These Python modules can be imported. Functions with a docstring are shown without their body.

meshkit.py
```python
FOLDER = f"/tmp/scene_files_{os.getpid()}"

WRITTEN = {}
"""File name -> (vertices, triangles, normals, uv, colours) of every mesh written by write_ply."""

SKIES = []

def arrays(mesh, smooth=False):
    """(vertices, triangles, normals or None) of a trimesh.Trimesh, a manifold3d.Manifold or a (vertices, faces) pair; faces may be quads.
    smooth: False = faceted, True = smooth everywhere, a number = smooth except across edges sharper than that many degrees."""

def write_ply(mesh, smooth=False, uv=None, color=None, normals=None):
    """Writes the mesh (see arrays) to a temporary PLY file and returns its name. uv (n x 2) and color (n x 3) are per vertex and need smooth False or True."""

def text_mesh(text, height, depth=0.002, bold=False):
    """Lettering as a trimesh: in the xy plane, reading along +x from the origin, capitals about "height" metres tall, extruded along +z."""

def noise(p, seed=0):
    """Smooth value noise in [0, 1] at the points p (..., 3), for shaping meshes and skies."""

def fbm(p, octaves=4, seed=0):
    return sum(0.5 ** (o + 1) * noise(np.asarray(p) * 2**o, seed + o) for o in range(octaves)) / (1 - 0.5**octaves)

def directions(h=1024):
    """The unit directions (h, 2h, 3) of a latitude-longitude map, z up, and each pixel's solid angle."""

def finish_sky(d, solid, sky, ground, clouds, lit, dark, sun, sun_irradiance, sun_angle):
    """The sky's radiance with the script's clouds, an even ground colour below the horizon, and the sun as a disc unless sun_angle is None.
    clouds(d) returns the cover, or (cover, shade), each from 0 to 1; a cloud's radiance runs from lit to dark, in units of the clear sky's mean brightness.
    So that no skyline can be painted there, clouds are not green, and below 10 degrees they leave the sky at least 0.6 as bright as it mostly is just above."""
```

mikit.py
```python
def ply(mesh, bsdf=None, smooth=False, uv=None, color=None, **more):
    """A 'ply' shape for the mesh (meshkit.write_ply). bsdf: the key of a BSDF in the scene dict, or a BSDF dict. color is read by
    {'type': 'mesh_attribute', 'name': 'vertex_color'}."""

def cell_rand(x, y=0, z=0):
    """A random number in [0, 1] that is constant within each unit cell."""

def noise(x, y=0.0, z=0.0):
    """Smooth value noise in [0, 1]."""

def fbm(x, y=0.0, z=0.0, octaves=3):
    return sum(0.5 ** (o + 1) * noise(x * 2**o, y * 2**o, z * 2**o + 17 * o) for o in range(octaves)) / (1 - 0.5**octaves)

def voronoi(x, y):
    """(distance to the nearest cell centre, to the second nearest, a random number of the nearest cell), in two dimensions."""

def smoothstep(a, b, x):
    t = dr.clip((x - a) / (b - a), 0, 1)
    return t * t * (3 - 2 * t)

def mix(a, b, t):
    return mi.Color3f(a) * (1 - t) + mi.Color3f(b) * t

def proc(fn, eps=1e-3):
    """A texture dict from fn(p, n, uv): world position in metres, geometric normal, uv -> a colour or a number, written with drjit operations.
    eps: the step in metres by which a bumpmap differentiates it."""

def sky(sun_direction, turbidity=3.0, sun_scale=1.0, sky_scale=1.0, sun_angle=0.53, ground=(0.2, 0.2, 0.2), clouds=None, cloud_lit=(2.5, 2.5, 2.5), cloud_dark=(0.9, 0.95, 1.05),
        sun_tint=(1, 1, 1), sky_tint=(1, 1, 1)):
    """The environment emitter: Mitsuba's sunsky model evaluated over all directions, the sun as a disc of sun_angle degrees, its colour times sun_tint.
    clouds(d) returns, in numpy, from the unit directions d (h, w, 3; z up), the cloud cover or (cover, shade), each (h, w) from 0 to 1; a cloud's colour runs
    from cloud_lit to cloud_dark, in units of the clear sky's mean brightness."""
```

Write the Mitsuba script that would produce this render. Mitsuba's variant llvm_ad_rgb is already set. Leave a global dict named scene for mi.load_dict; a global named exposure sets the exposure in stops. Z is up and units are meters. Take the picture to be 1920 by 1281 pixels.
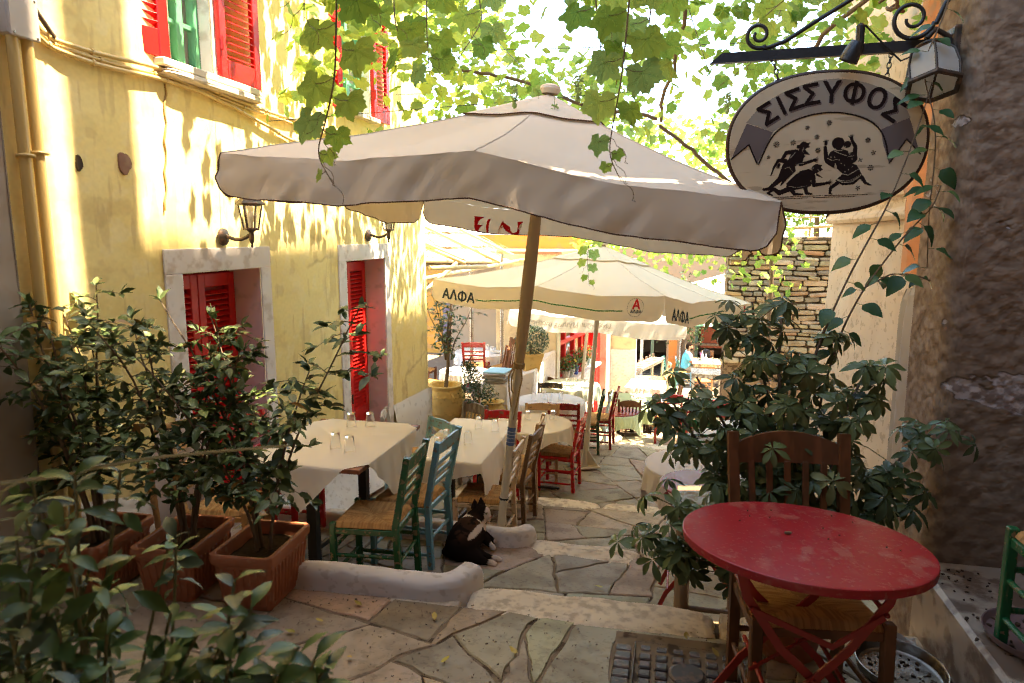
import math, random
import numpy as np, trimesh, mitsuba as mi, drjit as dr
import mikit, meshkit
from mikit import noise, fbm, voronoi, cell_rand, smoothstep, mix, proc
from shapely.geometry import Polygon, LineString, Point, MultiPolygon, box as sbox
from shapely import affinity, ops
from scipy.spatial import Voronoi
import manifold3d as m3

T = mi.ScalarTransform4f
scene, labels = {}, {}

# ---------------------------------------------------------------- camera, sky, exposure
PITCH, YAW = math.atan(200 / 1300), math.radians(13.05)
EYE = np.array([0.0, 0.0, 1.75])
FW = np.array([-math.sin(YAW) * math.cos(PITCH), math.cos(YAW) * math.cos(PITCH), -math.sin(PITCH)])
scene['camera'] = {'type': 'thinlens', 'fov': math.degrees(2 * math.atan(960 / 1300)), 'fov_axis': 'x',
                   'aperture_radius': 0.0022, 'focus_distance': 4.6, 'near_clip': 0.05, 'far_clip': 400.0,
                   'to_world': T().look_at(origin=EYE.tolist(), target=(EYE + FW).tolist(), up=[0, 0, 1])}
SUN = (0.40, 0.088, 0.912)
scene['sky'] = mikit.sky(SUN, turbidity=4.0, sun_scale=0.7, sun_tint=(1.0, 0.93, 0.8), sky_tint=(1.0, 0.89, 0.75))
exposure = 5.35

# ---------------------------------------------------------------- names
_used = {}
def key_for(name, parent=None):
    full = f'{parent}__{name}' if parent else name
    n = _used.get(full, 0); _used[full] = n + 1
    return full if n == 0 else f'{full}_{n:03d}'
def tag(k, label=None, cat=None, group=None, kind=None):
    d = labels.setdefault(k, {})
    for a, b in (('label', label), ('category', cat), ('group', group), ('kind', kind)):
        if b: d[a] = b
    return k
def thing(name, label, cat, group=None, kind=None):
    return tag(key_for(name), label, cat, group, kind)
def put(name, shape, parent=None, M=None, label=None, kind=None):
    k = key_for(name, parent)
    scene[k] = dict(shape) if M is None else {**shape, 'to_world': T(np.asarray(M, float))}
    if label or kind: tag(k, label, kind=kind)
    return k
def struct(name, shape, label=None):
    k = put(name, shape); tag(k, label, kind='structure'); return k

# ---------------------------------------------------------------- transforms
def mat(loc=(0, 0, 0), rz=0.0, ry=0.0, rx=0.0, s=1.0):
    cz, sz, cy, sy, cx, sx = math.cos(rz), math.sin(rz), math.cos(ry), math.sin(ry), math.cos(rx), math.sin(rx)
    R = np.array([[cz, -sz, 0], [sz, cz, 0], [0, 0, 1]]) @ np.array([[cy, 0, sy], [0, 1, 0], [-sy, 0, cy]]) @ np.array([[1, 0, 0], [0, cx, -sx], [0, sx, cx]])
    M = np.eye(4); M[:3, :3] = R * s; M[:3, 3] = loc
    return M
def frame(origin, x, y, z, s=1.0):
    M = np.eye(4); M[:3, 0], M[:3, 1], M[:3, 2], M[:3, 3] = np.array(x) * s, np.array(y) * s, np.array(z) * s, origin
    return M
def xf(m, M):
    V, F = m
    return V @ M[:3, :3].T + M[:3, 3], F
def unit(v): v = np.asarray(v, float); return v / max(np.linalg.norm(v), 1e-12)

# ---------------------------------------------------------------- meshes: (vertices, triangles)
def join(ms):
    Vs, Fs, n = [], [], 0
    for V, F in ms:
        Vs.append(V); Fs.append(np.asarray(F) + n); n += len(V)
    return np.vstack(Vs), np.vstack(Fs)
BOXF = np.array([[0, 2, 1], [0, 3, 2], [4, 5, 6], [4, 6, 7], [0, 1, 5], [0, 5, 4], [1, 2, 6], [1, 6, 5], [2, 3, 7], [2, 7, 6], [3, 0, 4], [3, 4, 7]])
def box(x0, x1, y0, y1, z0, z1):
    return np.array([[x0, y0, z0], [x1, y0, z0], [x1, y1, z0], [x0, y1, z0], [x0, y0, z1], [x1, y0, z1], [x1, y1, z1], [x0, y1, z1]], float), BOXF.copy()
_cub = {}
def cbox(x0, x1, y0, y1, z0, z1, c=0.004):
    """a box with chamfered edges"""
    c = min(c, (x1 - x0) * .45, (y1 - y0) * .45, (z1 - z0) * .45)
    P = [(x, y, z) for x in (x0, x1) for y in (y0, y1) for z in (z0, z1)]
    V = []
    for x, y, z in P:
        ix, iy, iz = (c if x == x0 else -c), (c if y == y0 else -c), (c if z == z0 else -c)
        V += [(x, y + iy, z + iz), (x + ix, y, z + iz), (x + ix, y + iy, z)]
    if 'F' not in _cub:
        h = trimesh.convex.convex_hull(np.array([(a[0] * 1.0, a[1] * 1.0, a[2] * 1.0) for a in [(sx * (1 if k != 0 else 1.2), sy * (1 if k != 1 else 1.2), sz * (1 if k != 2 else 1.2)) for sx in (-1, 1) for sy in (-1, 1) for sz in (-1, 1) for k in range(3)]]))
        pts = np.array([(sx * (1 if k != 0 else 1.2), sy * (1 if k != 1 else 1.2), sz * (1 if k != 2 else 1.2)) for sx in (-1, 1) for sy in (-1, 1) for sz in (-1, 1) for k in range(3)])
        idx = [int(np.argmin(((pts - v) ** 2).sum(1))) for v in h.vertices]
        _cub['F'] = np.array(idx)[h.faces]
    return np.array(V, float), _cub['F'].copy()
def sweep(path, prof, closed=False, caps=True, up=(0, 0, 1), scale=None):
    """prof: (n,2) closed outline (side, up); path (m,3)"""
    path = np.asarray(path, float); prof = np.asarray(prof, float); n, m = len(prof), len(path)
    if closed: tan = np.roll(path, -1, 0) - np.roll(path, 1, 0)
    else: tan = np.gradient(path, axis=0)
    V = []
    side = None
    for i in range(m):
        t = unit(tan[i]); s = np.cross(t, up)
        if np.linalg.norm(s) < 1e-3: s = side if side is not None else np.cross(t, (0, 1, 0.01))
        s = unit(s); u = np.cross(s, t); side = s
        k = 1.0 if scale is None else scale[i]
        V.append(path[i] + k * (prof[:, :1] * s + prof[:, 1:] * u))
    V = np.vstack(V); F = []
    for i in range(m if closed else m - 1):
        a, b = i * n, ((i + 1) % m) * n
        for j in range(n):
            k = (j + 1) % n
            F += [(a + j, b + j, b + k), (a + j, b + k, a + k)]
    if caps and not closed:
        c0, c1 = len(V), len(V) + 1
        V = np.vstack([V, V[:n].mean(0), V[(m - 1) * n:m * n].mean(0)])
        for j in range(n):
            k = (j + 1) % n
            F += [(c0, j, k), (c1, (m - 1) * n + k, (m - 1) * n + j)]
    return V, np.array(F)
def tube(path, r, n=8, closed=False, caps=True):
    """tube with parallel-transported frames; r: a number or one per point"""
    P = np.asarray(path, float); m = len(P); r = np.broadcast_to(np.asarray(r, float), m)
    tan = (np.roll(P, -1, 0) - np.roll(P, 1, 0)) if closed else np.gradient(P, axis=0)
    t = unit(tan[0]); s = unit(np.cross(t, (0.31, 0.2, 0.93) if abs(t[2]) < .9 else (1, 0.1, 0))); V = []
    a = np.arange(n) * 2 * np.pi / n
    for i in range(m):
        t = unit(tan[i]); s = unit(s - t * (s @ t)); u = np.cross(t, s)
        V.append(P[i] + r[i] * (np.cos(a)[:, None] * s + np.sin(a)[:, None] * u))
    V = np.vstack(V)
    j = np.arange(n); k = (j + 1) % n; F = []
    for i in range(m if closed else m - 1):
        A, B = i * n, ((i + 1) % m) * n
        F.append(np.stack([A + j, A + k, B + k], 1)); F.append(np.stack([A + j, B + k, B + j], 1))
    if caps and not closed:
        V = np.vstack([V, P[0], P[-1]]); c = m * n
        F.append(np.stack([np.full(n, c), k, j], 1)); F.append(np.stack([np.full(n, c + 1), (m - 1) * n + j, (m - 1) * n + k], 1))
    return V, np.vstack(F)
def rod(a, b, r, n=8, r2=None): return tube([a, b], [r, r if r2 is None else r2], n)
def bar(a, b, w, h, up=(0, 0, 1), c=0.0):
    """rectangular bar from a to b, w sideways, h along up"""
    a, b = np.asarray(a, float), np.asarray(b, float); t = unit(b - a); s = np.cross(t, up)
    s = unit(s) if np.linalg.norm(s) > 1e-4 else np.array([1.0, 0, 0]); u = np.cross(s, t); L = np.linalg.norm(b - a)
    m = cbox(-w / 2, w / 2, 0, L, -h / 2, h / 2, c) if c else box(-w / 2, w / 2, 0, L, -h / 2, h / 2)
    return xf(m, frame(a, s, t, u))
def lathe(prof, n=24, caps=True):
    """prof: (r, z) from bottom to top"""
    a = np.arange(n) * 2 * np.pi / n; V, F = [], []
    for r, z in prof: V.append(np.stack([r * np.cos(a), r * np.sin(a), np.full(n, z)], 1))
    V = np.vstack(V); j = np.arange(n); k = (j + 1) % n
    for i in range(len(prof) - 1):
        A, B = i * n, (i + 1) * n
        F.append(np.stack([A + j, A + k, B + k], 1)); F.append(np.stack([A + j, B + k, B + j], 1))
    return V, np.vstack(F)
def grid(nu, nv, fn):
    """fn(u, v) -> (x, y, z), u and v from 0 to 1"""
    u, v = np.meshgrid(np.linspace(0, 1, nu + 1), np.linspace(0, 1, nv + 1), indexing='ij')
    V = np.stack(np.broadcast_arrays(*fn(u, v)), -1).reshape(-1, 3).astype(float)
    i, j = np.meshgrid(np.arange(nu), np.arange(nv), indexing='ij'); a = (i * (nv + 1) + j).ravel()
    F = np.vstack([np.stack([a, a + nv + 1, a + nv + 2], 1), np.stack([a, a + nv + 2, a + 1], 1)])
    return V, F
def tri2d(poly):
    V, F = trimesh.creation.triangulate_polygon(poly, engine='earcut')
    return np.asarray(V), np.asarray(F)
def polys(g): return [p for p in getattr(g, 'geoms', [g]) if p.geom_type == 'Polygon' and p.area > 1e-9]
def prism(poly, h):
    out = []
    for p in polys(poly):
        t = trimesh.creation.extrude_polygon(p, h, engine='earcut'); out.append((np.array(t.vertices), np.array(t.faces)))
    return join(out)
def rock(size, seed, n=6, power=4.0, amp=0.12, freq=3.0):
    """an uneven stone about the size given, centred on the origin"""
    t = trimesh.creation.box((2, 2, 2))
    g = []
    for ax in range(3):
        for s in (-1, 1):
            V, F = grid(n, n, lambda u, v: (np.full_like(u, s), u * 2 - 1, v * 2 - 1))
            V = np.roll(V, ax, 1); g.append((V, F if s > 0 else F[:, ::-1]))
    V, F = join(g)
    d = (np.abs(V) ** power).sum(1, keepdims=True) ** (1 / power); V = V / d
    V = V * (1 + amp * (meshkit.fbm(V * freq / 2 + seed * 7.3, 3, seed)[:, None] - .5) * 2)
    return V * np.asarray(size) / 2, F
def shp(m, b, smooth=False, col=None, uv=None, **kw):
    V, F = m
    if not isinstance(smooth, bool):
        t = trimesh.graph.smooth_shade(trimesh.Trimesh(V, F, process=False), angle=math.radians(smooth), facet_minarea=None)
        V, F = np.array(t.vertices), np.array(t.faces); smooth = True
    if col is not None and uv is None:
        if b in ATTR: return mikit.ply((V, F), b, smooth, color=np.broadcast_to(np.asarray(col, float), (len(V), 3)))
        q = np.round(np.sqrt(np.clip(np.broadcast_to(np.asarray(col, float), (len(V), 3)), 0, 1)) * 255)
        uv = np.c_[q[:, 0] * 256 + q[:, 1] + .5, q[:, 2] + .5]
    elif uv is not None and np.ndim(uv) == 1: uv = np.tile(np.asarray(uv, float), (len(V), 1))
    return mikit.ply((V, F), b, smooth, uv=uv, **kw)
ORD = ['nearest', 'second nearest', 'third nearest', 'fourth nearest', 'fifth nearest', 'sixth nearest', 'seventh nearest', 'eighth nearest']
def rng(seed): return np.random.default_rng(seed)
def jit(c, r, a=.08): return np.clip(np.asarray(c) * (1 + r.uniform(-a, a)) * (1 + r.uniform(-a * .4, a * .4, 3)), 0, 1)

# ---------------------------------------------------------------- materials
ATTR = {'m_fur', 'm_skin'}   # these alone read colours that change from vertex to vertex
def _unpack(p, n, uv):
    a = dr.floor(uv.x); g = a - 256 * dr.floor(a / 256); c = mi.Color3f(dr.floor(a / 256), g, dr.floor(uv.y)) / 255
    return c * c
# the piece's one colour, carried by its uv (a plastic coat cannot read vertex colours)
VC = proc(_unpack)
AC = {'type': 'mesh_attribute', 'name': 'vertex_color'}
def rgb(*c): return {'type': 'rgb', 'value': list(c)}
def prin(base, rough=.6, specular=.5, metallic=0.0, **k):
    """dull things are diffuse, smoother ones have a rough coat of plastic or paint, metals conduct; these render much faster than 'principled'"""
    if metallic > .5: return {'type': 'roughconductor', 'material': 'none', 'alpha': rough ** 2, 'specular_reflectance': base}
    if rough >= .7: return {'type': 'diffuse', 'reflectance': base}
    return {'type': 'roughplastic', 'alpha': max(rough ** 2, .05), 'int_ior': 1.3 + .35 * specular, 'diffuse_reflectance': base}
def two(b): return {'type': 'twosided', 'b': b}
def bumped(b, fn, scale=1.0, eps=1e-3): return {'type': 'bumpmap', 'arbitrary': proc(fn, eps), 'scale': scale, 'b': b}
def mat_(name, b): scene[name] = b; return name

def fbm(x, y=0.0, z=0.0, octaves=3):
    """the same value noise as mikit's fbm, its octaves and lattice corners in one drjit loop, which compiles faster"""
    x, y, z = mi.Float(x) + 512, mi.Float(y) + 512, mi.Float(z) + 512
    def body(i, s):
        k = mi.Float(mi.UInt32(1) << (i >> 3)); o = mi.Float(i >> 3) * 17
        px, py, pz = x * k, y * k, z * k + o
        fx, fy, fz = dr.floor(px), dr.floor(py), dr.floor(pz)
        tx, ty, tz = px - fx, py - fy, pz - fz
        cx, cy, cz = i & 1, (i >> 1) & 1, (i >> 2) & 1
        h = (mi.UInt32(fx) + cx) * 374761393 + (mi.UInt32(fy) + cy) * 668265263 + (mi.UInt32(fz) + cz) * 2147483647
        h = (h ^ (h >> 13)) * 1274126177
        v = mi.Float((h ^ (h >> 16)) & 0xFFFFFF) / 16777215.0
        wx, wy, wz = (dr.select(c == 1, t, 1 - t) for c, t in ((cx, tx), (cy, ty), (cz, tz)))
        w = wx * wx * (3 - 2 * wx) * wy * wy * (3 - 2 * wy) * wz * wz * (3 - 2 * wz)
        return i + 1, s + v * w * (.5 / k)
    st = dr.while_loop((mi.UInt32(0), mi.Float(0)), lambda i, s: i < octaves * 8, body)
    return st[1] / (1 - .5 ** octaves)
def f3(p, s, o=3): return fbm(p.x * s, p.y * s, p.z * s, o)
# painted plaster, yellow, with grain, scuffs and stains that keep an outline
def yellow_col(p, n, uv):
    a = f3(p, 1.3, 4); b = f3(p, 9.0, 4); c = f3(p, 45.0, 3)
    col = mix((0.80, 0.66, 0.27), (0.86, 0.73, 0.34), smoothstep(.3, .7, a))
    col = mix(col, mi.Color3f(0.86, 0.76, 0.45), smoothstep(.54, .68, b) * .35)
    col = mix(col, mi.Color3f(0.50, 0.36, 0.15), smoothstep(.62, .70, f3(p + 7.7, 5.0, 4)) * .25)
    col = mix(col, mi.Color3f(0.52, 0.40, 0.19), smoothstep(.57, .66, f3(p * mi.Vector3f(1, 1, .16) + 5.1, 13.0, 4)) * .38)
    crack = 1 - smoothstep(0.0, 0.035, dr.abs(f3(p + 3.1, 1.7, 4) - .5))
    crack = crack * smoothstep(.55, .62, f3(p + 9.1, .8, 2)) * .35
    return mix(col, mi.Color3f(0.36, 0.26, 0.12), crack) * (0.94 + .12 * c)
def plaster_h(p, n, uv): return .013 * f3(p, 5.0, 5)
def rough_h(p, n, uv): return .012 * f3(p, 38.0, 3)
mat_('m_yellow_plaster', bumped(prin(proc(yellow_col), .75, specular=.3), plaster_h))
def white_col(p, n, uv):
    a = f3(p, 3.0, 4); b = f3(p + 4.0, 14.0, 4)
    col = mix((0.70, 0.66, 0.60), (0.80, 0.77, 0.72), a)
    return mix(col, mi.Color3f(0.42, 0.38, 0.33), smoothstep(.60, .72, b) * .35)
mat_('m_white_rough', bumped(prin(proc(white_col), .85, specular=.2), rough_h))
mat_('m_plaster', bumped({'type': 'blendbsdf', 'weight': proc(lambda p, n, uv: .42 * smoothstep(.52, .72, f3(p, 11.0, 5))), 'a': prin(VC, .75, specular=.3), 'b': prin(rgb(0.38, 0.28, 0.19), .8, specular=.25)}, lambda p, n, uv: .012 * f3(p, 7.0, 4)))
def flake(p):
    return f3(p * mi.Vector3f(1, 1, 1.5) + 2.3, 4.6, 5) + .40 * (1 - dr.minimum(dr.abs(p.z - 1.02) / .30, 1)) * (1 - dr.minimum(dr.abs(p.x - 1.50) / .42, 1))
def dark_col(p, n, uv):
    # brown dusty render with a ragged patch where the plaster has come off
    b = f3(p, 24.0, 4)
    col = mix((0.20, 0.140, 0.096), (0.31, 0.230, 0.165), smoothstep(.3, .7, b))
    pc = mix((0.25, 0.19, 0.16), (0.52, 0.45, 0.41), smoothstep(.40, .60, f3(p + 5, 30.0, 4)))
    return mix(col, pc, smoothstep(.735, .742, flake(p)))
def dark_h(p, n, uv): return .026 * f3(p, 22.0, 4) - .02 * smoothstep(.72, .75, flake(p))
mat_('m_brown_plaster', bumped(prin(proc(dark_col), .8, specular=.3), dark_h))
def beige_col(p, n, uv):
    a = f3(p * mi.Vector3f(1, 1, .35), 5.0, 4); b = f3(p, 18.0, 4)
    col = mix((0.56, 0.40, 0.25), (0.66, 0.51, 0.34), a)
    return mix(col, mi.Color3f(0.36, 0.24, 0.15), smoothstep(.60, .68, b) * .5)
mat_('m_beige_plaster', bumped(prin(proc(beige_col), .8, specular=.25), plaster_h))
# stones: each stone's own tone comes with its vertex colours, grain and stains from the noise
def stone_h(p, n, uv): return .026 * f3(p, 11.0, 5)
def stain(p, n, uv):
    a = smoothstep(.46, .68, f3(p, 7.0, 5)); b = smoothstep(.55, .75, f3(p + 3.3, 60.0, 3))
    return dr.clip(.36 * a + .25 * b, 0, .7)
mat_('m_flagstone', bumped({'type': 'blendbsdf', 'weight': proc(stain), 'a': prin(VC, .62, specular=.2), 'b': prin(rgb(0.115, 0.085, 0.055), .7, specular=.4)}, stone_h))
def pale_stain(p, n, uv): return .45 * smoothstep(.42, .70, f3(p, 26.0, 5)) 
def nose_h(p, n, uv): return .026 * f3(p * mi.Vector3f(.6, 1, 1), 14.0, 5)
mat_('m_step_stone', bumped({'type': 'blendbsdf', 'weight': proc(pale_stain), 'a': prin(VC, .7, specular=.4), 'b': prin(rgb(0.22, 0.15, 0.09), .75, specular=.3)}, nose_h))
def mortar_col(p, n, uv): return mix(mix((0.16, 0.12, 0.08), (0.26, 0.20, 0.135), f3(p, 12.0, 4)), mi.Color3f(0.085, 0.062, 0.042), smoothstep(.54, .64, f3(p + 2, 16.0, 4)))
mat_('m_mortar', bumped(prin(proc(mortar_col), .9, specular=.2), lambda p, n, uv: .012 * f3(p, 40.0, 3)))
def whitewash_col(p, n, uv):
    a = f3(p, 6.0, 4); b = f3(p + 4, 24.0, 4)
    return mix(mix((0.58, 0.53, 0.49), (0.74, 0.70, 0.66), a), mi.Color3f(0.34, 0.27, 0.20), smoothstep(.58, .70, b) * .35)
mat_('m_whitewash', bumped(prin(proc(whitewash_col), .75, specular=.3), lambda p, n, uv: .010 * f3(p, 16.0, 4)))
# plain ones that take their colour from the piece
mat_('m_matt', two(prin(VC, .8)))
mat_('m_satin', two(prin(VC, .42, specular=.5)))
def chips(p, n, uv):
    return dr.clip(smoothstep(.63, .67, f3(p, 34.0, 4)) * .8 + smoothstep(.52, .75, f3(p * mi.Vector3f(1, 1, .15), 60.0, 3)) * .22, 0, .85)
mat_('m_painted_wood', {'type': 'blendbsdf', 'weight': proc(chips), 'a': prin(VC, .42, specular=.5), 'b': prin(rgb(0.26, 0.17, 0.10), .7)})
def grain(p, n, uv):
    w = fbm(p.x * 30, p.y * 30, p.z * 6, 3)
    return smoothstep(.35, .65, w) * .7
mat_('m_wood', {'type': 'blendbsdf', 'weight': proc(grain), 'a': prin(VC, .55, specular=.1), 'b': prin(rgb(0.10, 0.05, 0.022), .55, specular=.1)})
mat_('m_rush', {'type': 'blendbsdf', 'weight': proc(lambda p, n, uv: smoothstep(.36, .66, fbm(uv.x * 1.2, uv.y * 5.0, 0.0, 3)) * .6), 'a': prin(rgb(0.48, 0.27, 0.105), .8), 'b': prin(rgb(0.25, 0.115, 0.04), .8)})
mat_('m_cloth', two(bumped(prin(VC, .85, specular=.15, sheen=.3), lambda p, n, uv: .005 * f3(p, 6.0, 4))))
mat_('m_canvas', {'type': 'principledthin', 'base_color': VC, 'roughness': .8, 'diff_trans': .36, 'spec_trans': 0.0, 'eta': 1.3})
mat_('m_leaf', two(prin(VC, .5, specular=.22)))
mat_('m_vine_leaf', {'type': 'principledthin', 'base_color': VC, 'roughness': .5, 'diff_trans': 1.1, 'spec_trans': 0.0, 'eta': 1.35})
mat_('m_grape', prin(rgb(0.23, 0.33, 0.07), .3, specular=.5))
def bark_col(p, n, uv): return mix((0.11, 0.075, 0.05), (0.25, 0.19, 0.13), f3(p * mi.Vector3f(1, 1, .25), 60.0, 3))
mat_('m_bark', bumped(prin(proc(bark_col), .8, specular=.3), lambda p, n, uv: .004 * f3(p * mi.Vector3f(1, 1, .2), 70.0, 3)))
def terra_col(p, n, uv): return mix(mix((0.36, 0.115, 0.052), (0.43, 0.155, 0.075), f3(p, 8.0, 4)), mi.Color3f(0.46, 0.31, 0.22), smoothstep(.6, .75, f3(p + 4, 22.0, 4)) * .35)
mat_('m_terracotta', prin(proc(terra_col), .5, specular=.4))
def ochrepot_col(p, n, uv): return mix(mix((0.60, 0.40, 0.13), (0.70, 0.50, 0.20), f3(p, 7.0, 4)), mi.Color3f(0.40, 0.25, 0.08), smoothstep(.58, .7, f3(p + 4, 20.0, 4)) * .4)
mat_('m_ochre_pot', bumped(prin(proc(ochrepot_col), .7, specular=.3), plaster_h))
mat_('m_soil', bumped(two(prin(proc(lambda p, n, uv: mix((0.03, 0.02, 0.013), (0.11, 0.075, 0.045), f3(p, 60.0, 3))), .95, specular=.1)), lambda p, n, uv: .02 * f3(p, 60.0, 3)))
mat_('m_iron', prin(rgb(0.022, 0.020, 0.019), .45, specular=.5))
mat_('m_rusty_iron', prin(proc(lambda p, n, uv: mix((0.050, 0.038, 0.028), (0.13, 0.07, 0.04), smoothstep(.5, .66, f3(p, 30.0, 4)))), .55, specular=.5))
mat_('m_steel', prin(proc(lambda p, n, uv: mix((0.34, 0.32, 0.30), (0.52, 0.50, 0.47), f3(p, 14.0, 4))), .38, metallic=.85))
mat_('m_pan_metal', bumped(prin(proc(lambda p, n, uv: mix((0.40, 0.37, 0.33), (0.20, 0.17, 0.14), smoothstep(.45, .7, f3(p, 24.0, 4)))), .45, metallic=.8), lambda p, n, uv: .002 * f3(p, 20.0, 3)))
mat_('m_glass', {'type': 'dielectric', 'int_ior': 1.5})
mat_('m_pane', {'type': 'thindielectric', 'int_ior': 1.5})
mat_('m_milk_glass', {'type': 'principledthin', 'base_color': rgb(.72, .70, .64), 'roughness': .25, 'diff_trans': .9, 'spec_trans': 0.15, 'eta': 1.5})
def redtop(p, n, uv): return dr.clip(.5 * smoothstep(.50, .68, f3(p * mi.Vector3f(1, .6, 1), 20.0, 5)) * smoothstep(.40, .62, f3(p + 3, 4.0, 3)) + .35 * smoothstep(.6, .8, f3(p, 90.0, 2)), 0, .8)
mat_('m_red_tabletop', {'type': 'blendbsdf', 'weight': proc(redtop), 'a': bumped(prin(rgb(0.34, 0.024, 0.030), .36, specular=.2), lambda p, n, uv: .004 * f3(p, 5.0, 3)), 'b': prin(rgb(0.42, 0.16, 0.12), .55, specular=.4)})
mat_('m_marble', bumped(prin(proc(lambda p, n, uv: mix(mix((0.33, 0.24, 0.165), (0.44, 0.35, 0.26), f3(p, 7.0, 4)), mi.Color3f(0.13, 0.075, 0.045), smoothstep(.44, .62, f3(p + 6, 9.0, 5)) * .85)), .5, specular=.4), lambda p, n, uv: .003 * f3(p, 30.0, 3)))
mat_('m_fur', bumped(two(prin(AC, .75)), lambda p, n, uv: .004 * f3(p * mi.Vector3f(1, .5, .5), 160.0, 2)))
mat_('m_skin', prin(AC, .8))
mat_('m_sign', prin(proc(lambda p, n, uv: mix(mix((0.64, 0.50, 0.31), (0.72, 0.57, 0.37), f3(p, 6.0, 3)), mi.Color3f(0.36, 0.24, 0.14), smoothstep(.62, .72, f3(p * mi.Vector3f(.5, 1, 2) + 2, 16.0, 4)) * .5)), .5, specular=.4))
mat_('m_bamboo', prin(proc(lambda p, n, uv: mix((0.50, 0.36, 0.16), (0.66, 0.54, 0.30), f3(p, 18.0, 4))), .5, specular=.4))
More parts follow.
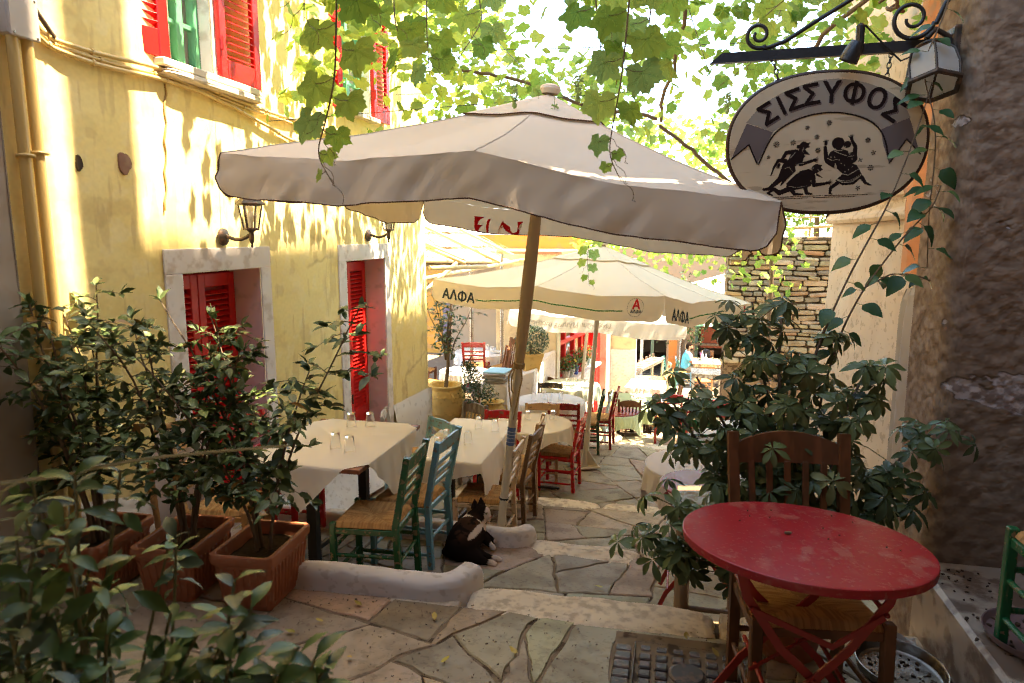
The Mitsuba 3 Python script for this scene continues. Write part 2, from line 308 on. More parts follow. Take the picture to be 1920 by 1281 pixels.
# ================================================================ the ground
PROF = [(-4, .50), (0, .158), (3.27, -.103), (3.271, -.34), (4.62, -.45), (4.621, -.70), (6.56, -.895), (6.561, -1.10), (10.25, -1.38), (10.251, -1.57), (11.97, -1.71), (11.971, -1.98), (12.6, -2.02), (12.601, -2.27), (18, -2.55), (24, -3.05), (60, -3.4)]
def zg(Y): return np.interp(Y, [a for a, b in PROF], [b for a, b in PROF])
LEVELS = [(-3.0, 3.27), (3.271, 4.62), (4.621, 6.56), (6.561, 10.25), (10.251, 11.97), (11.971, 12.6), (12.601, 30.0)]
XL, XR = -3.25, 1.75
def flag_shape(poly, r, tone, tilt, dz):
    """one flagstone: uneven outline, chamfered edge"""
    p = poly.buffer(-r.uniform(.003, .008), join_style=2).buffer(-.004).buffer(.004)
    if p.is_empty or p.geom_type != 'Polygon' or p.area < .006: return None
    L = p.exterior.length; p = p.segmentize(.07) if False else p; q = np.array(p.simplify(.004).segmentize(.09).exterior.coords)[:-1]; n = len(q)
    q = q + (np.stack([meshkit.fbm(np.c_[q * 13, np.full(n, 3.0 * i)], 2, 7 + i) for i in range(2)], 1) - .5) * .05
    P = Polygon(q)
    if not P.is_valid or P.area < .006: return None
    inn = P.buffer(-.006, join_style=2)
    if inn.geom_type != 'Polygon' or len(inn.exterior.coords) < 5: return None
    c = np.array(P.centroid.coords[0]); s = 1 - .007 / max(math.sqrt(P.area) / 2, .05)
    q2 = c + (q - c) * s
    def top(a, d): return np.c_[a, zg(a[:, 1]) + dz + (a - c) @ tilt - d]
    V = np.vstack([top(q, .034), top(q, .006), top(q2, 0)])
    t, F2 = tri2d(Polygon(q2))
    idx = np.array([int(np.argmin(((q2 - v) ** 2).sum(1))) for v in t]); F = [idx[F2] + 2 * n]
    j = np.arange(n); k = (j + 1) % n
    ccw = Polygon(q).exterior.is_ccw
    for a, b in ((0, n), (n, 2 * n)):
        f = np.vstack([np.stack([a + j, a + k, b + k], 1), np.stack([a + j, b + k, b + j], 1)]); F.append(f if ccw else f[:, ::-1])
    F = np.vstack(F)
    nz = np.cross(V[F[0, 1]] - V[F[0, 0]], V[F[0, 2]] - V[F[0, 0]])[2]
    if nz < 0: F[:len(F2)] = F[:len(F2)][:, ::-1]
    return V, F
STONE_TONES = [(0.41, 0.32, 0.20), (0.37, 0.29, 0.185), (0.43, 0.34, 0.215), (0.36, 0.295, 0.20), (0.40, 0.325, 0.215), (0.42, 0.315, 0.185)]
def pave(name, y0, y1, x0, x1, cell, seed, holes=None, label=None):
    r = rng(seed)
    bed = grid(2, 24, lambda u, v: (x0 - .4 + u * (x1 - x0 + 3.4), y0 + v * (y1 - y0), zg(np.clip(y0 + v * (y1 - y0), y0 + 1e-3, y1 - 1e-3)) - .010))
    k = struct(name, shp(bed, 'm_mortar'), label)
    area = sbox(x0, y0, x1, y1)
    if holes is not None: area = area.difference(holes)
    # crazy paving: cut the area again and again by slanting lines
    todo, done = [p for p in polys(area)], []
    while todo:
        p = todo.pop(); mr = p.minimum_rotated_rectangle; q = np.array(mr.exterior.coords)[:4]; e0, e1 = q[1] - q[0], q[2] - q[1]; l0, l1 = np.linalg.norm(e0), np.linalg.norm(e1)
        if p.area < cell ** 2 * r.uniform(.55, 2.6) and max(l0, l1) < 3.2 * min(l0, l1): done.append(p); continue
        ax = e0 / l0 if l0 > l1 else e1 / l1; c = np.array(p.centroid.coords[0]) + ax * r.uniform(-.22, .22) * max(l0, l1); th = r.normal(0, .38); d = np.array([-ax[1] * math.cos(th) - ax[0] * math.sin(th), ax[0] * math.cos(th) - ax[1] * math.sin(th)])
        L = 60; n_ = np.array([-d[1], d[0]]); h1 = Polygon([c - d * L, c + d * L, c + d * L + n_ * L, c - d * L + n_ * L]); a_, b_ = p.intersection(h1), p.difference(h1)
        todo += polys(a_) + polys(b_)
    r.shuffle(done); done.sort(key=lambda p: p.centroid.y); n = 0
    for p in done:
        m = flag_shape(p, r, None, r.normal(0, .005, 2), r.uniform(-.006, .004))
        if m is None: continue
        put('flagstone', shp(m, 'm_flagstone', 28, col=jit(STONE_TONES[r.integers(6)], r, .20)), k); n += 1
        if n >= 296: break
    return k
GRATE = sbox(-.20, 2.44, .42, 3.02)
landing = pave('paved_landing', -1.2, 3.10, XL, 1.16, .40, 3, GRATE)
pave('paved_terrace', 3.30, 4.56, XL, XR, .40, 5)
pave('paved_street', 4.64, 6.48, XL, XR, .42, 8)
pave('paved_street', 6.60, 10.2, XL, XR, .46, 11)
pave('paved_street', 10.28, 11.9, XL, XR, .66, 13)
pave('paved_street', 11.98, 12.59, XL, XR, .7, 14)
pave('paved_street', 12.605, 24.0, -3.5, 4.5, .95, 17)
V, F = grid(20, 40, lambda u, v: (-60 + u * 140, -60 + v * 180, zg(-60 + v * 180) - .12 - np.where(v * 180 - 60 < 13, 1.2, 0)))
struct('ground', shp((V, F), 'm_mortar'))

# the steps: a riser of rough masonry and a row of big worn edge stones
def step_row(name, y, z_top, z_low, stones, depth=.24, label=None):
    """stones: (x0, x1, colour, seed)"""
    k = struct(name, shp(box(XL, XR, y - .03, y + .06, z_low - .05, z_top - .05), 'm_mortar'), label)
    for x0, x1, c, s in stones:
        d = depth * (1.0 + .12 * math.sin(s * 3.1)); h = .21
        m = rock((x1 - x0 - .015, d, h), s, 11, 9.0, .05, 4.0)
        V, F = m; V = V.copy()
        V[:, 2] += .012 * (meshkit.fbm(np.c_[V[:, :2] * 6, np.full(len(V), s)], 3, s) - .5) * 2
        V = V + np.array([(x0 + x1) / 2, y - d / 2 + .075, z_top - h / 2 + .012])
        put('edge_stone', shp((V, F), 'm_step_stone', True, col=c), k)
    return k
WST, GST, BST = (0.72, 0.63, 0.50), (0.56, 0.47, 0.35), (0.52, 0.39, 0.25)
step_row('stone_step', 3.27, -.103, -.36, [(-.98, .26, (0.68, 0.57, 0.42), 1), (.27, .36, GST, 12), (.36, .57, (0.66, 0.60, 0.52), 2), (.58, 1.22, BST, 3), (1.23, 1.75, GST, 4), (-2.0, -1.0, GST, 6), (-3.2, -2.02, GST, 7)], .30)
step_row('stone_step', 4.62, -.45, -.72, [(-.94, -.15, WST, 21), (-.14, .02, GST, 22), (.03, .95, WST, 23), (.96, 1.7, WST, 24), (-3.2, -2.1, GST, 25), (-2.08, -.96, GST, 26)], .24)
step_row('stone_step', 6.56, -.895, -1.13, [(-1.45, -.62, WST, 31), (-.60, .35, (0.70, 0.62, 0.50), 32), (.36, 1.2, WST, 33), (1.2, 1.75, GST, 36), (-2.3, -1.46, GST, 34), (-3.2, -2.31, GST, 35)], .22)
step_row('stone_step', 10.25, -1.38, -1.6, [(-1.6 + i * .62, -1.6 + i * .62 + .6, (WST, GST)[i % 3 == 1], 41 + i) for i in range(-2, 6)], .26)
step_row('stone_step', 11.97, -1.71, -2.0, [(-1.6 + i * .7, -1.6 + i * .7 + .68, (WST, GST)[i % 2], 51 + i) for i in range(-2, 5)], .26)
step_row('stone_step', 12.60, -2.02, -2.3, [(-1.6 + i * .7, -1.6 + i * .7 + .68, (WST, GST)[i % 2], 61 + i) for i in range(-2, 5)], .26)

# whitewashed kerbs that close the terraces, each with a short turned end
def kerb(name, label, pts, w, h, cat='kerb'):
    P = np.array(pts, float); L = np.r_[0, np.cumsum(np.linalg.norm(np.diff(P[:, :2], axis=0), axis=1))]
    s = np.linspace(0, L[-1], 46); P = np.stack([np.interp(s, L, P[:, i]) for i in range(3)], 1)
    P[:, 0] += .008 * np.sin(s * 7 + 1); P[:, 2] += .006 * np.sin(s * 5.3)
    a = np.linspace(0, np.pi, 9); prof = np.r_[np.c_[np.sign(np.cos(a)) * np.abs(np.cos(a)) ** .5 * w / 2, np.sin(a) ** .6 * h], [(-w / 2 - .012, -.1), (w / 2 + .012, -.1)]]
    sc = np.ones(46); sc[0], sc[-1] = .72, .72; 
    V, F = sweep(P, prof, scale=sc)
    V = V + (meshkit.fbm(V * 11, 3, 4)[:, None] - .5) * np.array([.018, .018, .02])
    k = thing(name, label, cat); scene[k] = shp((V, F), 'm_whitewash', 50); tag(k, kind='structure'); return k
kerb('whitewashed_kerb', 'long whitewashed kerb with turned end beside the terracotta planters', [(-3.1, 3.10, -.10), (-2.2, 3.12, -.10), (-1.14, 3.16, -.105), (-1.06, 3.20, -.105), (-1.02, 3.30, -.11), (-.99, 3.42, -.12)], .13, .125)
kerb('whitewashed_kerb', 'whitewashed kerb with rounded end behind the sleeping cat', [(-3.1, 4.60, -.45), (-2.0, 4.58, -.45), (-1.12, 4.56, -.45), (-1.02, 4.585, -.45), (-.97, 4.66, -.46), (-.95, 4.74, -.48)], .13, .13)

# the cast drain cover
k = thing('drain_cover', 'square cast iron drain cover with raised studs in the paving', 'drain cover')
zc_ = lambda y: float(zg(y))
put('frame', shp(join([box(-.20, .42, 2.44, 3.02, -.14, zc_(2.73) - .012)]), 'm_mortar'), k)
def on_slope(m, yc):
    V, F = m; V = V.copy(); V[:, 2] += zg(V[:, 1]); return V, F
rim = [cbox(-.115, .335, 2.95, 2.962, -.03, .006), cbox(-.115, .335, 2.52, 2.532, -.03, .006), cbox(-.115, -.103, 2.52, 2.962, -.03, .006), cbox(.323, .335, 2.52, 2.962, -.03, .006)]
for m in rim: put('rim', shp(on_slope(m, 0), 'm_rusty_iron'), k)
for i in range(8):
    for side in range(4):
        u = -.19 + i * .0765
        a = {0: (u, u + .066, 2.967, 3.015), 1: (u, u + .066, 2.446, 2.514), 2: (-.195, -.122, 2.446 + i * .0705, 2.446 + i * .0705 + .062), 3: (.342, .415, 2.446 + i * .0705, 2.446 + i * .0705 + .062)}[side]
        if side > 1 and i in (0, 7): continue
        put('stud', shp(on_slope(cbox(a[0], a[1], a[2], a[3], -.03, .003, .005), 0), 'm_rusty_iron'), k)
for i in range(6):
    for j in range(6):
        if i in (2, 3) and j in (2, 3): continue
        x, y = -.088 + i * .070, 2.545 + j * .068
        put('stud', shp(on_slope(cbox(x, x + .052, y, y + .052, -.03, .004, .006), 0), 'm_rusty_iron'), k)
put('boss', shp(xf(lathe([(.075, -.03), (.075, 0), (.066, .006), (0.001, .007)], 20), mat((.113, 2.741, zc_(2.741)))), 'm_rusty_iron', 30), k)
# ================================================================ the yellow house on the left
WX = -3.13
def wall_sheet(axis, at, a0, a1, z0, z1, holes, step=.14, amp=.006, seed=0, zf=None):
    """a wall face with rectangular holes [(a0, a1, z0, z1)], slightly uneven; axis 'x': lies at x = at and runs along y"""
    A = sorted({a0, a1, *[h[0] for h in holes], *[h[1] for h in holes], *np.arange(a0, a1, step)}); Z = sorted({z0, z1, *[h[2] for h in holes], *[h[3] for h in holes], *np.arange(z0, z1, step)})
    A = [a for a in A if a0 <= a <= a1]; Z = [z for z in Z if z0 <= z <= z1]
    clean = lambda L, keep: [v for i, v in enumerate(L) if v in keep or i == 0 or v - L[i - 1] > .012]
    A = clean(A, {a0, a1, *[h[0] for h in holes], *[h[1] for h in holes]}); Z = clean(Z, {z0, z1, *[h[2] for h in holes], *[h[3] for h in holes]})
    na, nz = len(A), len(Z); P = np.array([(a, z) for a in A for z in Z])
    d = (meshkit.fbm(np.c_[P * 1.7, np.full(len(P), seed + .5)], 3, seed) - .5) * 2 * amp
    for h in holes:
        near = (P[:, 0] > h[0] - .02) & (P[:, 0] < h[1] + .02) & (P[:, 1] > h[2] - .02) & (P[:, 1] < h[3] + .02); d[near] = 0
    V = np.c_[at + d, P[:, 0], P[:, 1]] if axis == 'x' else np.c_[P[:, 0], at + d, P[:, 1]]
    F = []
    for i in range(na - 1):
        for j in range(nz - 1):
            ca, cz = (A[i] + A[i + 1]) / 2, (Z[j] + Z[j + 1]) / 2
            if any(h[0] < ca < h[1] and h[2] < cz < h[3] for h in holes): continue
            q = i * nz + j; F += [(q, q + nz, q + nz + 1), (q, q + nz + 1, q + 1)]
    F = np.array(F)
    return V, (F if axis == 'x' else F[:, ::-1])
RED, WHITE = (0.60, 0.018, 0.016), (0.74, 0.70, 0.66)
house = thing('yellow_house', 'yellow plastered house with red shutters and whitewashed door surrounds', 'house')
D1, D2 = (3.94, 4.83, -.42, 1.497), (6.286, 7.218, -1.0, 1.492)
W1, W2 = (3.95, 4.40, 2.83, 4.25), (6.30, 6.95, 2.95, 4.35)
put('wall', shp(wall_sheet('x', WX, 2.76, 8.55, -1.7, 7.0, [D1, D2, W1, W2], amp=.012), 'm_yellow_plaster', True), house)
put('wall', shp(join([box(-6.2, WX - .002, 8.549, 8.551, -1.7, 7.0), box(-6.2, WX + .01, 2.755, 2.76, -.6, 7.0), box(-6.2, WX, 2.76, 8.55, 6.99, 7.0)]), 'm_yellow_plaster'), house)
def plinth(y0, y1, zt0, zt1):
    def f(u, v):
        Y = y0 + u * (y1 - y0); zt = zt0 + u * (zt1 - zt0); q = np.clip((v - .82) / .18, 0, 1)
        return WX + .045 - .043 * q ** 2 + .012 * (meshkit.fbm(np.stack([Y * 5, v * 9, 0 * v], -1), 3, 5) - .5), Y, (zt - 1.5) + v * 1.5 - .03 * q * 0
    V, F = grid(30, 14, f)
    return V, F
put('plinth', shp(plinth(2.77, 3.77, .36, .08), 'm_white_rough', True), house)
put('plinth', shp(plinth(4.99, 6.15, -.1, -.18), 'm_white_rough', True), house)
put('plinth', shp(join([plinth(7.36, 8.56, -.215, -.262), box(WX - .5, WX + .047, 8.552, 8.57, -1.7, -.262)]), 'm_white_rough', True), house)
# whitewashed skirt where the wall meets the pavement below the tables
def skirt(u, v):
    Y = 4.66 + u * 2.6
    return WX + .05 + .22 * v ** 2 + .01 * np.sin(Y * 9), Y, -.30 - .06 * u - .42 * v - .10 * u
Vs, Fs = grid(30, 8, skirt); put('skirt', shp((Vs, Fs[:, ::-1]), 'm_whitewash', True), house)
def door(D, name, lab):
    y0, y1, z0, z1 = D
    d = put(name, shp(join([box(WX - .30, WX - .27, y0, y1, z0, z1)]), 'm_satin', col=(0.30, 0.012, 0.012)), house, label=lab)
    # surround: a flat painted band, butted at the corners
    b, t = .163, .012
    band = [cbox(WX - .002, WX + t, y0 - b, y0 - .001, z0, z1 + .001, .003), cbox(WX - .002, WX + t, y1 + .001, y1 + b - .03, z0, z1 + .001, .003), cbox(WX - .002, WX + t, y0 - b, y1 + b - .03, z1 + .002, z1 + b, .003)]
    for m in band: put('surround', shp(m, 'm_plaster', col=WHITE), house)
    PINK = (0.70, 0.47, 0.41)
    put('reveal', shp(join([box(WX - .268, WX - .003, y1 - .001, y1 + .001, z0, z1)]), 'm_plaster', col=PINK), house)
    put('reveal', shp(join([box(WX - .268, WX - .003, y0 - .001, y0 + .001, z0, z1), box(WX - .268, WX - .003, y0, y1, z1 - .001, z1 + .001)]), 'm_plaster', col=WHITE), house)
    # two louvred leaves
    x = WX - .245; mid = (y0 + y1) / 2
    for a, b2 in ((y0 + .012, mid - .004), (mid + .004, y1 - .012)):
        leaf = put('leaf', shp(join([cbox(x - .02, x + .02, a, a + .075, z0 + .02, z1 - .03, .004), cbox(x - .02, x + .02, b2 - .075, b2, z0 + .02, z1 - .03, .004)] +
                              [cbox(x - .019, x + .019, a + .076, b2 - .076, z, z + h, .004) for z, h in ((z0 + .02, .12), (z0 + .75, .09), (z1 - .13, .10))] +
                              [box(x - .012, x + .004, a + .07, b2 - .07, z0 + .13, z0 + .76)]), 'm_satin', col=RED), d, label=None)
    n = 0
    for a, b2 in ((y0 + .012, mid - .004), (mid + .004, y1 - .012)):
        z = z0 + .86
        while z < z1 - .15:
            put('slat', shp(xf(cbox(-.022, .022, a + .077, b2 - .077, -.004, .004, .002), mat((x, 0, z), ry=.62)), 'm_satin', col=RED), d); z += .042
    put('handle', shp(join([rod((x + .02, mid - .04, z0 + 1.0), (x + .06, mid - .04, z0 + 1.0), .008), rod((x + .06, mid - .04, z0 + .95), (x + .06, mid - .04, z0 + 1.05), .009)]), 'm_iron', 40), d)
    return d
door(D1, 'door', 'red louvred door behind the potted shrubs')
door(D2, 'door', 'red louvred door in the pink reveal')
def shutter(parent, hinge, w, h, ang, lab=None):
    """an open shutter of w by h hinged at (x, y, z); ang is its swing away from the wall"""
    M = mat(hinge, rz=ang)
    s = put('shutter', shp(xf(join([cbox(-.02, .02, 0, .07, 0, h, .005), cbox(-.02, .02, w - .07, w, 0, h, .005)] + [cbox(-.019, .019, .071, w - .071, z, z + q, .004) for z, q in ((0, .16), (h * .55, .08), (h - .1, .1))]), M), 'm_satin', 30, col=RED), parent, label=lab)
    z = .19
    while z < h - .12:
        if not h * .55 - .02 < z < h * .55 + .09: put('slat', shp(xf(xf(cbox(-.022, .022, .07, w - .07, -.004, .004, .002), mat((0, 0, z), ry=.6)), M), 'm_satin', 30, col=RED), s)
        z += .047
    for q in (.15, .8): put('hinge', shp(xf(rod((.024, .012, h * q), (.024, .012, h * q + .09), .011), M), 'm_satin', 40, col=RED), s)
GREEN = (0.13, 0.42, 0.22)
def window(W, lab):
    y0, y1, z0, z1 = W; x = WX - .12
    w = put('window', shp(join([cbox(x - .03, x + .03, y0, y0 + .05, z0, z1, .004), cbox(x - .03, x + .03, y1 - .05, y1, z0, z1, .004), cbox(x - .03, x + .03, y0 + .05, y1 - .05, z0, z0 + .05, .004), cbox(x - .03, x + .03, y0 + .05, y1 - .05, z1 - .05, z1, .004)]), 'm_satin', col=GREEN), house, label=lab)
    m = (y0 + y1) / 2 + .03
    put('mullion', shp(cbox(x - .025, x + .032, m - .035, m + .035, z0 + .05, z1 - .05, .004), 'm_satin', col=GREEN), w)
    put('transom', shp(join([cbox(x - .02, x + .02, y0 + .051, m - .036, z0 + .28, z0 + .31, .003), cbox(x - .02, x + .02, m + .036, y1 - .051, z0 + .28, z0 + .31, .003)]), 'm_satin', col=GREEN), w)
    put('pane', shp(box(x - .004, x - .003, y0 + .05, y1 - .05, z0 + .05, z1 - .05), 'm_pane'), w)
    V, F = grid(24, 2, lambda u, v: (x - .14 + .03 * np.sin(u * 34), (y0 + y1) / 2 - .05 + u * (y1 - y0) * .62, z0 + v * (z1 - z0)))
    put('curtain', shp((V, F), 'm_cloth', True, col=(.72, .66, .58)), w)
    put('room', shp(join([box(x - 2.5, x - 2.48, y0 - .3, y1 + .3, z0 - .6, z1 + .2), box(x - 2.5, WX - .36, y0 - .32, y0 - .3, z0 - .6, z1 + .2), box(x - 2.5, WX - .36, y1 + .3, y1 + .32, z0 - .6, z1 + .2), box(x - 2.5, WX - .36, y0 - .3, y1 + .3, z0 - .62, z0 - .6), box(x - 2.5, WX - .36, y0 - .3, y1 + .3, z1 + .2, z1 + .22)]), 'm_matt', col=(0.42, 0.30, 0.20)), w)
    put('reveal', shp(join([box(x + .03, WX - .002, y0 - .002, y0, z0, z1), box(x + .03, WX - .002, y1, y1 + .002, z0, z1), box(x + .03, WX - .002, y0, y1, z1, z1 + .002)]), 'm_plaster', col=WHITE), w)
    # pale margin painted round the opening
    put('margin', shp(join([cbox(WX - .002, WX + .010, y0 - .07, y0 - .003, z0 - .02, z1, .003), cbox(WX - .002, WX + .010, y1 + .003, y1 + .05, z0 - .02, z1, .003)]), 'm_plaster', col=WHITE), w)
    return w
window(W1, 'green framed window with open red shutters and a pale curtain')
shutter(house, (WX + .03, 3.93, 2.83), .27, 1.35, math.pi - .30, 'red louvred shutter nearest the wiring box'); shutter(house, (WX + .03, 4.43, 2.80), .44, 1.40, -.06, 'red louvred shutter beside the green window')
window(W2, 'green framed upper window half hidden by vine leaves')
shutter(house, (WX + .03, 6.28, 2.93), .32, 1.42, math.pi - .30); shutter(house, (WX + .03, 6.97, 2.93), .36, 1.42, -.06)
Vq, Fq = grid(30, 6, lambda u, v: (WX - .1 + .20 * np.sin(np.clip(v, 0, 1) * math.pi * .5) * 1.0, 3.83 + u * 1.04, 2.815 - .05 * np.clip((v - .5) * 2, 0, 1) ** 1 - .02 * u))
sill = join([cbox(WX - .12, WX + .075, 3.83, 4.87, 2.775, 2.822, .006), xf(rock((.12, 1.02, .05), 5, 8, 6, .10, 5), mat((WX + .03, 4.36, 2.745)))])
put('sill', shp(sill, 'm_plaster', 35, col=(.62, .55, .44)), house)
put('sill', shp(cbox(WX - .12, WX + .075, 6.2, 7.06, 2.90, 2.945, .006), 'm_plaster', col=(.62, .55, .44)), house)
# discs laid on the plaster: a round patch of rough mortar and the shade in a small hole as dark colour
def disc(y, z, ry, rz_, bs, col, d, seed):
    a = np.linspace(0, 2 * np.pi, 19)[:-1]; r = 1 + .10 * np.sin(a * 3 + seed) + .06 * np.cos(a * 5 + seed)
    P = Polygon(np.c_[ry * r * np.cos(a), rz_ * r * np.sin(a)]); V, F = prism(P, .012)
    V = np.c_[V[:, 2] + WX + d, V[:, 0] + y, V[:, 1] + z]; return shp((V, F), bs, col=col)
put('patch', disc(3.52, 2.16, .048, .062, 'm_plaster', (.26, .15, .11), -.002, 1), house, label='round mortar patch in the yellow plaster')
put('patch', disc(3.20, 2.13, .020, .042, 'm_plaster', (.06, .045, .035), -.004, 2), house, label='dark disc painted as the shade inside a small hole in the yellow plaster')
# vertical crack below the window
cr = np.array([(WX + .008, 3.905 + .012 * math.sin(i * 1.9) - .006 * i, 2.68 - i * .06) for i in range(14)])
put('crack', shp(tube(cr, [.004 + .003 * abs(math.sin(i * 2.3)) for i in range(14)], 6), 'm_plaster', True, col=(.42, .27, .10)), house)
# pipes and wires fixed to the wall
YP = (0.66, 0.48, 0.19)
def pipe(y, z0, z1, lab):
    k = thing('conduit_pipe', lab, 'pipe'); scene[k] = shp(rod((WX + .045, y, z0), (WX + .045, y - .01, z1), .026, 14), 'm_satin', 40, col=YP)
    for z in (z1 - .55, z1 - 1.5): put('clip', shp(xf(join([tube([(.034 * math.cos(a), .034 * math.sin(a), 0) for a in np.linspace(0, 2 * np.pi, 15)[:-1]], .009, 6, closed=True), box(-.05, -.02, -.012, .012, -.012, .012)]), mat((WX + .045, y, z))), 'm_satin', 40, col=YP), k)
pipe(2.845, -.3, 2.68, 'outer yellow painted conduit pipe below the wiring box'); pipe(2.925, -.3, 2.70, 'inner yellow painted conduit pipe below the wiring box')
k = thing('wiring_box', 'grey plastic junction box high on the yellow wall', 'wiring box'); scene[k] = shp(join([cbox(WX, WX + .07, 2.80, 2.955, 2.68, 2.87, .01), cbox(WX + .071, WX + .085, 2.795, 2.96, 2.675, 2.875, .006)]), 'm_satin', col=(.55, .50, .44))
for y, z in ((2.815, 2.69), (2.94, 2.69), (2.815, 2.86), (2.94, 2.86)): put('screw', shp(xf(lathe([(.006, 0), (.006, .003), (.001, .004)], 8), mat((WX + .085, y, z), ry=math.pi / 2)), 'm_steel'), k)
def cable(pts, r, lab, col=YP):
    P = np.array(pts); s = np.linspace(0, 1, 60); t = np.linspace(0, 1, len(P)); Q = np.stack([np.interp(s, t, P[:, i]) for i in range(2)], 1)
    ker = np.ones(5) / 5; Q = np.c_[np.convolve(np.pad(Q[:, 0], 2, 'edge'), ker, 'valid'), np.convolve(np.pad(Q[:, 1], 2, 'edge'), ker, 'valid')]
    path = np.c_[np.full(60, WX + r + .012) + .004 * np.sin(s * 40), Q]
    k = thing('wall_cable', lab, 'cable'); scene[k] = shp(tube(path, r, 8), 'm_satin', True, col=col)  # reddish sheen along the back is painted into the fur colour
    for i in range(6, 58, 9): put('clip', shp(tube(path[i] + np.array([(.0, .0, 0), (.0, .012, .002)]), r + .006, 8), 'm_satin', 40, col=col), k)
cable([(2.96, 2.79), (3.05, 2.735), (3.17, 2.725), (3.46, 2.735), (3.88, 2.762), (4.2, 2.735), (4.55, 2.71), (4.9, 2.695), (5.51, 2.69), (6.2, 2.68), (8.5, 2.60)], .013, 'upper yellow cable along the wall under the window sill')
cable([(2.96, 2.74), (3.05, 2.695), (3.17, 2.675), (3.46, 2.672), (3.88, 2.70), (4.2, 2.69), (4.5, 2.66), (4.62, 2.645), (4.95, 2.59), (5.25, 2.535), (5.45, 2.51)], .013, 'lower yellow cable that drops behind the parasol')
cable([(2.96, 2.765), (3.10, 2.70), (3.3, 2.70), (3.6, 2.703), (3.9, 2.726), (4.15, 2.71), (4.5, 2.685), (5.0, 2.665), (5.5, 2.66), (6.5, 2.64)], .009, 'thin middle cable along the yellow wall')
k = thing('power_cable', 'dark cable looping into the top of the wiring box', 'cable'); scene[k] = shp(tube([(WX + .02, 2.84, 3.6), (WX + .03, 2.86, 3.1), (WX + .04, 2.90, 2.95), (WX + .05, 2.99, 2.82), (WX + .03, 3.09, 2.74)], .012, 8), 'm_satin', True, col=(.10, .07, .05))

# old coach lanterns on brackets
def wall_lantern(y, z, lab, s=1.0):
    k = thing('wall_lantern', lab, 'lantern', 'coach lanterns on the yellow wall'); M = mat((WX + .012, y, z), s=s)
    P = lambda m: xf(m, M)
    put('backplate', shp(P(xf(lathe([(.062, 0), (.060, .012), (.045, .022), (.022, .030), (.001, .032)], 24), mat((0, 0, 0), ry=math.pi / 2))), 'm_rusty_iron', 35), k)
    a = np.linspace(0, 1, 12); path = np.c_[.02 + .21 * a, 0 * a, .012 - .035 * np.sin(a * math.pi) + .01 * a]
    put('arm', shp(P(join([tube(path, .013, 10), xf(lathe([(.001, -.075), (.010, -.068), (.006, -.05), (.014, -.035), (.018, -.02), (.016, .03), (.030, .045), (.036, .052)], 14), mat((.23, 0, 0)))])), 'm_rusty_iron', 35), k)
    zb, zt, rb, rt = .055, .225, .048, .078
    ang = [math.pi / 6 + i * math.pi / 3 for i in range(6)]
    C = np.array([.23, 0, 0])
    bars = [rod(C + (rb * math.cos(t), rb * math.sin(t), zb), C + (rt * math.cos(t), rt * math.sin(t), zt), .0055, 6) for t in ang]
    ring = lambda r, z, w: tube([C + (r * math.cos(t), r * math.sin(t), z) for t in ang], w, 6, closed=True)
    put('cage', shp(P(join(bars + [ring(rb, zb, .008), ring(rt, zt, .009), ring((rb + rt) / 2, (zb + zt) / 2 - .0, .0)][:8])), 'm_rusty_iron', 40), k)
    for i in range(6):
        t0, t1 = ang[i], ang[(i + 1) % 6]; q = .93
        V = np.array([C + (rb * q * math.cos(t0), rb * q * math.sin(t0), zb), C + (rb * q * math.cos(t1), rb * q * math.sin(t1), zb), C + (rt * q * math.cos(t1), rt * q * math.sin(t1), zt), C + (rt * q * math.cos(t0), rt * q * math.sin(t0), zt)])
        put('pane', shp(P((V, np.array([[0, 1, 2], [0, 2, 3]]))), 'm_pane'), k)
    put('roof', shp(P(xf(lathe([(.098, .222), (.100, .230), (.075, .252), (.052, .285), (.046, .290), (.040, .305), (.016, .318), (.012, .330), (.014, .338), (.001, .348)], 6), mat((.23, 0, 0), rz=math.pi / 6))), 'm_rusty_iron', 25), k)
    put('bulb', shp(P(xf(lathe([(.014, .06), (.014, .09), (.022, .115), (.026, .14), (.018, .17), (.001, .182)], 14), mat((.23, 0, 0)))), 'm_milk_glass', True), k)
wall_lantern(4.377, 1.735, 'black coach lantern on the yellow wall over the nearer door')
wall_lantern(6.795, 1.745, 'black coach lantern on the yellow wall over the farther door, behind the parasol valance')

# grey rendered wall where the yellow plaster stops
k = thing('grey_wall', 'grey rendered wall end at the left edge of the yellow house', 'wall'); tag(k, kind='structure')
scene[k] = shp(wall_sheet('x', WX + .03, -3.0, 2.745, -.3, 5.5, [], .3, .02, 4), 'm_plaster', True, col=(.42, .37, .31))
put('wall_end', shp(box(-4.0, WX + .03, 2.744, 2.75, -.3, 5.5), 'm_plaster', col=(.30, .265, .22)), k)

# ================================================================ the right side
pier = thing('brown_wall', 'dark brown rendered wall with flaking plaster on the right', 'wall'); tag(pier, kind='structure')
# a rounded corner turns from the face towards the camera into the alley
def pier_face(u, v):
    L = u * 4.2; R_ = .07
    # path: from (4.6, 3.40) to the corner, round, then along +y at x = 1.19
    s1 = 3.09; s2 = R_ * math.pi / 2
    x = np.where(L < s1, 4.35 - L, np.where(L < s1 + s2, 1.26 - R_ * np.sin((L - s1) / R_), 1.19)); 
    y = np.where(L < s1, 3.42, np.where(L < s1 + s2, 3.42 + R_ - R_ * np.cos((L - s1) / R_), 3.42 + R_ + (L - s1 - s2) * .37))
    z = -.3 + np.where(v < .6, v / .6 * 4.6, 4.6 + (v - .6) / .4 * 10.2)
    w = (meshkit.fbm(np.stack([x * 2.3, y * 2.3, z * 1.6], -1), 4, 9) - .5) * .035
    return x - np.where(L > s1, w, 0), y + np.where(L < s1 + s2, -w, 0), z
Vp, Fp = grid(240, 130, pier_face); put('face', shp((Vp, Fp[:, ::-1]), 'm_brown_plaster', True), pier)
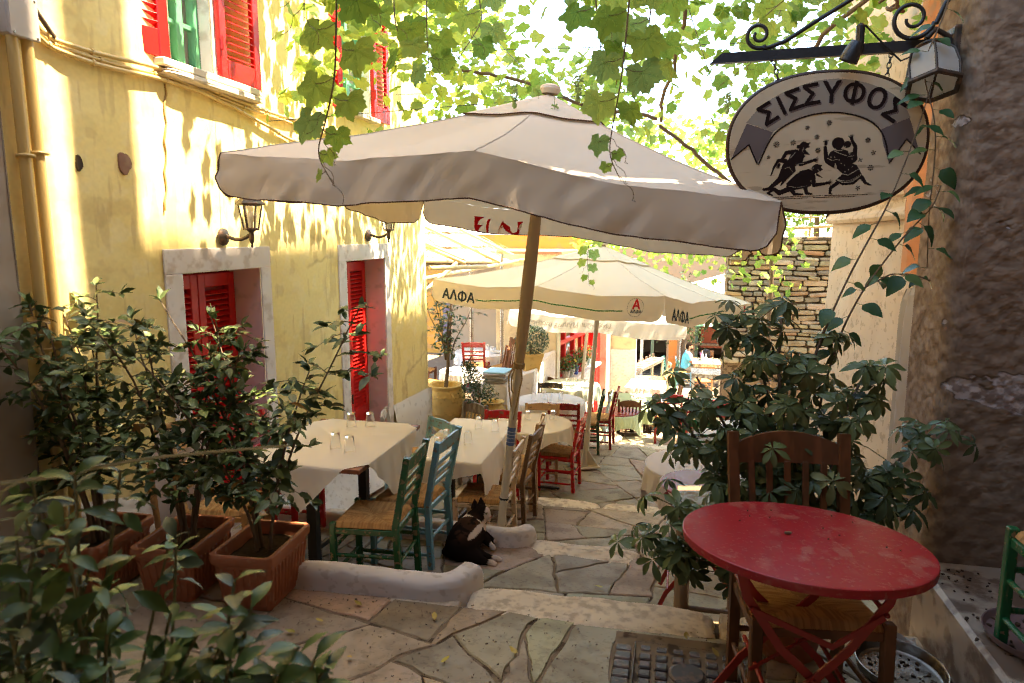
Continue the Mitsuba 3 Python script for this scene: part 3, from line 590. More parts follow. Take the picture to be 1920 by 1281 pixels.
put('back', shp(join([box(1.2, 4.35, 3.84, 3.86, -.3, 14.5), box(1.2, 4.4, 3.44, 3.86, 14.48, 14.50)]), 'm_plaster', col=(.40, .28, .18)), pier)
side = thing('side_house', 'unseen house wall added on the right to shade the landing', 'house'); tag(side, kind='structure')
scene[side] = shp(join([box(1.95, 2.1, -4.0, 3.42, -.2, 14.5), box(1.95, 4.4, -4.0, 3.42, 14.48, 14.5)]), 'm_plaster', col=(.30, .20, .13))  # unseen tall wall and roof added to keep the sun off the landing
labels[side]['label'] = 'unseen brown house wall added along the right to shade the landing'
bc = thing('balcony', 'unseen added balcony over the landing, above the picture', 'balcony'); tag(bc, kind='structure')
scene[bc] = shp(join([box(-3.1, 1.95, -4.0, 1.8, 3.35, 3.5), box(-3.1, 1.95, -4.02, -3.9, .2, 3.35)]), 'm_plaster', col=(.24, .17, .12))  # unseen slab and back wall added to dim the landing
rh = thing('beige_house', 'beige plastered house with orange pilaster and worn mouldings on the right', 'house')
# grey and orange pilaster beside the pier
put('pilaster', shp(join([cbox(1.36, 1.75, 4.22, 4.62, 1.49, 14.5, .012)]), 'm_plaster', col=(.58, .235, .095)), rh, label='orange painted upper pilaster')
put('pilaster', shp(join([cbox(1.47, 1.85, 4.63, 5.1, 1.5, 12.3, .012)]), 'm_plaster', col=(.60, .28, .13)), rh)
put('column_base', shp(join([xf(rock((.40, .42, 2.5), 8, 12, 10, .03, 3), mat((1.56, 4.42, .235)))]), 'm_plaster', 60, col=(.40, .33, .25)), rh, label='rough grey plinth under the orange pilaster')
put('column_base', shp(xf(rock((.34, .5, 2.4), 9, 10, 10, .03, 3), mat((1.66, 4.92, .2))), 'm_plaster', 60, col=(.34, .27, .20)), rh)
# main face with a battered foot that leans out into the alley
def beige_face(u, v):
    Y = 5.12 + u * 2.75; z = np.where(v < .75, -1.5 + v / .75 * 6.5, 5 + (v - .75) / .25 * 7.3)
    lean = np.clip(1.55 - z, 0, 3); out = .045 * lean + .05 * u * np.clip(1.2 - z, 0, 3) ** 1.2
    w = (meshkit.fbm(np.stack([Y * 1.5, z * 1.2, 0 * Y], -1), 4, 21) - .5) * .05
    return 1.60 - out + w, Y, z
Vb, Fb = grid(40, 90, beige_face); put('wall', shp((Vb, Fb[:, ::-1]), 'm_beige_plaster', True), rh)
Ve, Fe = grid(20, 90, lambda u, v: (beige_face(np.ones_like(u), v)[0] + u * 1.6, 7.87 + .05 * np.sin(v * 30) * u, np.where(v < .75, -1.5 + v / .75 * 6.5, 5 + (v - .75) / .25 * 7.3))); put('wall', shp((Ve, Fe), 'm_beige_plaster', True), rh)
put('roof', shp(box(1.5, 4.5, 5.1, 7.9, 12.28, 12.3), 'm_matt', col=(.3, .16, .1)), rh)
put('wall', shp(join([bar((1.72, 4.05, 6.5), (4.5, 4.75, 6.5), .02, 16.0), box(1.74, 1.76, 4.05, 5.12, -1.5, 12.3), box(1.74, 4.5, 4.62, 4.64, 12.3, 14.46), box(2.45, 2.5, 7.9, 10.9, -2.5, 13.6), box(2.5, 6.0, 10.88, 10.9, -2.5, 13.6), box(2.45, 6, 7.9, 10.9, 13.6, 13.64)]), 'm_beige_plaster'), rh)  # unseen rear wing and upper walls added to shade the lane
mp = [(0, 0), (.03, 0), (.05, .03), (.045, .06), (.02, .09), (.02, .14), (.035, .16), (.06, .17), (.07, .20), (.07, .24), (.10, .27), (.11, .31), (0, .33)]
V, F = sweep([(1.575, 5.3, 1.86), (1.575, 6.2, 1.86), (1.575, 7.87, 1.86)], [(-a, b) for a, b in mp]); put('moulding', shp((V + (meshkit.fbm(V * 9, 3, 2)[:, None] - .5) * .02, F[:, ::-1]), 'm_beige_plaster', 25), rh)
V, F = sweep([(1.58, 5.3, 2.45), (1.58, 6.2, 2.45), (1.58, 7.87, 2.45)], [(-a * 1.3, b) for a, b in mp]); put('moulding', shp((V + (meshkit.fbm(V * 9, 3, 2)[:, None] - .5) * .02, F[:, ::-1]), 'm_beige_plaster', 25), rh)
# marble ledge along the right of the landing
led = thing('marble_ledge', 'stained marble ledge along the foot of the dark wall', 'ledge'); tag(led, kind='structure')
V, F = cbox(1.16, 2.6, -1.0, 3.44, -.3, .235, .018)
put('slab', shp((V, F), 'm_marble', 30), led)
# ================================================================ parasols
from scipy.spatial.transform import Rotation
def gtext(s, h, bold=True, depth=.001):
    m = meshkit.text_mesh(s, h, depth, bold); return np.array(m.vertices), np.array(m.faces)
def parasol(label, C, rv, side, ah, val, L, col, seed, group, vent=True, trim=None, base='plate', wav=.02, folds=7, bow=0.0):
    k = thing('parasol', label, 'parasol', group)
    M = np.eye(4); M[:3, :3] = Rotation.from_rotvec(rv).as_matrix(); M[:3, 3] = C; s = side / 2
    r = rng(seed)
    def top(x, y):
        m = np.maximum(np.abs(x), np.abs(y)) / s; q = np.minimum(np.abs(x), np.abs(y)) / np.maximum(np.maximum(np.abs(x), np.abs(y)), 1e-6)
        z = ah * (1 - m) - .05 * np.sin(m * math.pi) * .6
        fold = np.minimum(q, 1 - q) * 2                       # 0 on the ribs, 1 halfway between
        z = z + bow * m * (1 - q) * np.where(y < 0, 1.0, .25)
        z = z - .05 * m * fold - .015 * np.sin(math.pi * m) 
        return z + .006 * m ** 2 * (meshkit.fbm(np.stack([x * 11, y * 11, 0 * x + seed], -1), 2, seed + 5) - .5) * 2 + .022 * m * (meshkit.fbm(np.stack([x * 2.6, y * 2.6, 0 * x + seed], -1), 3, seed) - .5)
    P = lambda m: xf(m, M)
    n = 34
    for i in range(4):
        a = i * math.pi / 2; c_, s_ = math.cos(a), math.sin(a)
        def f(u, v):
            d = (u * s); t = (v * 2 - 1) * d; x, y = c_ * d - s_ * t, s_ * d + c_ * t
            return x, y, top(x, y)
        V, F = grid(n, n, f); put('canopy_panel', shp(P((V, F)), 'm_canvas', True, col=jit(col, r, .03)), k)
    if vent:
        vs = .46
        V, F = grid(16, 16, lambda u, v: ((u * 2 - 1) * vs, (v * 2 - 1) * vs, top((u * 2 - 1) * vs, (v * 2 - 1) * vs) + .010 + .008 * np.maximum(abs(u * 2 - 1), abs(v * 2 - 1))))
        vc = put('vent_cap', shp(P((V, F)), 'm_canvas', True, col=col), k)
        e = np.linspace(-vs, vs, 12); ring = np.r_[np.c_[e, 0 * e - vs], np.c_[0 * e[1:] + vs, e[1:]], np.c_[e[::-1][1:], 0 * e[1:] + vs], np.c_[0 * e[1:-1] - vs, e[::-1][1:-1]]]
        put('hem', shp(P(tube(np.c_[ring, top(ring[:, 0], ring[:, 1]) + .018], .0045, 6, closed=True)), 'm_matt', True, col=trim or col), vc)
    sides = []
    for i in range(4):
        a = i * math.pi / 2 - math.pi / 2; c_, s_ = math.cos(a), math.sin(a)      # side 0 faces -y, 1 faces +x, 2 faces +y, 3 faces -x
        def surf(u, v, i=i, c_=c_, s_=s_):
            t = (u * 2 - 1) * s * 1.0
            x, y = c_ * s - s_ * t, s_ * s + c_ * t
            e = np.clip(np.minimum(u, 1 - u) / .04, 0, 1); drop = val * (.60 + .40 * np.sqrt(np.clip(1 - (1 - e) ** 2, 0, 1)))
            w = (meshkit.fbm(np.stack([u * folds + 0 * v, .5 * v, 0 * u + i * 3.3 + seed], -1), 3, seed + i) - .5) * 2
            w2 = (meshkit.fbm(np.stack([u * folds * 2.6 + v * 1.1, v * .8, 0 * u + i * 5.1 + seed], -1), 2, seed + 9) - .5) * 2
            w3 = (meshkit.fbm(np.stack([u * folds * 5.5 + v * 2.2, v * 1.5, 0 * u + i * 7.7 + seed], -1), 2, seed + 19) - .5) * 2
            o = wav * (.40 * v ** .6 * w3 + 1.0 * v ** .8 * w + .9 * v ** .5 * w2) + .012 * v
            z0 = top(x, y)
            return x + c_ * o, y + s_ * o, z0 - v * drop 
        V, F = grid(150, 14, lambda u, v: surf(u, v))
        va = put('valance', shp(P((V, F)), 'm_canvas', True, col=jit(col, r, .03)), k)
        if trim is not None:
            uu = np.linspace(0, 1, 91); e0 = np.stack(surf(np.r_[0 * np.ones(6), uu, np.ones(6)], np.r_[np.linspace(0, .9, 6), np.ones(91), np.linspace(.9, 0, 6)]), -1)
            put('hem', shp(P(tube(e0, .0038, 6)), 'm_matt', True, col=trim), va)
        sides.append((surf, va))
    for i in range(8):
        a = i * math.pi / 4; q = np.linspace(.06, 1, 24) * s * (1 if i % 2 == 0 else 1); E2 = np.c_[np.sign(round(math.cos(a), 6)) * q, np.sign(round(math.sin(a), 6)) * q]
        put('seam', shp(P(tube(np.c_[E2, top(E2[:, 0], E2[:, 1]) + .001], .0042, 5)), 'm_matt', True, col=np.asarray(col) * .82), k)
    # frame
    put('pole', shp(P(tube([(0, 0, ah - .02), (0, 0, ah - L)], .031, 18)), 'm_satin', 40, col=(.66, .59, .47)), k)
    put('finial', shp(P(xf(lathe([(.055, -.03), (.075, 0), (.07, .02), (.04, .035), (.001, .045)], 20), mat((0, 0, ah + .035)))), 'm_matt', 40, col=col), k)
    put('hub', shp(P(xf(lathe([(.05, 0), (.06, .01), (.06, .06), (.05, .07)], 16), mat((0, 0, ah - .62)))), 'm_satin', 35, col=(.6, .54, .44)), k)
    for i in range(8):
        a = i * math.pi / 4; d = np.array([math.cos(a), math.sin(a)]); E = d * s * (1.0 if i % 2 == 0 else math.sqrt(2)) * .985
        z1 = float(top(np.array(E[0]), np.array(E[1]))) - .02
        rb = put('rib', shp(P(tube([(0.03 * d[0], .03 * d[1], ah - .05), (E[0] * .5, E[1] * .5, (ah - .05 + z1) / 2 - .05), (E[0], E[1], z1)], .010, 6)), 'm_satin', True, col=(.55, .48, .38)), k)
        put('strut', shp(P(rod((.05 * d[0], .05 * d[1], ah - .58), (E[0] * .52, E[1] * .52, (ah - .05 + z1) / 2 - .06), .009, 6)), 'm_satin', True, col=(.55, .48, .38)), rb)
    B = (M @ np.array([0, 0, ah - L, 1]))[:3]
    if base == 'plate':
        zb = B[2]
        put('base_plate', shp(xf(cbox(-.16, .16, -.16, .16, 0, .02, .004), mat(B, rz=.5)), 'm_satin', col=(.62, .56, .45)), k)
        for i in range(4):
            a = .5 + i * math.pi / 2 + math.pi / 4; d = np.array([math.cos(a), math.sin(a), 0])
            V = np.array([d * .035 + (0, 0, .02), d * .19 + (0, 0, .02), d * .05 + (0, 0, .21), d * .035 + (0, 0, .21)]); nrm = np.cross(d, (0, 0, 1)) * .006
            V = np.vstack([V - nrm, V + nrm]) + B; F = np.array([[0, 1, 2], [0, 2, 3], [4, 6, 5], [4, 7, 6], [0, 4, 5], [0, 5, 1], [1, 5, 6], [1, 6, 2], [2, 6, 7], [2, 7, 3]])
            put('fin', shp((V, F), 'm_satin', col=(.60, .54, .44)), k)
        put('sleeve', shp(tube([B, B + M[:3, 2] * .45], .040, 16), 'm_satin', 40, col=(.64, .57, .46)), k)
    return k, M, sides, P
def on_surf(surf, m, off=.004):
    """lays a flat mesh whose x, y are (u, v) on the valance"""
    V, F = m; u, v = V[:, 0], V[:, 1]; e = 1e-3
    Q = np.stack(surf(u, v), -1); du = np.stack(surf(u + e, v), -1) - Q; dv = np.stack(surf(u, v + e), -1) - Q
    n = np.cross(dv, du); n = n / np.linalg.norm(n, axis=1, keepdims=True)
    return Q + n * (off + V[:, 2:3]), F
def on_valance(sd, m, side, val, u0, v0, mirror=False):
    """m in metres, its origin at (u0, v0) on the valance"""
    V, F = m; V = V.copy(); u = u0 + (V[:, 0] / side) * (-1 if mirror else 1); v = v0 - V[:, 1] / val
    Q = np.c_[u, np.clip(v, .0, 1.0), V[:, 2]]
    return Q, F
CANV = (0.62, 0.54, 0.44)
c1 = np.array([-.966, 4.992, 2.001])
u1, M1, S1, P1 = parasol('big weathered beige parasol with brown piped valance and leaning pole in the foreground', c1, (-.033, .105, -.037), 3.0, .727, .238, 3.46, CANV, 1, None, trim=(.10, .055, .035), base='none', wav=.036, folds=9, bow=.12)
# rope tied round the pole and the loose end of the cover
R1 = M1[:3, :3]; pole_at = lambda t: c1 + R1 @ np.array([0, 0, .727 - t])
a = np.linspace(0, 6 * math.pi, 60); kn = pole_at(1.93)
rope = put('rope', shp(tube(np.array([pole_at(1.93 + .012 * i / 60 * 3) + R1 @ np.array([.040 * math.cos(t), .040 * math.sin(t), 0]) for i, t in enumerate(a)]), .0065, 6), 'm_matt', True, col=(.42, .30, .15)), u1)
for dx, ln in ((-.035, .33), (-.02, .22), (.03, .42)): put('rope_end', shp(tube([kn + R1 @ np.array([dx * .6, -.042, 0]), kn + R1 @ np.array([dx * 1.6, -.055, -.10]), kn + R1 @ np.array([dx * 1.2, -.05, -.2]), kn + R1 @ np.array([dx * .4, -.043, -ln])], .006, 6), 'm_matt', True, col=(.45, .33, .17)), rope)
V, F = grid(20, 10, lambda u, v: (.036 * np.cos(u * 5.2 + 2.2) * (1 + .35 * np.sin(v * 3.1)), .036 * np.sin(u * 5.2 + 2.2) * (1 + .35 * np.sin(v * 3.1)) - .006, .727 - .72 - v * 1.2))
put('cloth_strap', shp(P1((V, F)), 'm_cloth', True, col=(.46, .35, .22)), u1)
lab_ = tube([pole_at(2.42), pole_at(2.56)], .0318, 18, caps=False); put('label', shp(lab_, 'm_satin', True, col=(.10, .17, .42)), u1, label='blue printed sticker round the leaning pole')
for t in (2.45, 2.475, 2.50, 2.53): put('print_line', shp(tube([pole_at(t), pole_at(t + .006)], .0321, 18, caps=False), 'm_satin', True, col=(.55, .60, .72)), u1)
for t in (2.98,): put('collar', shp(tube([pole_at(t), pole_at(t + .012)], .036, 18), 'm_iron', 40), u1)
# red print on the far valance, seen from inside
def emb(zs): return np.array([(780 + a * .15625, 400 + b * .15625) for a, b in zs])
REDINK = (.50, .015, .02)
for zs in ([(705, 15), (825, 15), (780, 45), (755, 80), (750, 125), (805, 122), (778, 160), (765, 200), (805, 215), (735, 222), (712, 150)], [(870, 45), (905, 38), (885, 100), (880, 170), (880, 235), (860, 232), (845, 150), (852, 90)],
           [(1050, 65), (1070, 100), (1140, 160), (1145, 205), (1180, 240), (1225, 220), (1235, 150), (1225, 95), (1290, 90), (1275, 170), (1245, 262), (1160, 250), (1095, 200), (1060, 150), (1035, 190), (1015, 245), (1005, 245), (1020, 150)]):
    q = emb(zs); un = 1 - (6.79 * (q[:, 0] - 793)) / (6.79 * (q[:, 0] - 793) + 6.07 * (1390 - q[:, 0])); vn = (q[:, 1] - (372 + .1 * (q[:, 0] - 795))) / 51
    V, F = tri2d(Polygon(np.c_[un, np.clip(vn, 0, .985)])); m = (np.c_[V, 0 * V[:, 0]], F); Q, F = on_surf(S1[2][0], m, -.004)
    put('print', shp(P1((Q, np.vstack([F, F[:, ::-1]]))), 'm_matt', col=REDINK), S1[2][1])
# second parasol with the green line and lettering
INK, GRN = (.035, .05, .06), (.05, .20, .07)
CAN2 = (0.72, 0.64, 0.50)
u2, M2, S2, P2 = parasol('cream parasol printed with a green line and dark Greek lettering, upright on a base plate', (-.916, 8.902, 1.028), (-.097, .038, -.377), 3.0, .589, .256, 2.86, CAN2, 2, None, wav=.010, folds=4)
def stamp(S, side, val, txt, h, u0, v0, col, bold=True, mirror=False, squash=1.0):
    V, F = gtext(txt, h, bold); V = V * np.array([squash, 1, 1]); F2 = F
    Q, _ = on_valance(None, (V, F), side, val, u0, v0, mirror)
    return on_surf(S[0], (Q, F if not mirror else F[:, ::-1]), .003)
def serif(S, P, owner, u0, v0, h, squash=1.0):
    put('lettering', shp(P(stamp(S, 3.0, .256, 'ΑΛΦΑ', h, u0, v0, INK, True, squash=squash)), 'm_matt', col=INK), owner)
serif(S2[0], P2, S2[0][1], .055, .78, .115, 1.06); serif(S2[1], P2, S2[1][1], .07, .85, .115, 1.05)
def strip(S, P, owner, u0, u1, v0, v1, w, col, nm='line'):
    V, F = grid(40, 1, lambda a, b: (u0 + a * (u1 - u0), v0 + a * (v1 - v0) + (b - .5) * w, 0 * a)); Q, F = on_surf(S[0], (V, F), .003)
    put(nm, shp(P((Q, np.vstack([F, F[:, ::-1]]))), 'm_matt', col=col), owner)
strip(S2[0], P2, S2[0][1], .224, .855, .62, .60, .045, GRN); strip(S2[1], P2, S2[1][1], .24, .82, .62, .5, .045, GRN)
def emblem(S, P, owner, u0, v0):
    t = np.linspace(0, 2 * np.pi, 33)[:-1]; ring = np.c_[u0 + .090 / 3 * np.cos(t), v0 + .095 / .256 * np.sin(t)]
    ri = np.c_[u0 + .086 / 3 * np.cos(t), v0 + .091 / .256 * np.sin(t)]
    V, F = tri2d(Polygon(ring, [ri])); Q, F = on_surf(S[0], (np.c_[V, 0 * V[:, 0]], F), .003); put('emblem_ring', shp(P((Q, np.vstack([F, F[:, ::-1]]))), 'm_matt', col=(.25, .2, .15)), owner)
    m = gtext('A', .095, True); Q, F = on_valance(None, (m[0] - np.array([.038, 0, 0]), m[1]), 3.0, .256, u0, v0 + .06); put('emblem_letter', shp(P(on_surf(S[0], (Q, F), .003)), 'm_matt', col=(.55, .02, .02)), owner)
    m = gtext('ΑΛΦΑ', .030, True); Q, F = on_valance(None, (m[0] - np.array([.05, 0, 0]), m[1]), 3.0, .256, u0, v0 + .22); put('emblem_word', shp(P(on_surf(S[0], (Q, F), .003)), 'm_matt', col=INK), owner)
emblem(S2[0], P2, S2[0][1], .90, .45); emblem(S2[1], P2, S2[1][1], .905, .40)
# third and fourth parasols
u3, M3, S3, P3 = parasol('white parasol with faded mirrored lettering farther down the street', (-1.505, 12.87, .385), (-.02, .08, .216), 2.95, .50, .26, 2.85, (0.74, 0.71, 0.66), 3, None, wav=.014)
m = gtext('Live your Mythos moments!', .085, False); Q, F = on_valance(None, m, 2.95, .26, .58, .62, True); put('lettering', shp(P3(on_surf(S3[0][0], (Q, F[:, ::-1]), .003)), 'm_matt', col=(.40, .37, .34)), S3[0][1])
u4, M4, S4, P4 = parasol('sunlit white parasol at the end of the street, partly behind the schefflera', (1.35, 17.6, .35), (.02, -.03, .3), 3.0, .5, .25, 3.1, (0.76, 0.74, 0.70), 4, None, wav=.012)
# ================================================================ the grape vine overhead
def vine_leaf(seed, n=40, ring=True):
    r = rng(seed)
    A = np.radians([0, 14, 28, 44, 58, 72, 88, 104, 120, 136, 152, 168, 180]); Rr = np.array([.64, .52, .42, .50, .57, .47, .40, .44, .48, .42, .37, .29, .06])
    t = (np.arange(n) + .5) / n * 2 * np.pi - np.pi; rad = np.interp(np.abs(t), A, Rr * (1 + r.uniform(-.07, .07, 13)))
    rad = rad * (1 + .055 * np.where(np.arange(n) % 2, 1, -1) * (np.abs(t) < 2.9))
    out = np.c_[rad * np.sin(t), rad * np.cos(t)]
    rings = ([out * .5] if ring else []) + [out]; P = np.vstack([[(0, 0)]] + rings)
    x, y = P[:, 0], P[:, 1]; d = np.hypot(x, y); th = np.arctan2(x, y)
    z = -.30 * d ** 2 + .035 * np.cos(th * 5.6) * d * 2 + .05 * np.sin(th * 3 + seed) * d - .16 * np.abs(x) ** 1.3 * r.uniform(.3, 1.2) + r.uniform(-.25, .1) * y * np.abs(y)
    V = np.c_[x, y, z]; j = np.arange(n); k = (j + 1) % n; F = [np.stack([0 * j, 1 + k, 1 + j], 1)]
    if ring: F += [np.stack([1 + j, 1 + k, 1 + n + k], 1), np.stack([1 + j, 1 + n + k, 1 + n + j], 1)]
    F = np.vstack(F); F = F[j[:-1] if False else slice(None)]
    return V, F
VT = [(0.28, 0.42, 0.065), (0.34, 0.46, 0.08), (0.20, 0.34, 0.06), (0.40, 0.50, 0.10), (0.29, 0.42, 0.12)]
def veined(seed, c):
    """a leaf with its raised, paler veins on both faces"""
    V, F = vine_leaf(seed); ms, cs = [(V, F)], [np.tile(c, (len(V), 1))]; n = 40; pale = np.clip(np.asarray(c) * 1.25 + (.06, .05, .06), 0, 1)
    strips = []
    for t, rr_ in ((0, .56), (1.01, .46), (-1.01, .46), (2.05, .38), (-2.05, .38)):
        strips.append(((0, 0), (rr_ * math.sin(t), rr_ * math.cos(t)), .011))
        for u in (.35, .58, .78):
            for sd in (-1, 1): b = np.array([math.sin(t), math.cos(t)]) * rr_ * u; e = b + np.array([math.sin(t + sd * .75), math.cos(t + sd * .75)]) * .15 * (1.25 - u); strips.append((tuple(b), tuple(e), .006))
    from scipy.spatial import cKDTree
    kd = cKDTree(V[:, :2])
    def zat(p):
        d, i = kd.query(p, 4); w = 1 / (d + .02); return float((V[i, 2] * w).sum() / w.sum())
    for a, b, w in strips:
        a, b = np.array(a), np.array(b); d = unit(b - a); nn = np.array([-d[1], d[0]]) * w / 2
        for off in (.012, -.012):
            pts = [a + (b - a) * q for q in (0, .5, 1)]; Q = np.array([(*(p + sg_ * nn * (1 - .7 * q)), zat(p) + off) for q, p in zip((0, .5, 1), pts) for sg_ in (-1, 1)])
            ms.append((Q, np.array([[0, 1, 3], [0, 3, 2], [2, 3, 5], [2, 5, 4]]))); cs.append(np.tile(pale, (6, 1)))
    V, F = join(ms); return shp((V, F), 'm_vine_leaf', True, col=np.vstack(cs))
LEAF_NEAR = [[veined(100 + v, c) for c in VT] for v in range(5)]
FARV = [vine_leaf(200 + v, 22, True) for v in range(5)]
vine = thing('grape_vine', 'grape vine trained over the lane with translucent green leaves and hanging bunches', 'vine')
def leaf_frame(tip, nrm):
    y = unit(tip); z = unit(np.asarray(nrm) - y * (np.asarray(nrm) @ y)); return np.cross(y, z), y, z
vr = rng(77)
_near = [0]
def near_leaf(pos, size, tip, nrm):
    if _near[0] >= 296: return
    _near[0] += 1
    x, y, z = leaf_frame(tip, nrm); size *= .86; put('leaf', LEAF_NEAR[vr.integers(5)][vr.integers(5)], vine, frame(pos, x, y, z, size))
def petiole(a, b, r=.0014): return tube([a, (np.asarray(a) + b) / 2 + (0, 0, -.006), b], r, 5)
STEMC = (.20, .13, .06)
def shoot(path, leaves, r0=.004, seed=0, label=None):
    """a hanging shoot: a stem and leaves (t, sideways, size), each on a petiole"""
    P = np.array(path, float); t = np.linspace(0, 1, 24); s = np.linspace(0, 1, len(P)); Q = np.stack([np.interp(t, s, P[:, i]) for i in range(3)], 1)
    for _ in range(3): Q[1:-1] = (Q[:-2] + Q[1:-1] * 2 + Q[2:]) / 4
    r = rng(seed); st = [tube(Q, np.linspace(r0, r0 * .4, 24), 6)]
    for u, sd, sz in leaves:
        i = min(int(u * 23), 22); p = Q[i]; d = np.array([sd, r.uniform(-.25, .1), -.25]); b = p + unit(d) * sz * .45
        st.append(petiole(p, b)); near_leaf(b, sz, (sd * .25 + r.uniform(-.2, .2), r.uniform(-.5, .0), -1), (r.uniform(-.5, .5) + .2 * sd, -.75, r.uniform(.25, .9)))
    for u in (.55, .7, .86, .97):
        i = min(int(u * 23), 23); a = np.linspace(0, 1, 14); sd = r.choice([-1, 1]); c = Q[i]
        st.append(tube(np.c_[c[0] + sd * .07 * a + .012 * np.sin(a * 12) * a, c[1] - .02 * a, c[2] - .10 * a ** 1.3 + .01 * np.cos(a * 12) * a], .0011, 4))
    put('shoot', shp(join(st), 'm_satin', True, col=STEMC), vine)
L10 = [(.04, -1, .155), (.10, 1, .17), (.20, -1, .16), (.30, 1, .165), (.40, -1, .16), (.50, 1, .14), (.58, -1, .15), (.68, 1, .11), (.80, 1, .075), (.93, -1, .06)]
shoot([(-1.121, 2.267, 2.625), (-1.117, 2.235, 2.415), (-1.115, 2.21, 2.258), (-1.141, 2.182, 2.118), (-1.169, 2.159, 2.013), (-1.109, 2.158, 1.917)], L10, seed=1)
shoot([(-.179, 2.65, 2.682), (-.19, 2.613, 2.459), (-.202, 2.583, 2.291), (-.225, 2.554, 2.142), (-.239, 2.533, 2.03), (-.19, 2.53, 1.937)],
      [(.02, -1, .17), (.08, 1, .18), (.16, -1, .16), (.24, 1, .17), (.33, -1, .15), (.38, 1, .16), (.48, -1, .15), (.54, 1, .12), (.70, -1, .10), (.80, 1, .06), (.88, -1, .055)], seed=2)
L6 = [(.1, -1, .16), (.25, 1, .17), (.42, -1, .16), (.6, 1, .15), (.8, 1, .14), (.95, -1, .13)]
shoot([(-1.191, 2.917, 2.898), (-1.171, 2.88, 2.633), (-1.122, 2.867, 2.479)], L6, seed=3)
shoot([(-1.085, 3.045, 2.892), (-1.075, 3.004, 2.618), (-1.058, 2.979, 2.435)], L6, seed=4)
shoot([(-.941, 3.298, 2.968), (-.897, 3.269, 2.724), (-.999, 3.219, 2.554)], L6[:5], seed=5)
shoot([(.811, 4.473, 3.234), (.554, 4.385, 3.056), (.356, 4.311, 2.878), (.244, 4.262, 2.73)], L6, seed=6)
shoot([(.67, 5.083, 3.36), (.579, 5.013, 3.052), (.484, 4.964, 2.881), (.254, 4.884, 2.71)], L6, seed=7)
shoot([(-.336, 2.779, 2.739), (-.31, 2.757, 2.561), (-.284, 2.731, 2.364)], L6[:5], seed=9)
shoot([(-.106, 2.942, 2.777), (-.128, 2.898, 2.531), (-.101, 2.872, 2.326)], L6, seed=10)
shoot([(-1.165, 2.142, 2.70), (-1.169, 2.12, 2.42)], L6[:3], seed=11)
shoot([(-1.085, 2.391, 2.80), (-1.06, 2.365, 2.499)], L6[:4], seed=12)
shoot([(.95, 3.9, 3.35), (.80, 3.9, 3.05), (.66, 3.9, 2.86)], [(.3, 1, .15), (.55, -1, .15), (.9, 1, .14)], seed=13)
shoot([(-.80, 8.6, 2.3), (-.80, 7.4, 1.90), (-.812, 7.08, 1.753), (-.858, 7.03, 1.54), (-.82, 6.99, 1.24)],
      [(.45, -1, .16), (.55, 1, .17), (.66, -1, .15), (.72, 1, .15), (.8, -1, .13), (.86, 1, .13), (.93, -1, .10), (.99, 1, .08)], seed=8)
# the mass of the vine: leaves on the wires, thinner at the openings
def scatter(n, lo, hi, seed, dens=None, size=(.075, .13), hang=.35):
    r = rng(seed); P = r.uniform(lo, hi, (int(n * 2.4), 3))
    if dens is not None: P = P[r.uniform(size=len(P)) < dens(P)]
    P = P[:n]; out = []
    for p in P:
        az = r.uniform(0, 2 * np.pi); tip = np.array([math.cos(az), math.sin(az), -r.uniform(.1, 1.6) * hang * 2]); nrm = np.array([r.normal(0, .45), r.normal(0, .45) - .15, 1.0])
        out.append((p, r.uniform(*size), tip, nrm))
    return out
def clumps(P, f=1.3, lo=.40, hi=.62, seed=3):
    q = meshkit.fbm(P * f, 3, seed); return np.clip((q - lo) / (hi - lo), 0, 1)
def hole(P, c, r): return np.clip((np.linalg.norm((P[:, :2] - np.array(c[:2])) / np.array(r), axis=1) - .8) / .4, 0, 1)
roof = scatter(2500, (-2.35, 3.9, 3.05), (2.2, 12.5, 3.55), 11, lambda P: clumps(P, 1.1, .36, .55) * hole(P, (.15, 8.4), (.75, 1.7)) * hole(P, (-.45, 5.0), (.75, .6)))
roof += scatter(700, (-2.3, 5.5, 2.55), (1.6, 11.5, 3.1), 12, lambda P: clumps(P, 1.2, .44, .6, 5) * hole(P, (.15, 8.4), (.75, 1.9)), hang=.9)
roof += scatter(330, (-3.05, 4.7, 2.5), (-2.2, 8.6, 3.4), 13, lambda P: clumps(P, 1.6, .46, .6, 6), hang=.9)
roof += scatter(220, (-1.9, 3.05, 3.0), (1.5, 3.8, 3.6), 14, lambda P: clumps(P, 1.2, .36, .52, 7))
roof += scatter(520, (-2.95, 4.2, 3.65), (-1.9, 8.6, 4.35), 16, lambda P: clumps(P, 1.7, .44, .56, 9))  # leaves above the view, added to dapple the yellow wall with shade
roof += scatter(420, (-1.1, 10.2, .9), (1.9, 12.8, 2.2), 15, lambda P: clumps(P, 1.2, .42, .58, 8), hang=1.0)
roof += scatter(1000, (.2, 11.8, 2.9), (3.2, 15.2, 3.4), 17, lambda P: clumps(P, 1.2, .25, .45, 10))  # mostly hidden leaves added to shade the tables farther down
roof += scatter(700, (-1.9, 12.6, 1.25), (1.7, 14.4, 2.35), 18, lambda P: clumps(P, 1.3, .32, .5, 11), hang=1.0)
roof.sort(key=lambda o: np.linalg.norm(o[0] - EYE) / o[1])
ahead = [o for o in roof if o[0][1] > 2.4]
for o in ahead[:296 - _near[0]]: near_leaf(*o)
rest = [o for o in roof if o[0][1] <= 2.4] + ahead[296 - _near[0]:]
Vs, Fs, Cs, n0 = [], [], [], 0
for i, (p, s, tip, nrm) in enumerate(roof):
    if any(o[0] is p for o in ()): pass
done = {id(o[0]) for o in ahead[:max(0, 296 - 0)]} if False else set()
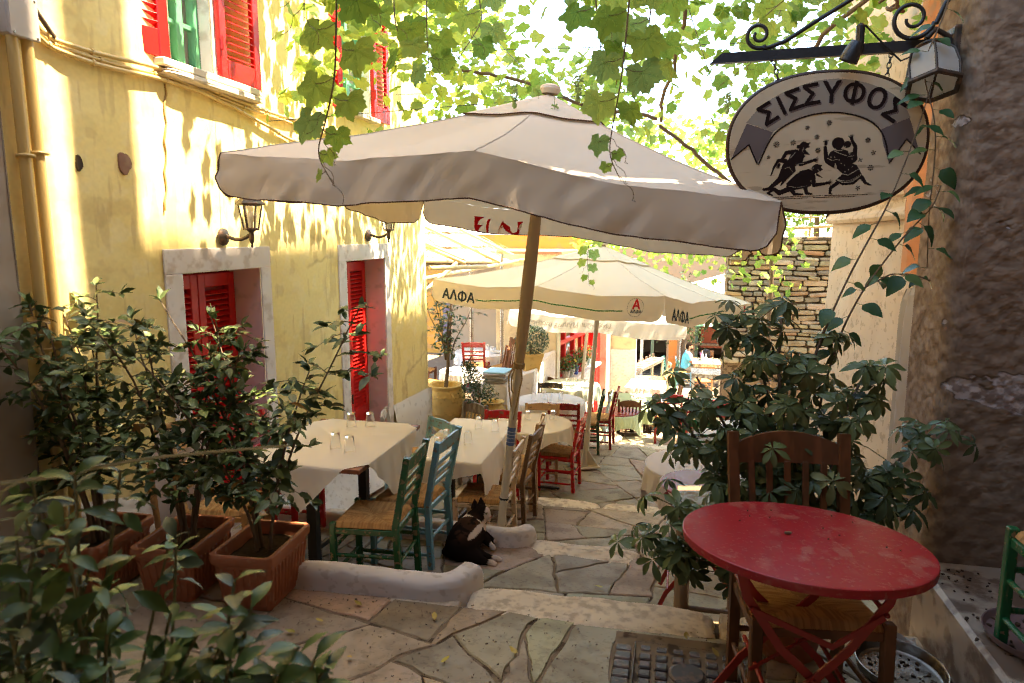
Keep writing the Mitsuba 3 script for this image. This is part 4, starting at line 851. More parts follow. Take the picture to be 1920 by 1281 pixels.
for p, s, tip, nrm in rest:
    V, F = FARV[vr.integers(5)]; x, y, z = leaf_frame(tip, nrm); V = xf((V, F), frame(p, x, y, z, s))[0]
    Vs.append(V); Fs.append(F + n0); n0 += len(V); Cs.append(np.tile(jit(VT[vr.integers(5)], vr, .12), (len(V), 1)))
put('foliage', shp((np.vstack(Vs), np.vstack(Fs)), 'm_vine_leaf', True, col=np.vstack(Cs)), vine, kind='stuff')
# woody stems and the wires they lie on
wr = rng(5)
def wander(a, b, n, amp, seed):
    t = np.linspace(0, 1, n)[:, None]; P = np.asarray(a) * (1 - t) + np.asarray(b) * t
    return P + (meshkit.fbm(np.c_[t * 5, t * 0 + seed, t * 0], 3, seed)[:, None] * 0 + np.stack([meshkit.fbm(np.c_[t * 5, t * 0 + seed + 3 * i, t * 0], 3, seed) - .5 for i in range(3)], 1)) * 2 * amp
for a, b, r0, sd in (((1.7, 12.2, -2.1), (1.5, 11.6, 1.9), .05, 1), ((1.5, 11.6, 1.9), (-.2, 8.5, 3.05), .035, 2), ((-.2, 8.5, 3.05), (-2.0, 6.2, 3.2), .022, 3), ((.6, 9.8, 2.7), (1.1, 4.2, 3.2), .022, 4), ((1.1, 4.2, 3.2), (.2, 1.9, 3.25), .014, 5), ((-.2, 8.5, 3.05), (.1, 3.2, 3.3), .018, 6), ((1.2, 4.6, 3.0), (.75, 3.2, 2.72), .010, 8)):
    put('cane', shp(tube(wander(a, b, 26, .10, sd), np.linspace(r0, r0 * .6, 26), 8), 'm_bark', True), vine)
for a, b in (((-3.1, 4.4, 3.35), (1.62, 5.4, 3.3)), ((-3.1, 6.0, 3.35), (1.62, 6.4, 3.3)), ((-3.1, 7.6, 3.3), (1.6, 7.6, 3.3)), ((-3.1, 5.0, 2.62), (1.6, 7.4, 3.25)), ((-.35, 1.8, 3.3), (.55, 8.0, 2.75)), ((-1.5, 1.8, 3.3), (-1.2, 11, 3.1)), ((.9, 1.8, 3.45), (.7, 11, 3.1))):
    put('wire', shp(rod(a, b, .003, 5), 'm_iron', True), vine)
# bunches of unripe grapes
def bunch(p, L, seed):
    r = rng(seed); b = put('grape_bunch', shp(tube([np.array(p) + (0, 0, .06), p, np.array(p) - (0, 0, L * .9)], .0022, 5), 'm_satin', True, col=(.2, .25, .08)), vine)
    g = trimesh.creation.icosphere(1, .0075); ms = []
    for i in range(int(L * 420)):
        t = r.uniform(0, 1) ** .8; w = .034 * (1 - t * .75) * (1 if t > .1 else .6); a = r.uniform(0, 2 * np.pi); q = w * math.sqrt(r.uniform(.2, 1))
        ms.append((np.array(g.vertices) * r.uniform(.8, 1.15) + np.array(p) + (q * math.cos(a), q * math.sin(a), -t * L), np.array(g.faces)))
    put('berries', shp(join(ms), 'm_grape', True), b, kind='stuff')
BP = [(-1.05, 4.6, 2.72, .15), (-.95, 4.9, 2.66, .17), (-.80, 4.7, 2.60, .2), (-.63, 4.6, 2.75, .16), (-.58, 4.9, 2.72, .2), (-1.35, 5.3, 2.62, .16), (-1.5, 5.6, 2.58, .18), (-1.2, 5.6, 2.60, .17), (-1.0, 5.8, 2.56, .18), (-.9, 5.5, 2.5, .16), (-1.65, 5.9, 2.55, .16), (-1.9, 5.6, 2.7, .15),
      (.62, 5.2, 2.75, .17), (.72, 5.5, 2.66, .2), (.82, 5.4, 2.58, .18), (.55, 5.8, 2.68, .17), (.95, 5.6, 2.72, .18), (.35, 5.6, 2.8, .16), (.75, 6.2, 2.55, .18)]
for i, (x, y, z, L) in enumerate(BP): bunch((x, y, z), L, 300 + i)
# ================================================================ chairs, tables, cloths, glasses
RUSH = (0.56, 0.34, 0.14)
def rush_seat(w0, w1, d, z, n=34, fine=True):
    """woven rush: strands run from each rail to the diagonals; w0 wide at the back, w1 at the front"""
    def f(u, v):
        x, y = u * 2 - 1, v * 2 - 1; w = (w0 + (w1 - w0) * v) / 2; m = np.maximum(np.abs(x), np.abs(y)); q = np.minimum(np.abs(x), np.abs(y))
        c = np.where(np.abs(y) > np.abs(x), x * w, y * d / 2)
        zz = z + .012 - .016 * (1 - m) ** 1.0 - .03 * np.clip((m - .86) / .14, 0, 1) ** 2 - .006 * np.exp(-((m - q) / .05) ** 2)
        if fine: zz = zz + .0020 * np.abs(np.sin(c * math.pi / .024)) + .0016 * (meshkit.noise(np.stack([c * 40, m * 5, 0 * c], -1), 3) - .5)
        return x * w * 1.03, y * d / 2 * 1.03, zz
    V, F = grid(n, n, f)
    u, v = np.meshgrid(np.linspace(0, 1, n + 1), np.linspace(0, 1, n + 1), indexing='ij'); x, y = u.ravel() * 2 - 1, v.ravel() * 2 - 1
    c = np.where(np.abs(y) > np.abs(x), x * .2, y * .2); side = np.where(np.abs(y) > np.abs(x), np.sign(y), 2 + np.sign(x))
    uv = np.c_[np.maximum(np.abs(x), np.abs(y)) * 2 + side * 3, c * 25 + side * 5]
    V2, F2 = grid(n, 3, lambda a, b: (np.zeros_like(a), a, b))
    # underside
    Vb, Fb = V * np.array([.98, .98, 0]) + np.array([0, 0, z - .022]), F[:, ::-1] + len(V)
    # rim that closes the edge
    e = [i * (n + 1) for i in range(n + 1)] + [n * (n + 1) + j for j in range(1, n + 1)] + [i * (n + 1) + n for i in range(n - 1, -1, -1)] + [j for j in range(n - 1, 0, -1)]
    N = len(V); R_ = np.array([[(e[i], e[i] + N, e[(i + 1) % len(e)] + N), (e[i], e[(i + 1) % len(e)] + N, e[(i + 1) % len(e)])] for i in range(len(e))]).reshape(-1, 3)
    return np.vstack([V, Vb]), np.vstack([F, Fb, R_[:, ::-1]]), np.vstack([uv, uv])
_seat = {}
def chair(label, loc, rz, col, kind='ladder', group=None, fine=True, h=.88, seat_col=RUSH, seed=0, tilt=0.0, w=.42, name='chair', gap=0.0):
    r = rng(seed + 900); k = thing(name, label, 'chair', group); M = mat(loc, rz=rz, rx=tilt); c_ = .004 if fine else 0
    B = 'm_painted_wood' if kind == 'ladder' else 'm_wood'
    d, sh = .40, .45; wb, wf = w - .03, w; lw = .036 if kind == 'ladder' else .040
    col = np.asarray(col, float)
    def P(nm, m, parent=k, cc=None, sm=False): return put(nm, shp(xf(m, M), B, sm, col=jit(col if cc is None else cc, r, .05)), parent)
    yb, yf = -d / 2, d / 2; lean = .085
    def post_y(z): return yb - max(z - sh, 0) / (h - sh) * lean - (sh - min(z, sh)) / sh * .02
    for s in (-1, 1):
        P('leg', bar((s * (wf / 2 - lw / 2), yf - lw / 2, 0), (s * (wf / 2 - lw / 2), yf - lw / 2, sh + .012), lw, lw, (0, 1, 0), c_))
        xb = s * (wb / 2 - lw / 2)
        # back post: vertical to the seat, then leaning back
        prof = [(lw / 2 * a, lw / 2 * b) for a, b in ((-1, -1), (1, -1), (1, 1), (-1, 1))]
        zs = np.array([0, sh * .5, sh, sh + .15, sh + .3, h]); path = np.c_[xb + s * np.clip((zs - sh) / (h - sh), 0, 1) * .012, [post_y(z) for z in zs], zs]
        P('back_post', sweep(path, prof, up=(0, 1, 0)))
    ra = sh - .035
    for a, b, hh in (((-wf / 2 + lw, yf - lw / 2, ra), (wf / 2 - lw, yf - lw / 2, ra), .034), ((-wb / 2 + lw, yb + .004, ra), (wb / 2 - lw, yb + .004, ra), .034)): P('seat_rail', bar(a, b, .024, hh, c=c_ * .7))
    for s in (-1, 1): P('seat_rail', bar((s * (wb / 2 - lw / 2), yb + lw / 2, ra - .004), (s * (wf / 2 - lw / 2), yf - lw, ra - .004), .024, .034, c=c_ * .7))
    st = lambda a, b: rod(a, b, .0115, 8)
    for z in (.30, .14) if kind == 'ladder' else (.20,):
        P('stretcher', st((-wf / 2 + lw, yf - lw / 2, z), (wf / 2 - lw, yf - lw / 2, z)), sm=40)
    for s in (-1, 1):
        for z in (.26, .11) if kind == 'ladder' else (.16,): P('stretcher', st((s * (wb / 2 - lw / 2), yb + .01, z), (s * (wf / 2 - lw / 2), yf - lw, z)), sm=40)
    P('stretcher', st((-wb / 2 + lw, yb - .01, .22), (wb / 2 - lw, yb - .01, .22)), sm=40)
    # back: curved crest rail, then rungs or upright slats
    def crest(z0, z1, arch, bow):
        def f(u, v):
            x = (u * 2 - 1) * (wb / 2 - lw * .6); zt = z0 + v * (z1 - z0 + arch * (1 - (u * 2 - 1) ** 2)); return x, post_y(z0 + .5 * (z1 - z0)) - bow * (1 - (u * 2 - 1) ** 2) - (zt - z0) * .15, zt
        V, F = grid(14, 2, f); n_ = len(V); t = .018
        V2 = np.vstack([V + (0, t / 2, 0), V - (0, t / 2, 0)]); F2 = [F[:, ::-1], F + n_]
        idx = np.arange(n_).reshape(15, 3); e = list(idx[:, 0]) + list(idx[-1, 1:]) + list(idx[::-1, 2][1:]) + [idx[0, 1]]
        F2 += [np.array([(e[i], e[(i + 1) % len(e)], e[(i + 1) % len(e)] + n_) for i in range(len(e))]), np.array([(e[i], e[(i + 1) % len(e)] + n_, e[i] + n_) for i in range(len(e))])]
        return V2, np.vstack(F2)
    if kind == 'ladder':
        P('crest_rail', crest(h - .085, h - .015, .018, .012), sm=35)
        for z in (h - .165, h - .235, h - .305): 
            P('rung', bar((-wb / 2 + lw * .7, post_y(z), z), (wb / 2 - lw * .7, post_y(z), z), .016, .026, c=c_ * .8))
    else:
        P('crest_rail', crest(h - .125, h - .045, .045, .020), sm=35)
        zl = sh + .03; P('lower_rail', bar((-wb / 2 + lw * .7, post_y(zl), zl), (wb / 2 - lw * .7, post_y(zl), zl), .018, .04, c=c_ * .8))
        for i in range(5):
            x = (i - 2) * (wb - 2 * lw) / 5.2
            P('slat', bar((x * .92, post_y(zl) + .0, zl + .018), (x, post_y(h - .12) - .012, h - .118), .026, .010, (0, 1, 0), c_ * .5))
    key = (round(w, 3), fine)
    if key not in _seat: _seat[key] = rush_seat(wb - lw * 1.2, wf - lw * 1.2, d - .03, sh, 34 if fine else 12, fine)
    V, F, uv = _seat[key]; put('seat', shp(xf((V, F), M), 'm_rush', True, col=jit(seat_col, r, .1), uv=uv), k)
    return k
def tilt_z(x, y, z=None): return (x, y, float(zg(y)) if z is None else z)
PI2 = math.pi / 2
LGREEN, LBLUE, CREAM, BROWN, CRED, DRED, DGREEN = (.012, .10, .035), (.15, .34, .42), (.66, .50, .31), (.13, .065, .030), (.52, .012, .014), (.26, .010, .016), (.02, .075, .035)
NAT = (.52, .28, .10)
chair('dark green rush-seated chair nearest the kerb at the long white table', (-1.735, 3.74, -.385), PI2 + .06, LGREEN, seed=1, seat_col=(.46, .27, .12))
chair('pale blue rush-seated chair beside the sleeping cat', (-1.675, 4.19, -.415), PI2 - .05, LBLUE, seed=2, seat_col=(.50, .30, .15))
chair('natural pine chair with rush seat beside the nearer red door', (-2.74, 3.74, -.40), -PI2 + .2, NAT, seed=3)
chair('red rush-seated chair against the wall behind the long white table', (-2.68, 4.30, -.42), -PI2, CRED, seed=4)
chair('pale cream chair with orange rush seat beside the leaning parasol pole', (-1.42, 5.13, -.745), PI2, CREAM, seed=5, seat_col=(.62, .33, .09))
chair('brown wooden chair behind the leaning parasol pole', (-1.40, 5.83, -.82), PI2 - .08, (.17, .09, .04), seed=6)
chair('bare pale wood chair next to the brown chair at the second table', (-1.47, 6.33, -.87), PI2 + .05, (.58, .38, .19), seed=7)
chair('light blue chair turned at an angle behind the corner of the long white table', (-2.18, 5.58, -.79), 2.45, (.24, .47, .54), seed=8)
chair('pale grey white painted chair on the wall side of the second table', (-2.47, 6.30, -.86), -PI2 + .3, (.55, .54, .50), seed=9)
chair('grey painted chair beside the ochre pots', (-2.45, 7.75, -1.18), math.pi - .5, (.27, .24, .19), kind='spindle', seed=10)
chair('bright red chair at the far end of the second table, behind the parasol pole', (-1.76, 6.88, -1.13), math.pi, CRED, seed=11, h=.98)
chair('bright red rush-seated chair standing clear in the lane by the round table', (-1.235, 7.74, -1.185), PI2 - .08, (.58, .012, .014), seed=12)
chair('light pine chair between the two round tables', (-1.50, 8.02, -1.21), math.pi + .12, (.60, .38, .17), seed=13, w=.44)
chair('dark red chair with its back to the viewer at the farther round table', (-1.33, 8.93, -1.28), .04, DRED, seed=14, w=.43)
chair('dark red chair on the left of the farther round table', (-2.20, 9.75, -1.35), -PI2 - .3, DRED, seed=15)
chair('black painted chair behind the farther round table', (-1.84, 10.48, -1.58), math.pi + .1, (.022, .022, .02), seed=16, h=.98)
chair('worn brown chair by the parapet with the round clipped bush', (-2.18, 11.35, -1.66), math.pi - .5, (.24, .12, .05), kind='spindle', seed=17, fine=False, h=.98)
chair('dark green chair just behind the upright parasol pole', (-1.18, 9.62, -1.33), PI2 + .1, DGREEN, seed=18)
chair('dark red chair to the right of the upright parasol pole', (-1.02, 10.04, -1.36), PI2 - .05, DRED, seed=19)
chair('pale blue chair beyond the upright parasol pole', (-1.18, 10.9, -1.62), PI2, (.35, .55, .62), seed=20, fine=False)
GRP = 'dark slat-backed chairs round the pale green tables'
chair('dark brown slat-backed chair with its back to the viewer at the pale green round table', (-.68, 12.25, -2.0), .05, BROWN, 'spindle', seed=21, h=.90)
chair('dark slat-backed chair at the near side of the pale green long table', (-.22, 12.55, -2.02), PI2 + .15, (.05, .030, .018), 'spindle', seed=22, h=1.0)
chair('dark slat-backed chair at the far side of the pale green long table', (-.16, 13.15, -2.29), PI2 + .1, (.05, .030, .018), 'spindle', seed=23, h=1.05)
chair('mid brown slat-backed chair at the head of the pale green long table', (-.95, 13.85, -2.33), math.pi + .3, (.20, .10, .04), 'spindle', seed=24, fine=False)
chair('red chair at the left of the pale green long table', (-1.22, 13.1, -2.29), -PI2, CRED, seed=25, fine=False)
chair('pale blue chair against the sunlit white wall', (-1.30, 15.1, -2.40), -PI2, (.42, .62, .68), seed=26, fine=False)
chair('mint green chair against the sunlit white wall', (-1.18, 16.3, -2.46), -PI2, (.36, .66, .50), seed=27, fine=False)
chair('brown chair at the white cloth table in the sun', (-.02, 15.55, -2.42), PI2 + .1, (.24, .12, .06), 'spindle', seed=28, fine=False)
chair('cream chair drawn up to the long bare table', (-.28, 19.6, -2.68), PI2 + .2, (.70, .62, .38), seed=29, fine=False, seat_col=(.60, .33, .10))
chair('teal green chair behind the cream chair', (-.05, 20.3, -2.74), PI2 + .1, (.05, .20, .15), seed=30, fine=False)
chair('blue chair under the seated man', (.45, 21.7, -2.86), -PI2, (.20, .42, .52), seed=31, fine=False, seat_col=(.60, .33, .10))
chair('teal chair beside the ivy covered trunk', (.05, 21.6, -2.85), -PI2 - .2, (.06, .24, .22), seed=32, fine=False)
chair('orange wooden chair across the table from the seated man', (1.15, 22.6, -2.93), math.pi, (.50, .20, .06), seed=33, fine=False, h=.95)
chair('second orange wooden chair behind, by the tavern wall', (1.25, 23.4, -3.0), math.pi + .2, (.50, .20, .06), seed=34, fine=False, h=.95)
chair('low orange stool-like chair between the shrub leaves', (.9, 19.6, -2.68), .4, (.52, .22, .07), seed=35, fine=False)
chair('dark red chair facing away across the lane, left of the shrub', (.0, 11.55, -1.68), .0, DRED, seed=36, w=.46)
chair('second dark red chair mostly behind the shrub', (.50, 11.2, -1.66), -.1, DRED, seed=37, w=.46)
chair('bright red chair half hidden by the shrub at the right hand table', (.50, 8.75, -1.26), math.pi, CRED, seed=38, w=.5)
chair('green chair half hidden by the shrub', (.36, 7.5, -1.17), math.pi, (.02, .14, .05), seed=39)

# ---- tables
def drape(top_poly_fn, z, cx, cy, rot, S, phi, seed, n=64, waves=9, amp=.022, lift=.0035, k=None, col=(.74, .70, .64), label='', group=None):
    """a square cloth of side S, turned by phi, laid on a table top whose outline top_poly_fn gives the nearest point on"""
    r = rng(seed)
    u, v = np.meshgrid(np.linspace(-.5, .5, n + 1), np.linspace(-.5, .5, n + 1), indexing='ij'); A = np.stack([u.ravel(), v.ravel()], 1) * np.asarray(S)
    c_, s_ = math.cos(phi), math.sin(phi); A = A @ np.array([[c_, s_], [-s_, c_]])
    Q, ang = top_poly_fn(A); D = np.linalg.norm(A - Q, axis=1); out = np.where(D[:, None] > 1e-9, (A - Q) / np.maximum(D, 1e-9)[:, None], 0)
    q = meshkit.fbm(np.c_[ang * waves / 6.28 * 2.0, 0 * ang + seed, 0 * ang], 2, seed) - .5
    flare = np.minimum(.012 + .10 * D + 2 * amp * q * np.clip(D / .10, 0, 1) * (1 + D * 2), .012 + D * .6)
    XY = Q + out * np.where(D > 1e-6, np.maximum(flare, .006), 0)[:, None]
    Z = z + lift - np.where(D > 0, np.maximum(D - .010, 0) * .985, 0) + np.where(D == 0, .0016 * (meshkit.fbm(np.c_[A * 7, 0 * D + seed], 3, seed) - .5) * 2 + .004 * np.exp(-((A @ [c_, s_]) / .016) ** 2) + .004 * np.exp(-((A @ [-s_, c_]) / .016) ** 2), 0)
    V = np.c_[XY, Z]; V = V @ np.array([[math.cos(rot), math.sin(rot), 0], [-math.sin(rot), math.cos(rot), 0], [0, 0, 1]]) + (cx, cy, 0)
    i, j = np.meshgrid(np.arange(n), np.arange(n), indexing='ij'); a = (i * (n + 1) + j).ravel(); F = np.vstack([np.stack([a, a + n + 1, a + n + 2], 1), np.stack([a, a + n + 2, a + 1], 1)])
    key = thing('tablecloth', label, 'tablecloth', group); scene[key] = shp((V, F), 'm_cloth', True, col=col); return key
def rect_near(hx, hy):
    def f(A):
        Q = np.clip(A, [-hx, -hy], [hx, hy]); return Q, np.arctan2(A[:, 1], A[:, 0]) * 2 + Q[:, 0] * 9 + Q[:, 1] * 9
    return f
def disc_near(R_):
    def f(A):
        d = np.linalg.norm(A, axis=1); return A * np.minimum(1, R_ / np.maximum(d, 1e-9))[:, None], np.arctan2(A[:, 1], A[:, 0]) * 3
    return f
def rect_table(label, cx, cy, zf, hx, hy, H, rot=0, kind='pedestal', col=(.30, .10, .05)):
    k = thing('dining_table', label, 'table'); M = mat((cx, cy, 0), rz=rot)
    put('top', shp(xf(cbox(-hx, hx, -hy, hy, zf + H - .03, zf + H, .004), M), 'm_wood', col=col), k)
    if kind == 'pedestal':
        for y in (-hy * .72, hy * .72):
            zb = float(zg(cy + y)); put('leg', shp(xf(cbox(-.032, .032, y - .032, y + .032, zb, zf + H - .031, .004), M), 'm_iron'), k)
            put('foot', shp(xf(join([cbox(-hx * .8, hx * .8, y - .028, y + .028, zb, zb + .03, .006)]), M), 'm_iron'), k)
        put('stretcher', shp(xf(bar((0, -hy * .7, float(zg(cy - hy * .7)) + .12), (0, hy * .7, float(zg(cy + hy * .7)) + .12), .03, .03), M), 'm_iron'), k)
    else:
        for sx in (-1, 1):
            for sy in (-1, 1):
                p = (M @ np.array([sx * (hx - .05), sy * (hy - .05), 0, 1]))[:2]; put('leg', shp(xf(cbox(sx * (hx - .05) - .027, sx * (hx - .05) + .027, sy * (hy - .05) - .027, sy * (hy - .05) + .027, float(zg(p[1])), zf + H - .031, .004), M), 'm_wood', col=col), k)
        for sy in (-1, 1): put('apron', shp(xf(cbox(-hx + .08, hx - .08, sy * (hy - .05) - .012, sy * (hy - .05) + .012, zf + H - .12, zf + H - .031, .003), M), 'm_wood', col=col), k)
        for sx in (-1, 1): put('apron', shp(xf(cbox(sx * (hx - .05) - .012, sx * (hx - .05) + .012, -hy + .08, hy - .08, zf + H - .12, zf + H - .031, .003), M), 'm_wood', col=col), k)
    return k
def round_table(label, cx, cy, R_, H, col=(.20, .02, .02)):
    k = thing('round_table', label, 'table'); zf = float(zg(cy))
    put('top', shp(xf(lathe([(.001, -.02), (R_ - .01, -.02), (R_, -.012), (R_, -.004), (R_ - .006, 0), (.001, 0)], 40), mat((cx, cy, zf + H))), 'm_satin', 35, col=col), k)
    put('post', shp(xf(lathe([(.03, .02), (.03, H - .02)], 14), mat((cx, cy, zf))), 'm_iron', True), k)
    for i in range(4):
        a = .4 + i * PI2; d = np.array([math.cos(a), math.sin(a), 0]); e = np.array([cx, cy, zf]) + d * R_ * .75; e[2] = float(zg(e[1])) + .012
        put('foot', shp(bar(np.array([cx, cy, zf + .05]), e, .04, .024, c=.004), 'm_iron'), k)
    return k
IVORY, WCLOTH, GCLOTH = (.82, .75, .63), (.80, .77, .73), (.42, .52, .33)
rect_table('long wooden table under an ivory cloth nearest the yellow wall', -2.20, 4.21, -.40, .40, .52, .75)
drape(rect_near(.40, .52), .35, -2.20, 4.21, 0, (1.17, 1.17), math.radians(46), 3, waves=5, amp=.012, col=IVORY, label='ivory cloth laid askew with a bare red table corner showing, nearest the planters')
rect_table('wooden table under the second ivory cloth beside the parasol pole', -1.73, 5.68, -.77, .30, .64, .74)
drape(rect_near(.30, .64), -.03, -1.73, 5.68, 0, (1.08, 1.56), math.radians(16), 4, waves=5, amp=.014, col=IVORY, label='ivory cloth on the second table, hanging in a point beside the cream chair')
round_table('round table under the ivory cloth beside the bright red chair', -1.50, 7.53, .42, .80)
drape(disc_near(.43), float(zg(7.53)) + .80, -1.50, 7.53, .3, (1.12, 1.12), .5, 5, waves=8, amp=.02, col=IVORY, label='ivory cloth with hanging points on the nearer round table')
round_table('round table under the white cloth, farther down under the cream parasol', -1.60, 9.25, .46, .78)
drape(disc_near(.47), float(zg(9.25)) + .78, -1.60, 9.25, .1, (1.26, 1.26), .2, 6, waves=9, amp=.02, col=WCLOTH, label='white cloth flecked with sun on the farther round table')
round_table('round table under the grey green cloth below the flower window', -1.58, 11.15, .45, .95)
drape(disc_near(.46), float(zg(11.15)) + .95, -1.58, 11.15, .1, (1.3, 1.3), .7, 7, waves=10, amp=.02, col=(.50, .53, .42), label='grey green cloth on the round table below the flower window')
rect_table('long table under the pale green cloth in the middle of the lane', -.66, 12.85, -2.25, .36, .68, .92, rot=.06)
drape(rect_near(.36, .68), -1.33, -.66, 12.85, .06, (1.2, 1.9), .05, 8, waves=6, amp=.015, col=GCLOTH, label='pale green cloth on the long table in the middle of the lane')
round_table('round table under a pale green cloth in front of the long green one', -.86, 12.02, .36, .66)
drape(disc_near(.37), -1.34, -.86, 12.02, .1, (1.15, 1.15), .3, 9, waves=10, amp=.025, col=GCLOTH, label='pale green cloth falling in folds on the small round table')
rect_table('table under the sunlit white cloth', -.52, 15.6, -2.42, .38, .5, .85, rot=-.1)
drape(rect_near(.38, .5), -1.57, -.52, 15.6, -.1, (1.3, 1.5), .2, 10, waves=6, amp=.018, col=WCLOTH, label='white cloth on the table out in full sun')
round_table('round table under the white cloth on the right, behind the shrub', .30, 5.62, .45, .70)
drape(disc_near(.46), float(zg(5.62)) + .70, .30, 5.62, 0, (1.34, 1.34), .4, 12, waves=9, amp=.018, col=(.72, .66, .62), label='white cloth with soft folds on the round table on the right')
round_table('round table under a white cloth behind the red chairs on the right', .75, 8.15, .42, .74)
drape(disc_near(.43), float(zg(8.15)) + .74, .75, 8.15, 0, (1.2, 1.2), .4, 13, waves=9, amp=.018, col=WCLOTH, label='white cloth on the right hand table hidden by the shrub')
rect_table('table under a pale green cloth beyond the red chairs', .45, 12.55, -2.02, .42, .42, .80)
drape(rect_near(.42, .42), -1.22, .45, 12.55, 0, (1.3, 1.3), .1, 14, waves=6, amp=.018, col=(.56, .64, .50), label='pale green cloth beyond the dark red chairs')
rect_table('long bare cream painted table laid with glasses', -.72, 19.3, -2.62, .20, 1.25, .82, rot=-.30, kind='legs', col=(.70, .62, .40))
rect_table('cream painted table in front of the seated man', 1.10, 21.6, -2.85, .45, .50, .80, kind='legs', col=(.70, .63, .42))
rect_table('cream table with a white top partly hidden by leaves', .95, 18.6, -2.58, .4, .4, .78, kind='legs', col=(.72, .66, .48))

# ---- glasses turned upside down on the cloths
GP = [(.0005, .098), (.023, .097), (.0235, .090), (.0315, .002), (.0325, .0), (.0345, .001), (.0350, .004), (.0262, .104), (.0255, .109), (.0240, .111), (.0005, .111)]
GP1 = [(.0345, .0), (.0342, .003), (.0335, .004), (.0255, .105), (.024, .110), (.0005, .111), (.0005, .099), (.0235, .098)]
GLASS = shp(lathe(GP, 20), 'm_glass', 50)
GLASSF = shp(lathe(GP, 9), 'm_glass', 50)
def glasses(spots, z, where, far=False, name='glass'):
    spots = sorted(spots, key=lambda q: math.hypot(*q))
    for i, (x, y) in enumerate(spots):
        place = '' if len(spots) == 1 else (', the farthest of them' if i == len(spots) - 1 else f', the {ORD[i]} of them')
        k = thing('tumbler', f'clear upturned tumbler on {where}{place}', 'glass', f'upturned tumblers on {where}' if place else None); scene[k] = {**(GLASSF if far else GLASS), 'to_world': T(mat((x, y, z + .0062), rz=i * .7, s=1.06))}
glasses([(-2.12, 4.02), (-2.00, 3.98), (-2.25, 4.52), (-2.12, 4.56)], .35, 'the ivory cloth nearest the planters')
glasses([(-1.72, 5.22), (-1.86, 5.30), (-1.86, 5.52), (-1.66, 5.50), (-1.70, 5.98), (-1.53, 5.92)], -.03, 'the second ivory cloth')
glasses([(-1.72, 7.42), (-1.58, 7.62), (-1.38, 7.55), (-1.30, 7.70)], float(zg(7.53)) + .80, 'the nearer round table')
glasses([(-1.82, 9.20), (-1.70, 9.32), (-1.58, 9.12), (-1.46, 9.30)], float(zg(9.25)) + .78, 'the farther round table', True)
glasses([(-1.62, 11.05), (-1.50, 11.1), (-1.35, 10.9), (-1.28, 10.95)], float(zg(11.15)) + .95, 'the grey green cloth', True)
glasses([(-.66, 12.75), (-.60, 12.85), (-.57, 12.7), (-.62, 12.95), (-.50, 13.1)], -1.33, 'the pale green long table', True)
glasses([(-.80, 12.1)], -1.34, 'the pale green round table', True)
glasses([(-.6, 15.7), (-.45, 15.75), (-.4, 15.9)], -1.57, 'the sunlit white cloth', True)
glasses([(.14, 5.52), (.30, 5.45)], float(zg(5.62)) + .70, 'the round table on the right')
glasses([(.6, 8.1), (.72, 8.05)], float(zg(8.15)) + .74, 'the table behind the shrub')
glasses([(-.72 - .30 * (y - 19.3) * -1 * .95 + dx, y) for y in np.linspace(18.3, 20.4, 8) for dx in (-.08,)], -1.795, 'the long bare table', True)
glasses([(.85, 21.35), (.95, 21.5), (1.1, 21.3), (1.25, 21.5), (1.3, 21.3)], -2.045, 'the table of the seated man', True)
# ================================================================ farther down the lane
OCH, CRM, WHT = (.60, .33, .075), (.64, .52, .31), (.72, .70, .66)
# terrace behind the yellow house
t = struct('terrace_floor', shp(box(-7.0, -2.45, 8.6, 15.2, -1.6, -.95), 'm_plaster', col=(.22, .17, .12)))
w = thing('ochre_house', 'ochre rendered house with an arched doorway edged in painted purple stones', 'house')
Vw, Fw = wall_sheet('y', 15.0, -8.0, -1.9, -1.6, 1.75, [(-4.68, -3.92, -1.6, -.28)], .3, .015, 8); put('wall', shp((Vw, Fw[:, ::-1]), 'm_plaster', True, col=OCH), w)
put('wall', shp(join([box(-8, -1.9, 15.3, 15.31, -1.6, 1.75), box(-8, -1.9, 15.0, 15.3, 1.73, 1.75)]), 'm_plaster', col=OCH), w)
put('door', shp(join([cbox(-4.66, -4.31, 15.1, 15.14, -.95, -.28, .01), cbox(-4.29, -3.94, 15.1, 15.14, -.95, -.28, .01)]), 'm_wood', col=(.16, .07, .03)), w)
a = np.linspace(0, np.pi, 15); arch = Polygon(np.r_[np.c_[-4.3 + .38 * np.cos(a), .0 + .38 * np.sin(a)], [(-4.68, -.28), (-3.92, -.28)]])
V, F = prism(arch, .03); put('fanlight', shp((np.c_[V[:, 0], 14.99 - V[:, 2] * .3, V[:, 1]], F), 'm_wood', col=(.15, .065, .03)), w)
V, F = prism(Polygon(np.r_[np.c_[-4.3 + .60 * np.cos(a), .6 * np.sin(a)], [(-4.9, -1.0), (-4.68, -1.0)], np.c_[-4.3 + .39 * np.cos(a[::-1]), .39 * np.sin(a[::-1])], [(-3.91, -1.0), (-3.70, -1.0)]]), .02); put('arch_band', shp((np.c_[V[:, 0], 14.975 - V[:, 2] * .5, V[:, 1]], F), 'm_plaster', col=(.62, .42, .28)), w)
for i in range(13):
    th = -.05 + (i + .5) / 13 * (math.pi + .1); c = np.array([-4.3 + .70 * math.cos(th), .70 * math.sin(th)]); m = xf(cbox(-.085, .085, -.02, .015, -.062, .062, .012), mat((c[0], 14.96, c[1]), ry=-th))
    put('stone', shp(m, 'm_plaster', col=jit((.22, .20, .26), rng(i), .15)), w)
for i in range(5):
    for x in (-3.60, -5.0): put('stone', shp(cbox(x - .085, x + .085, 14.94, 14.975, -.17 - i * .165, -.04 - i * .165, .012), 'm_plaster', col=jit((.22, .20, .26), rng(i + 40), .15)), w)
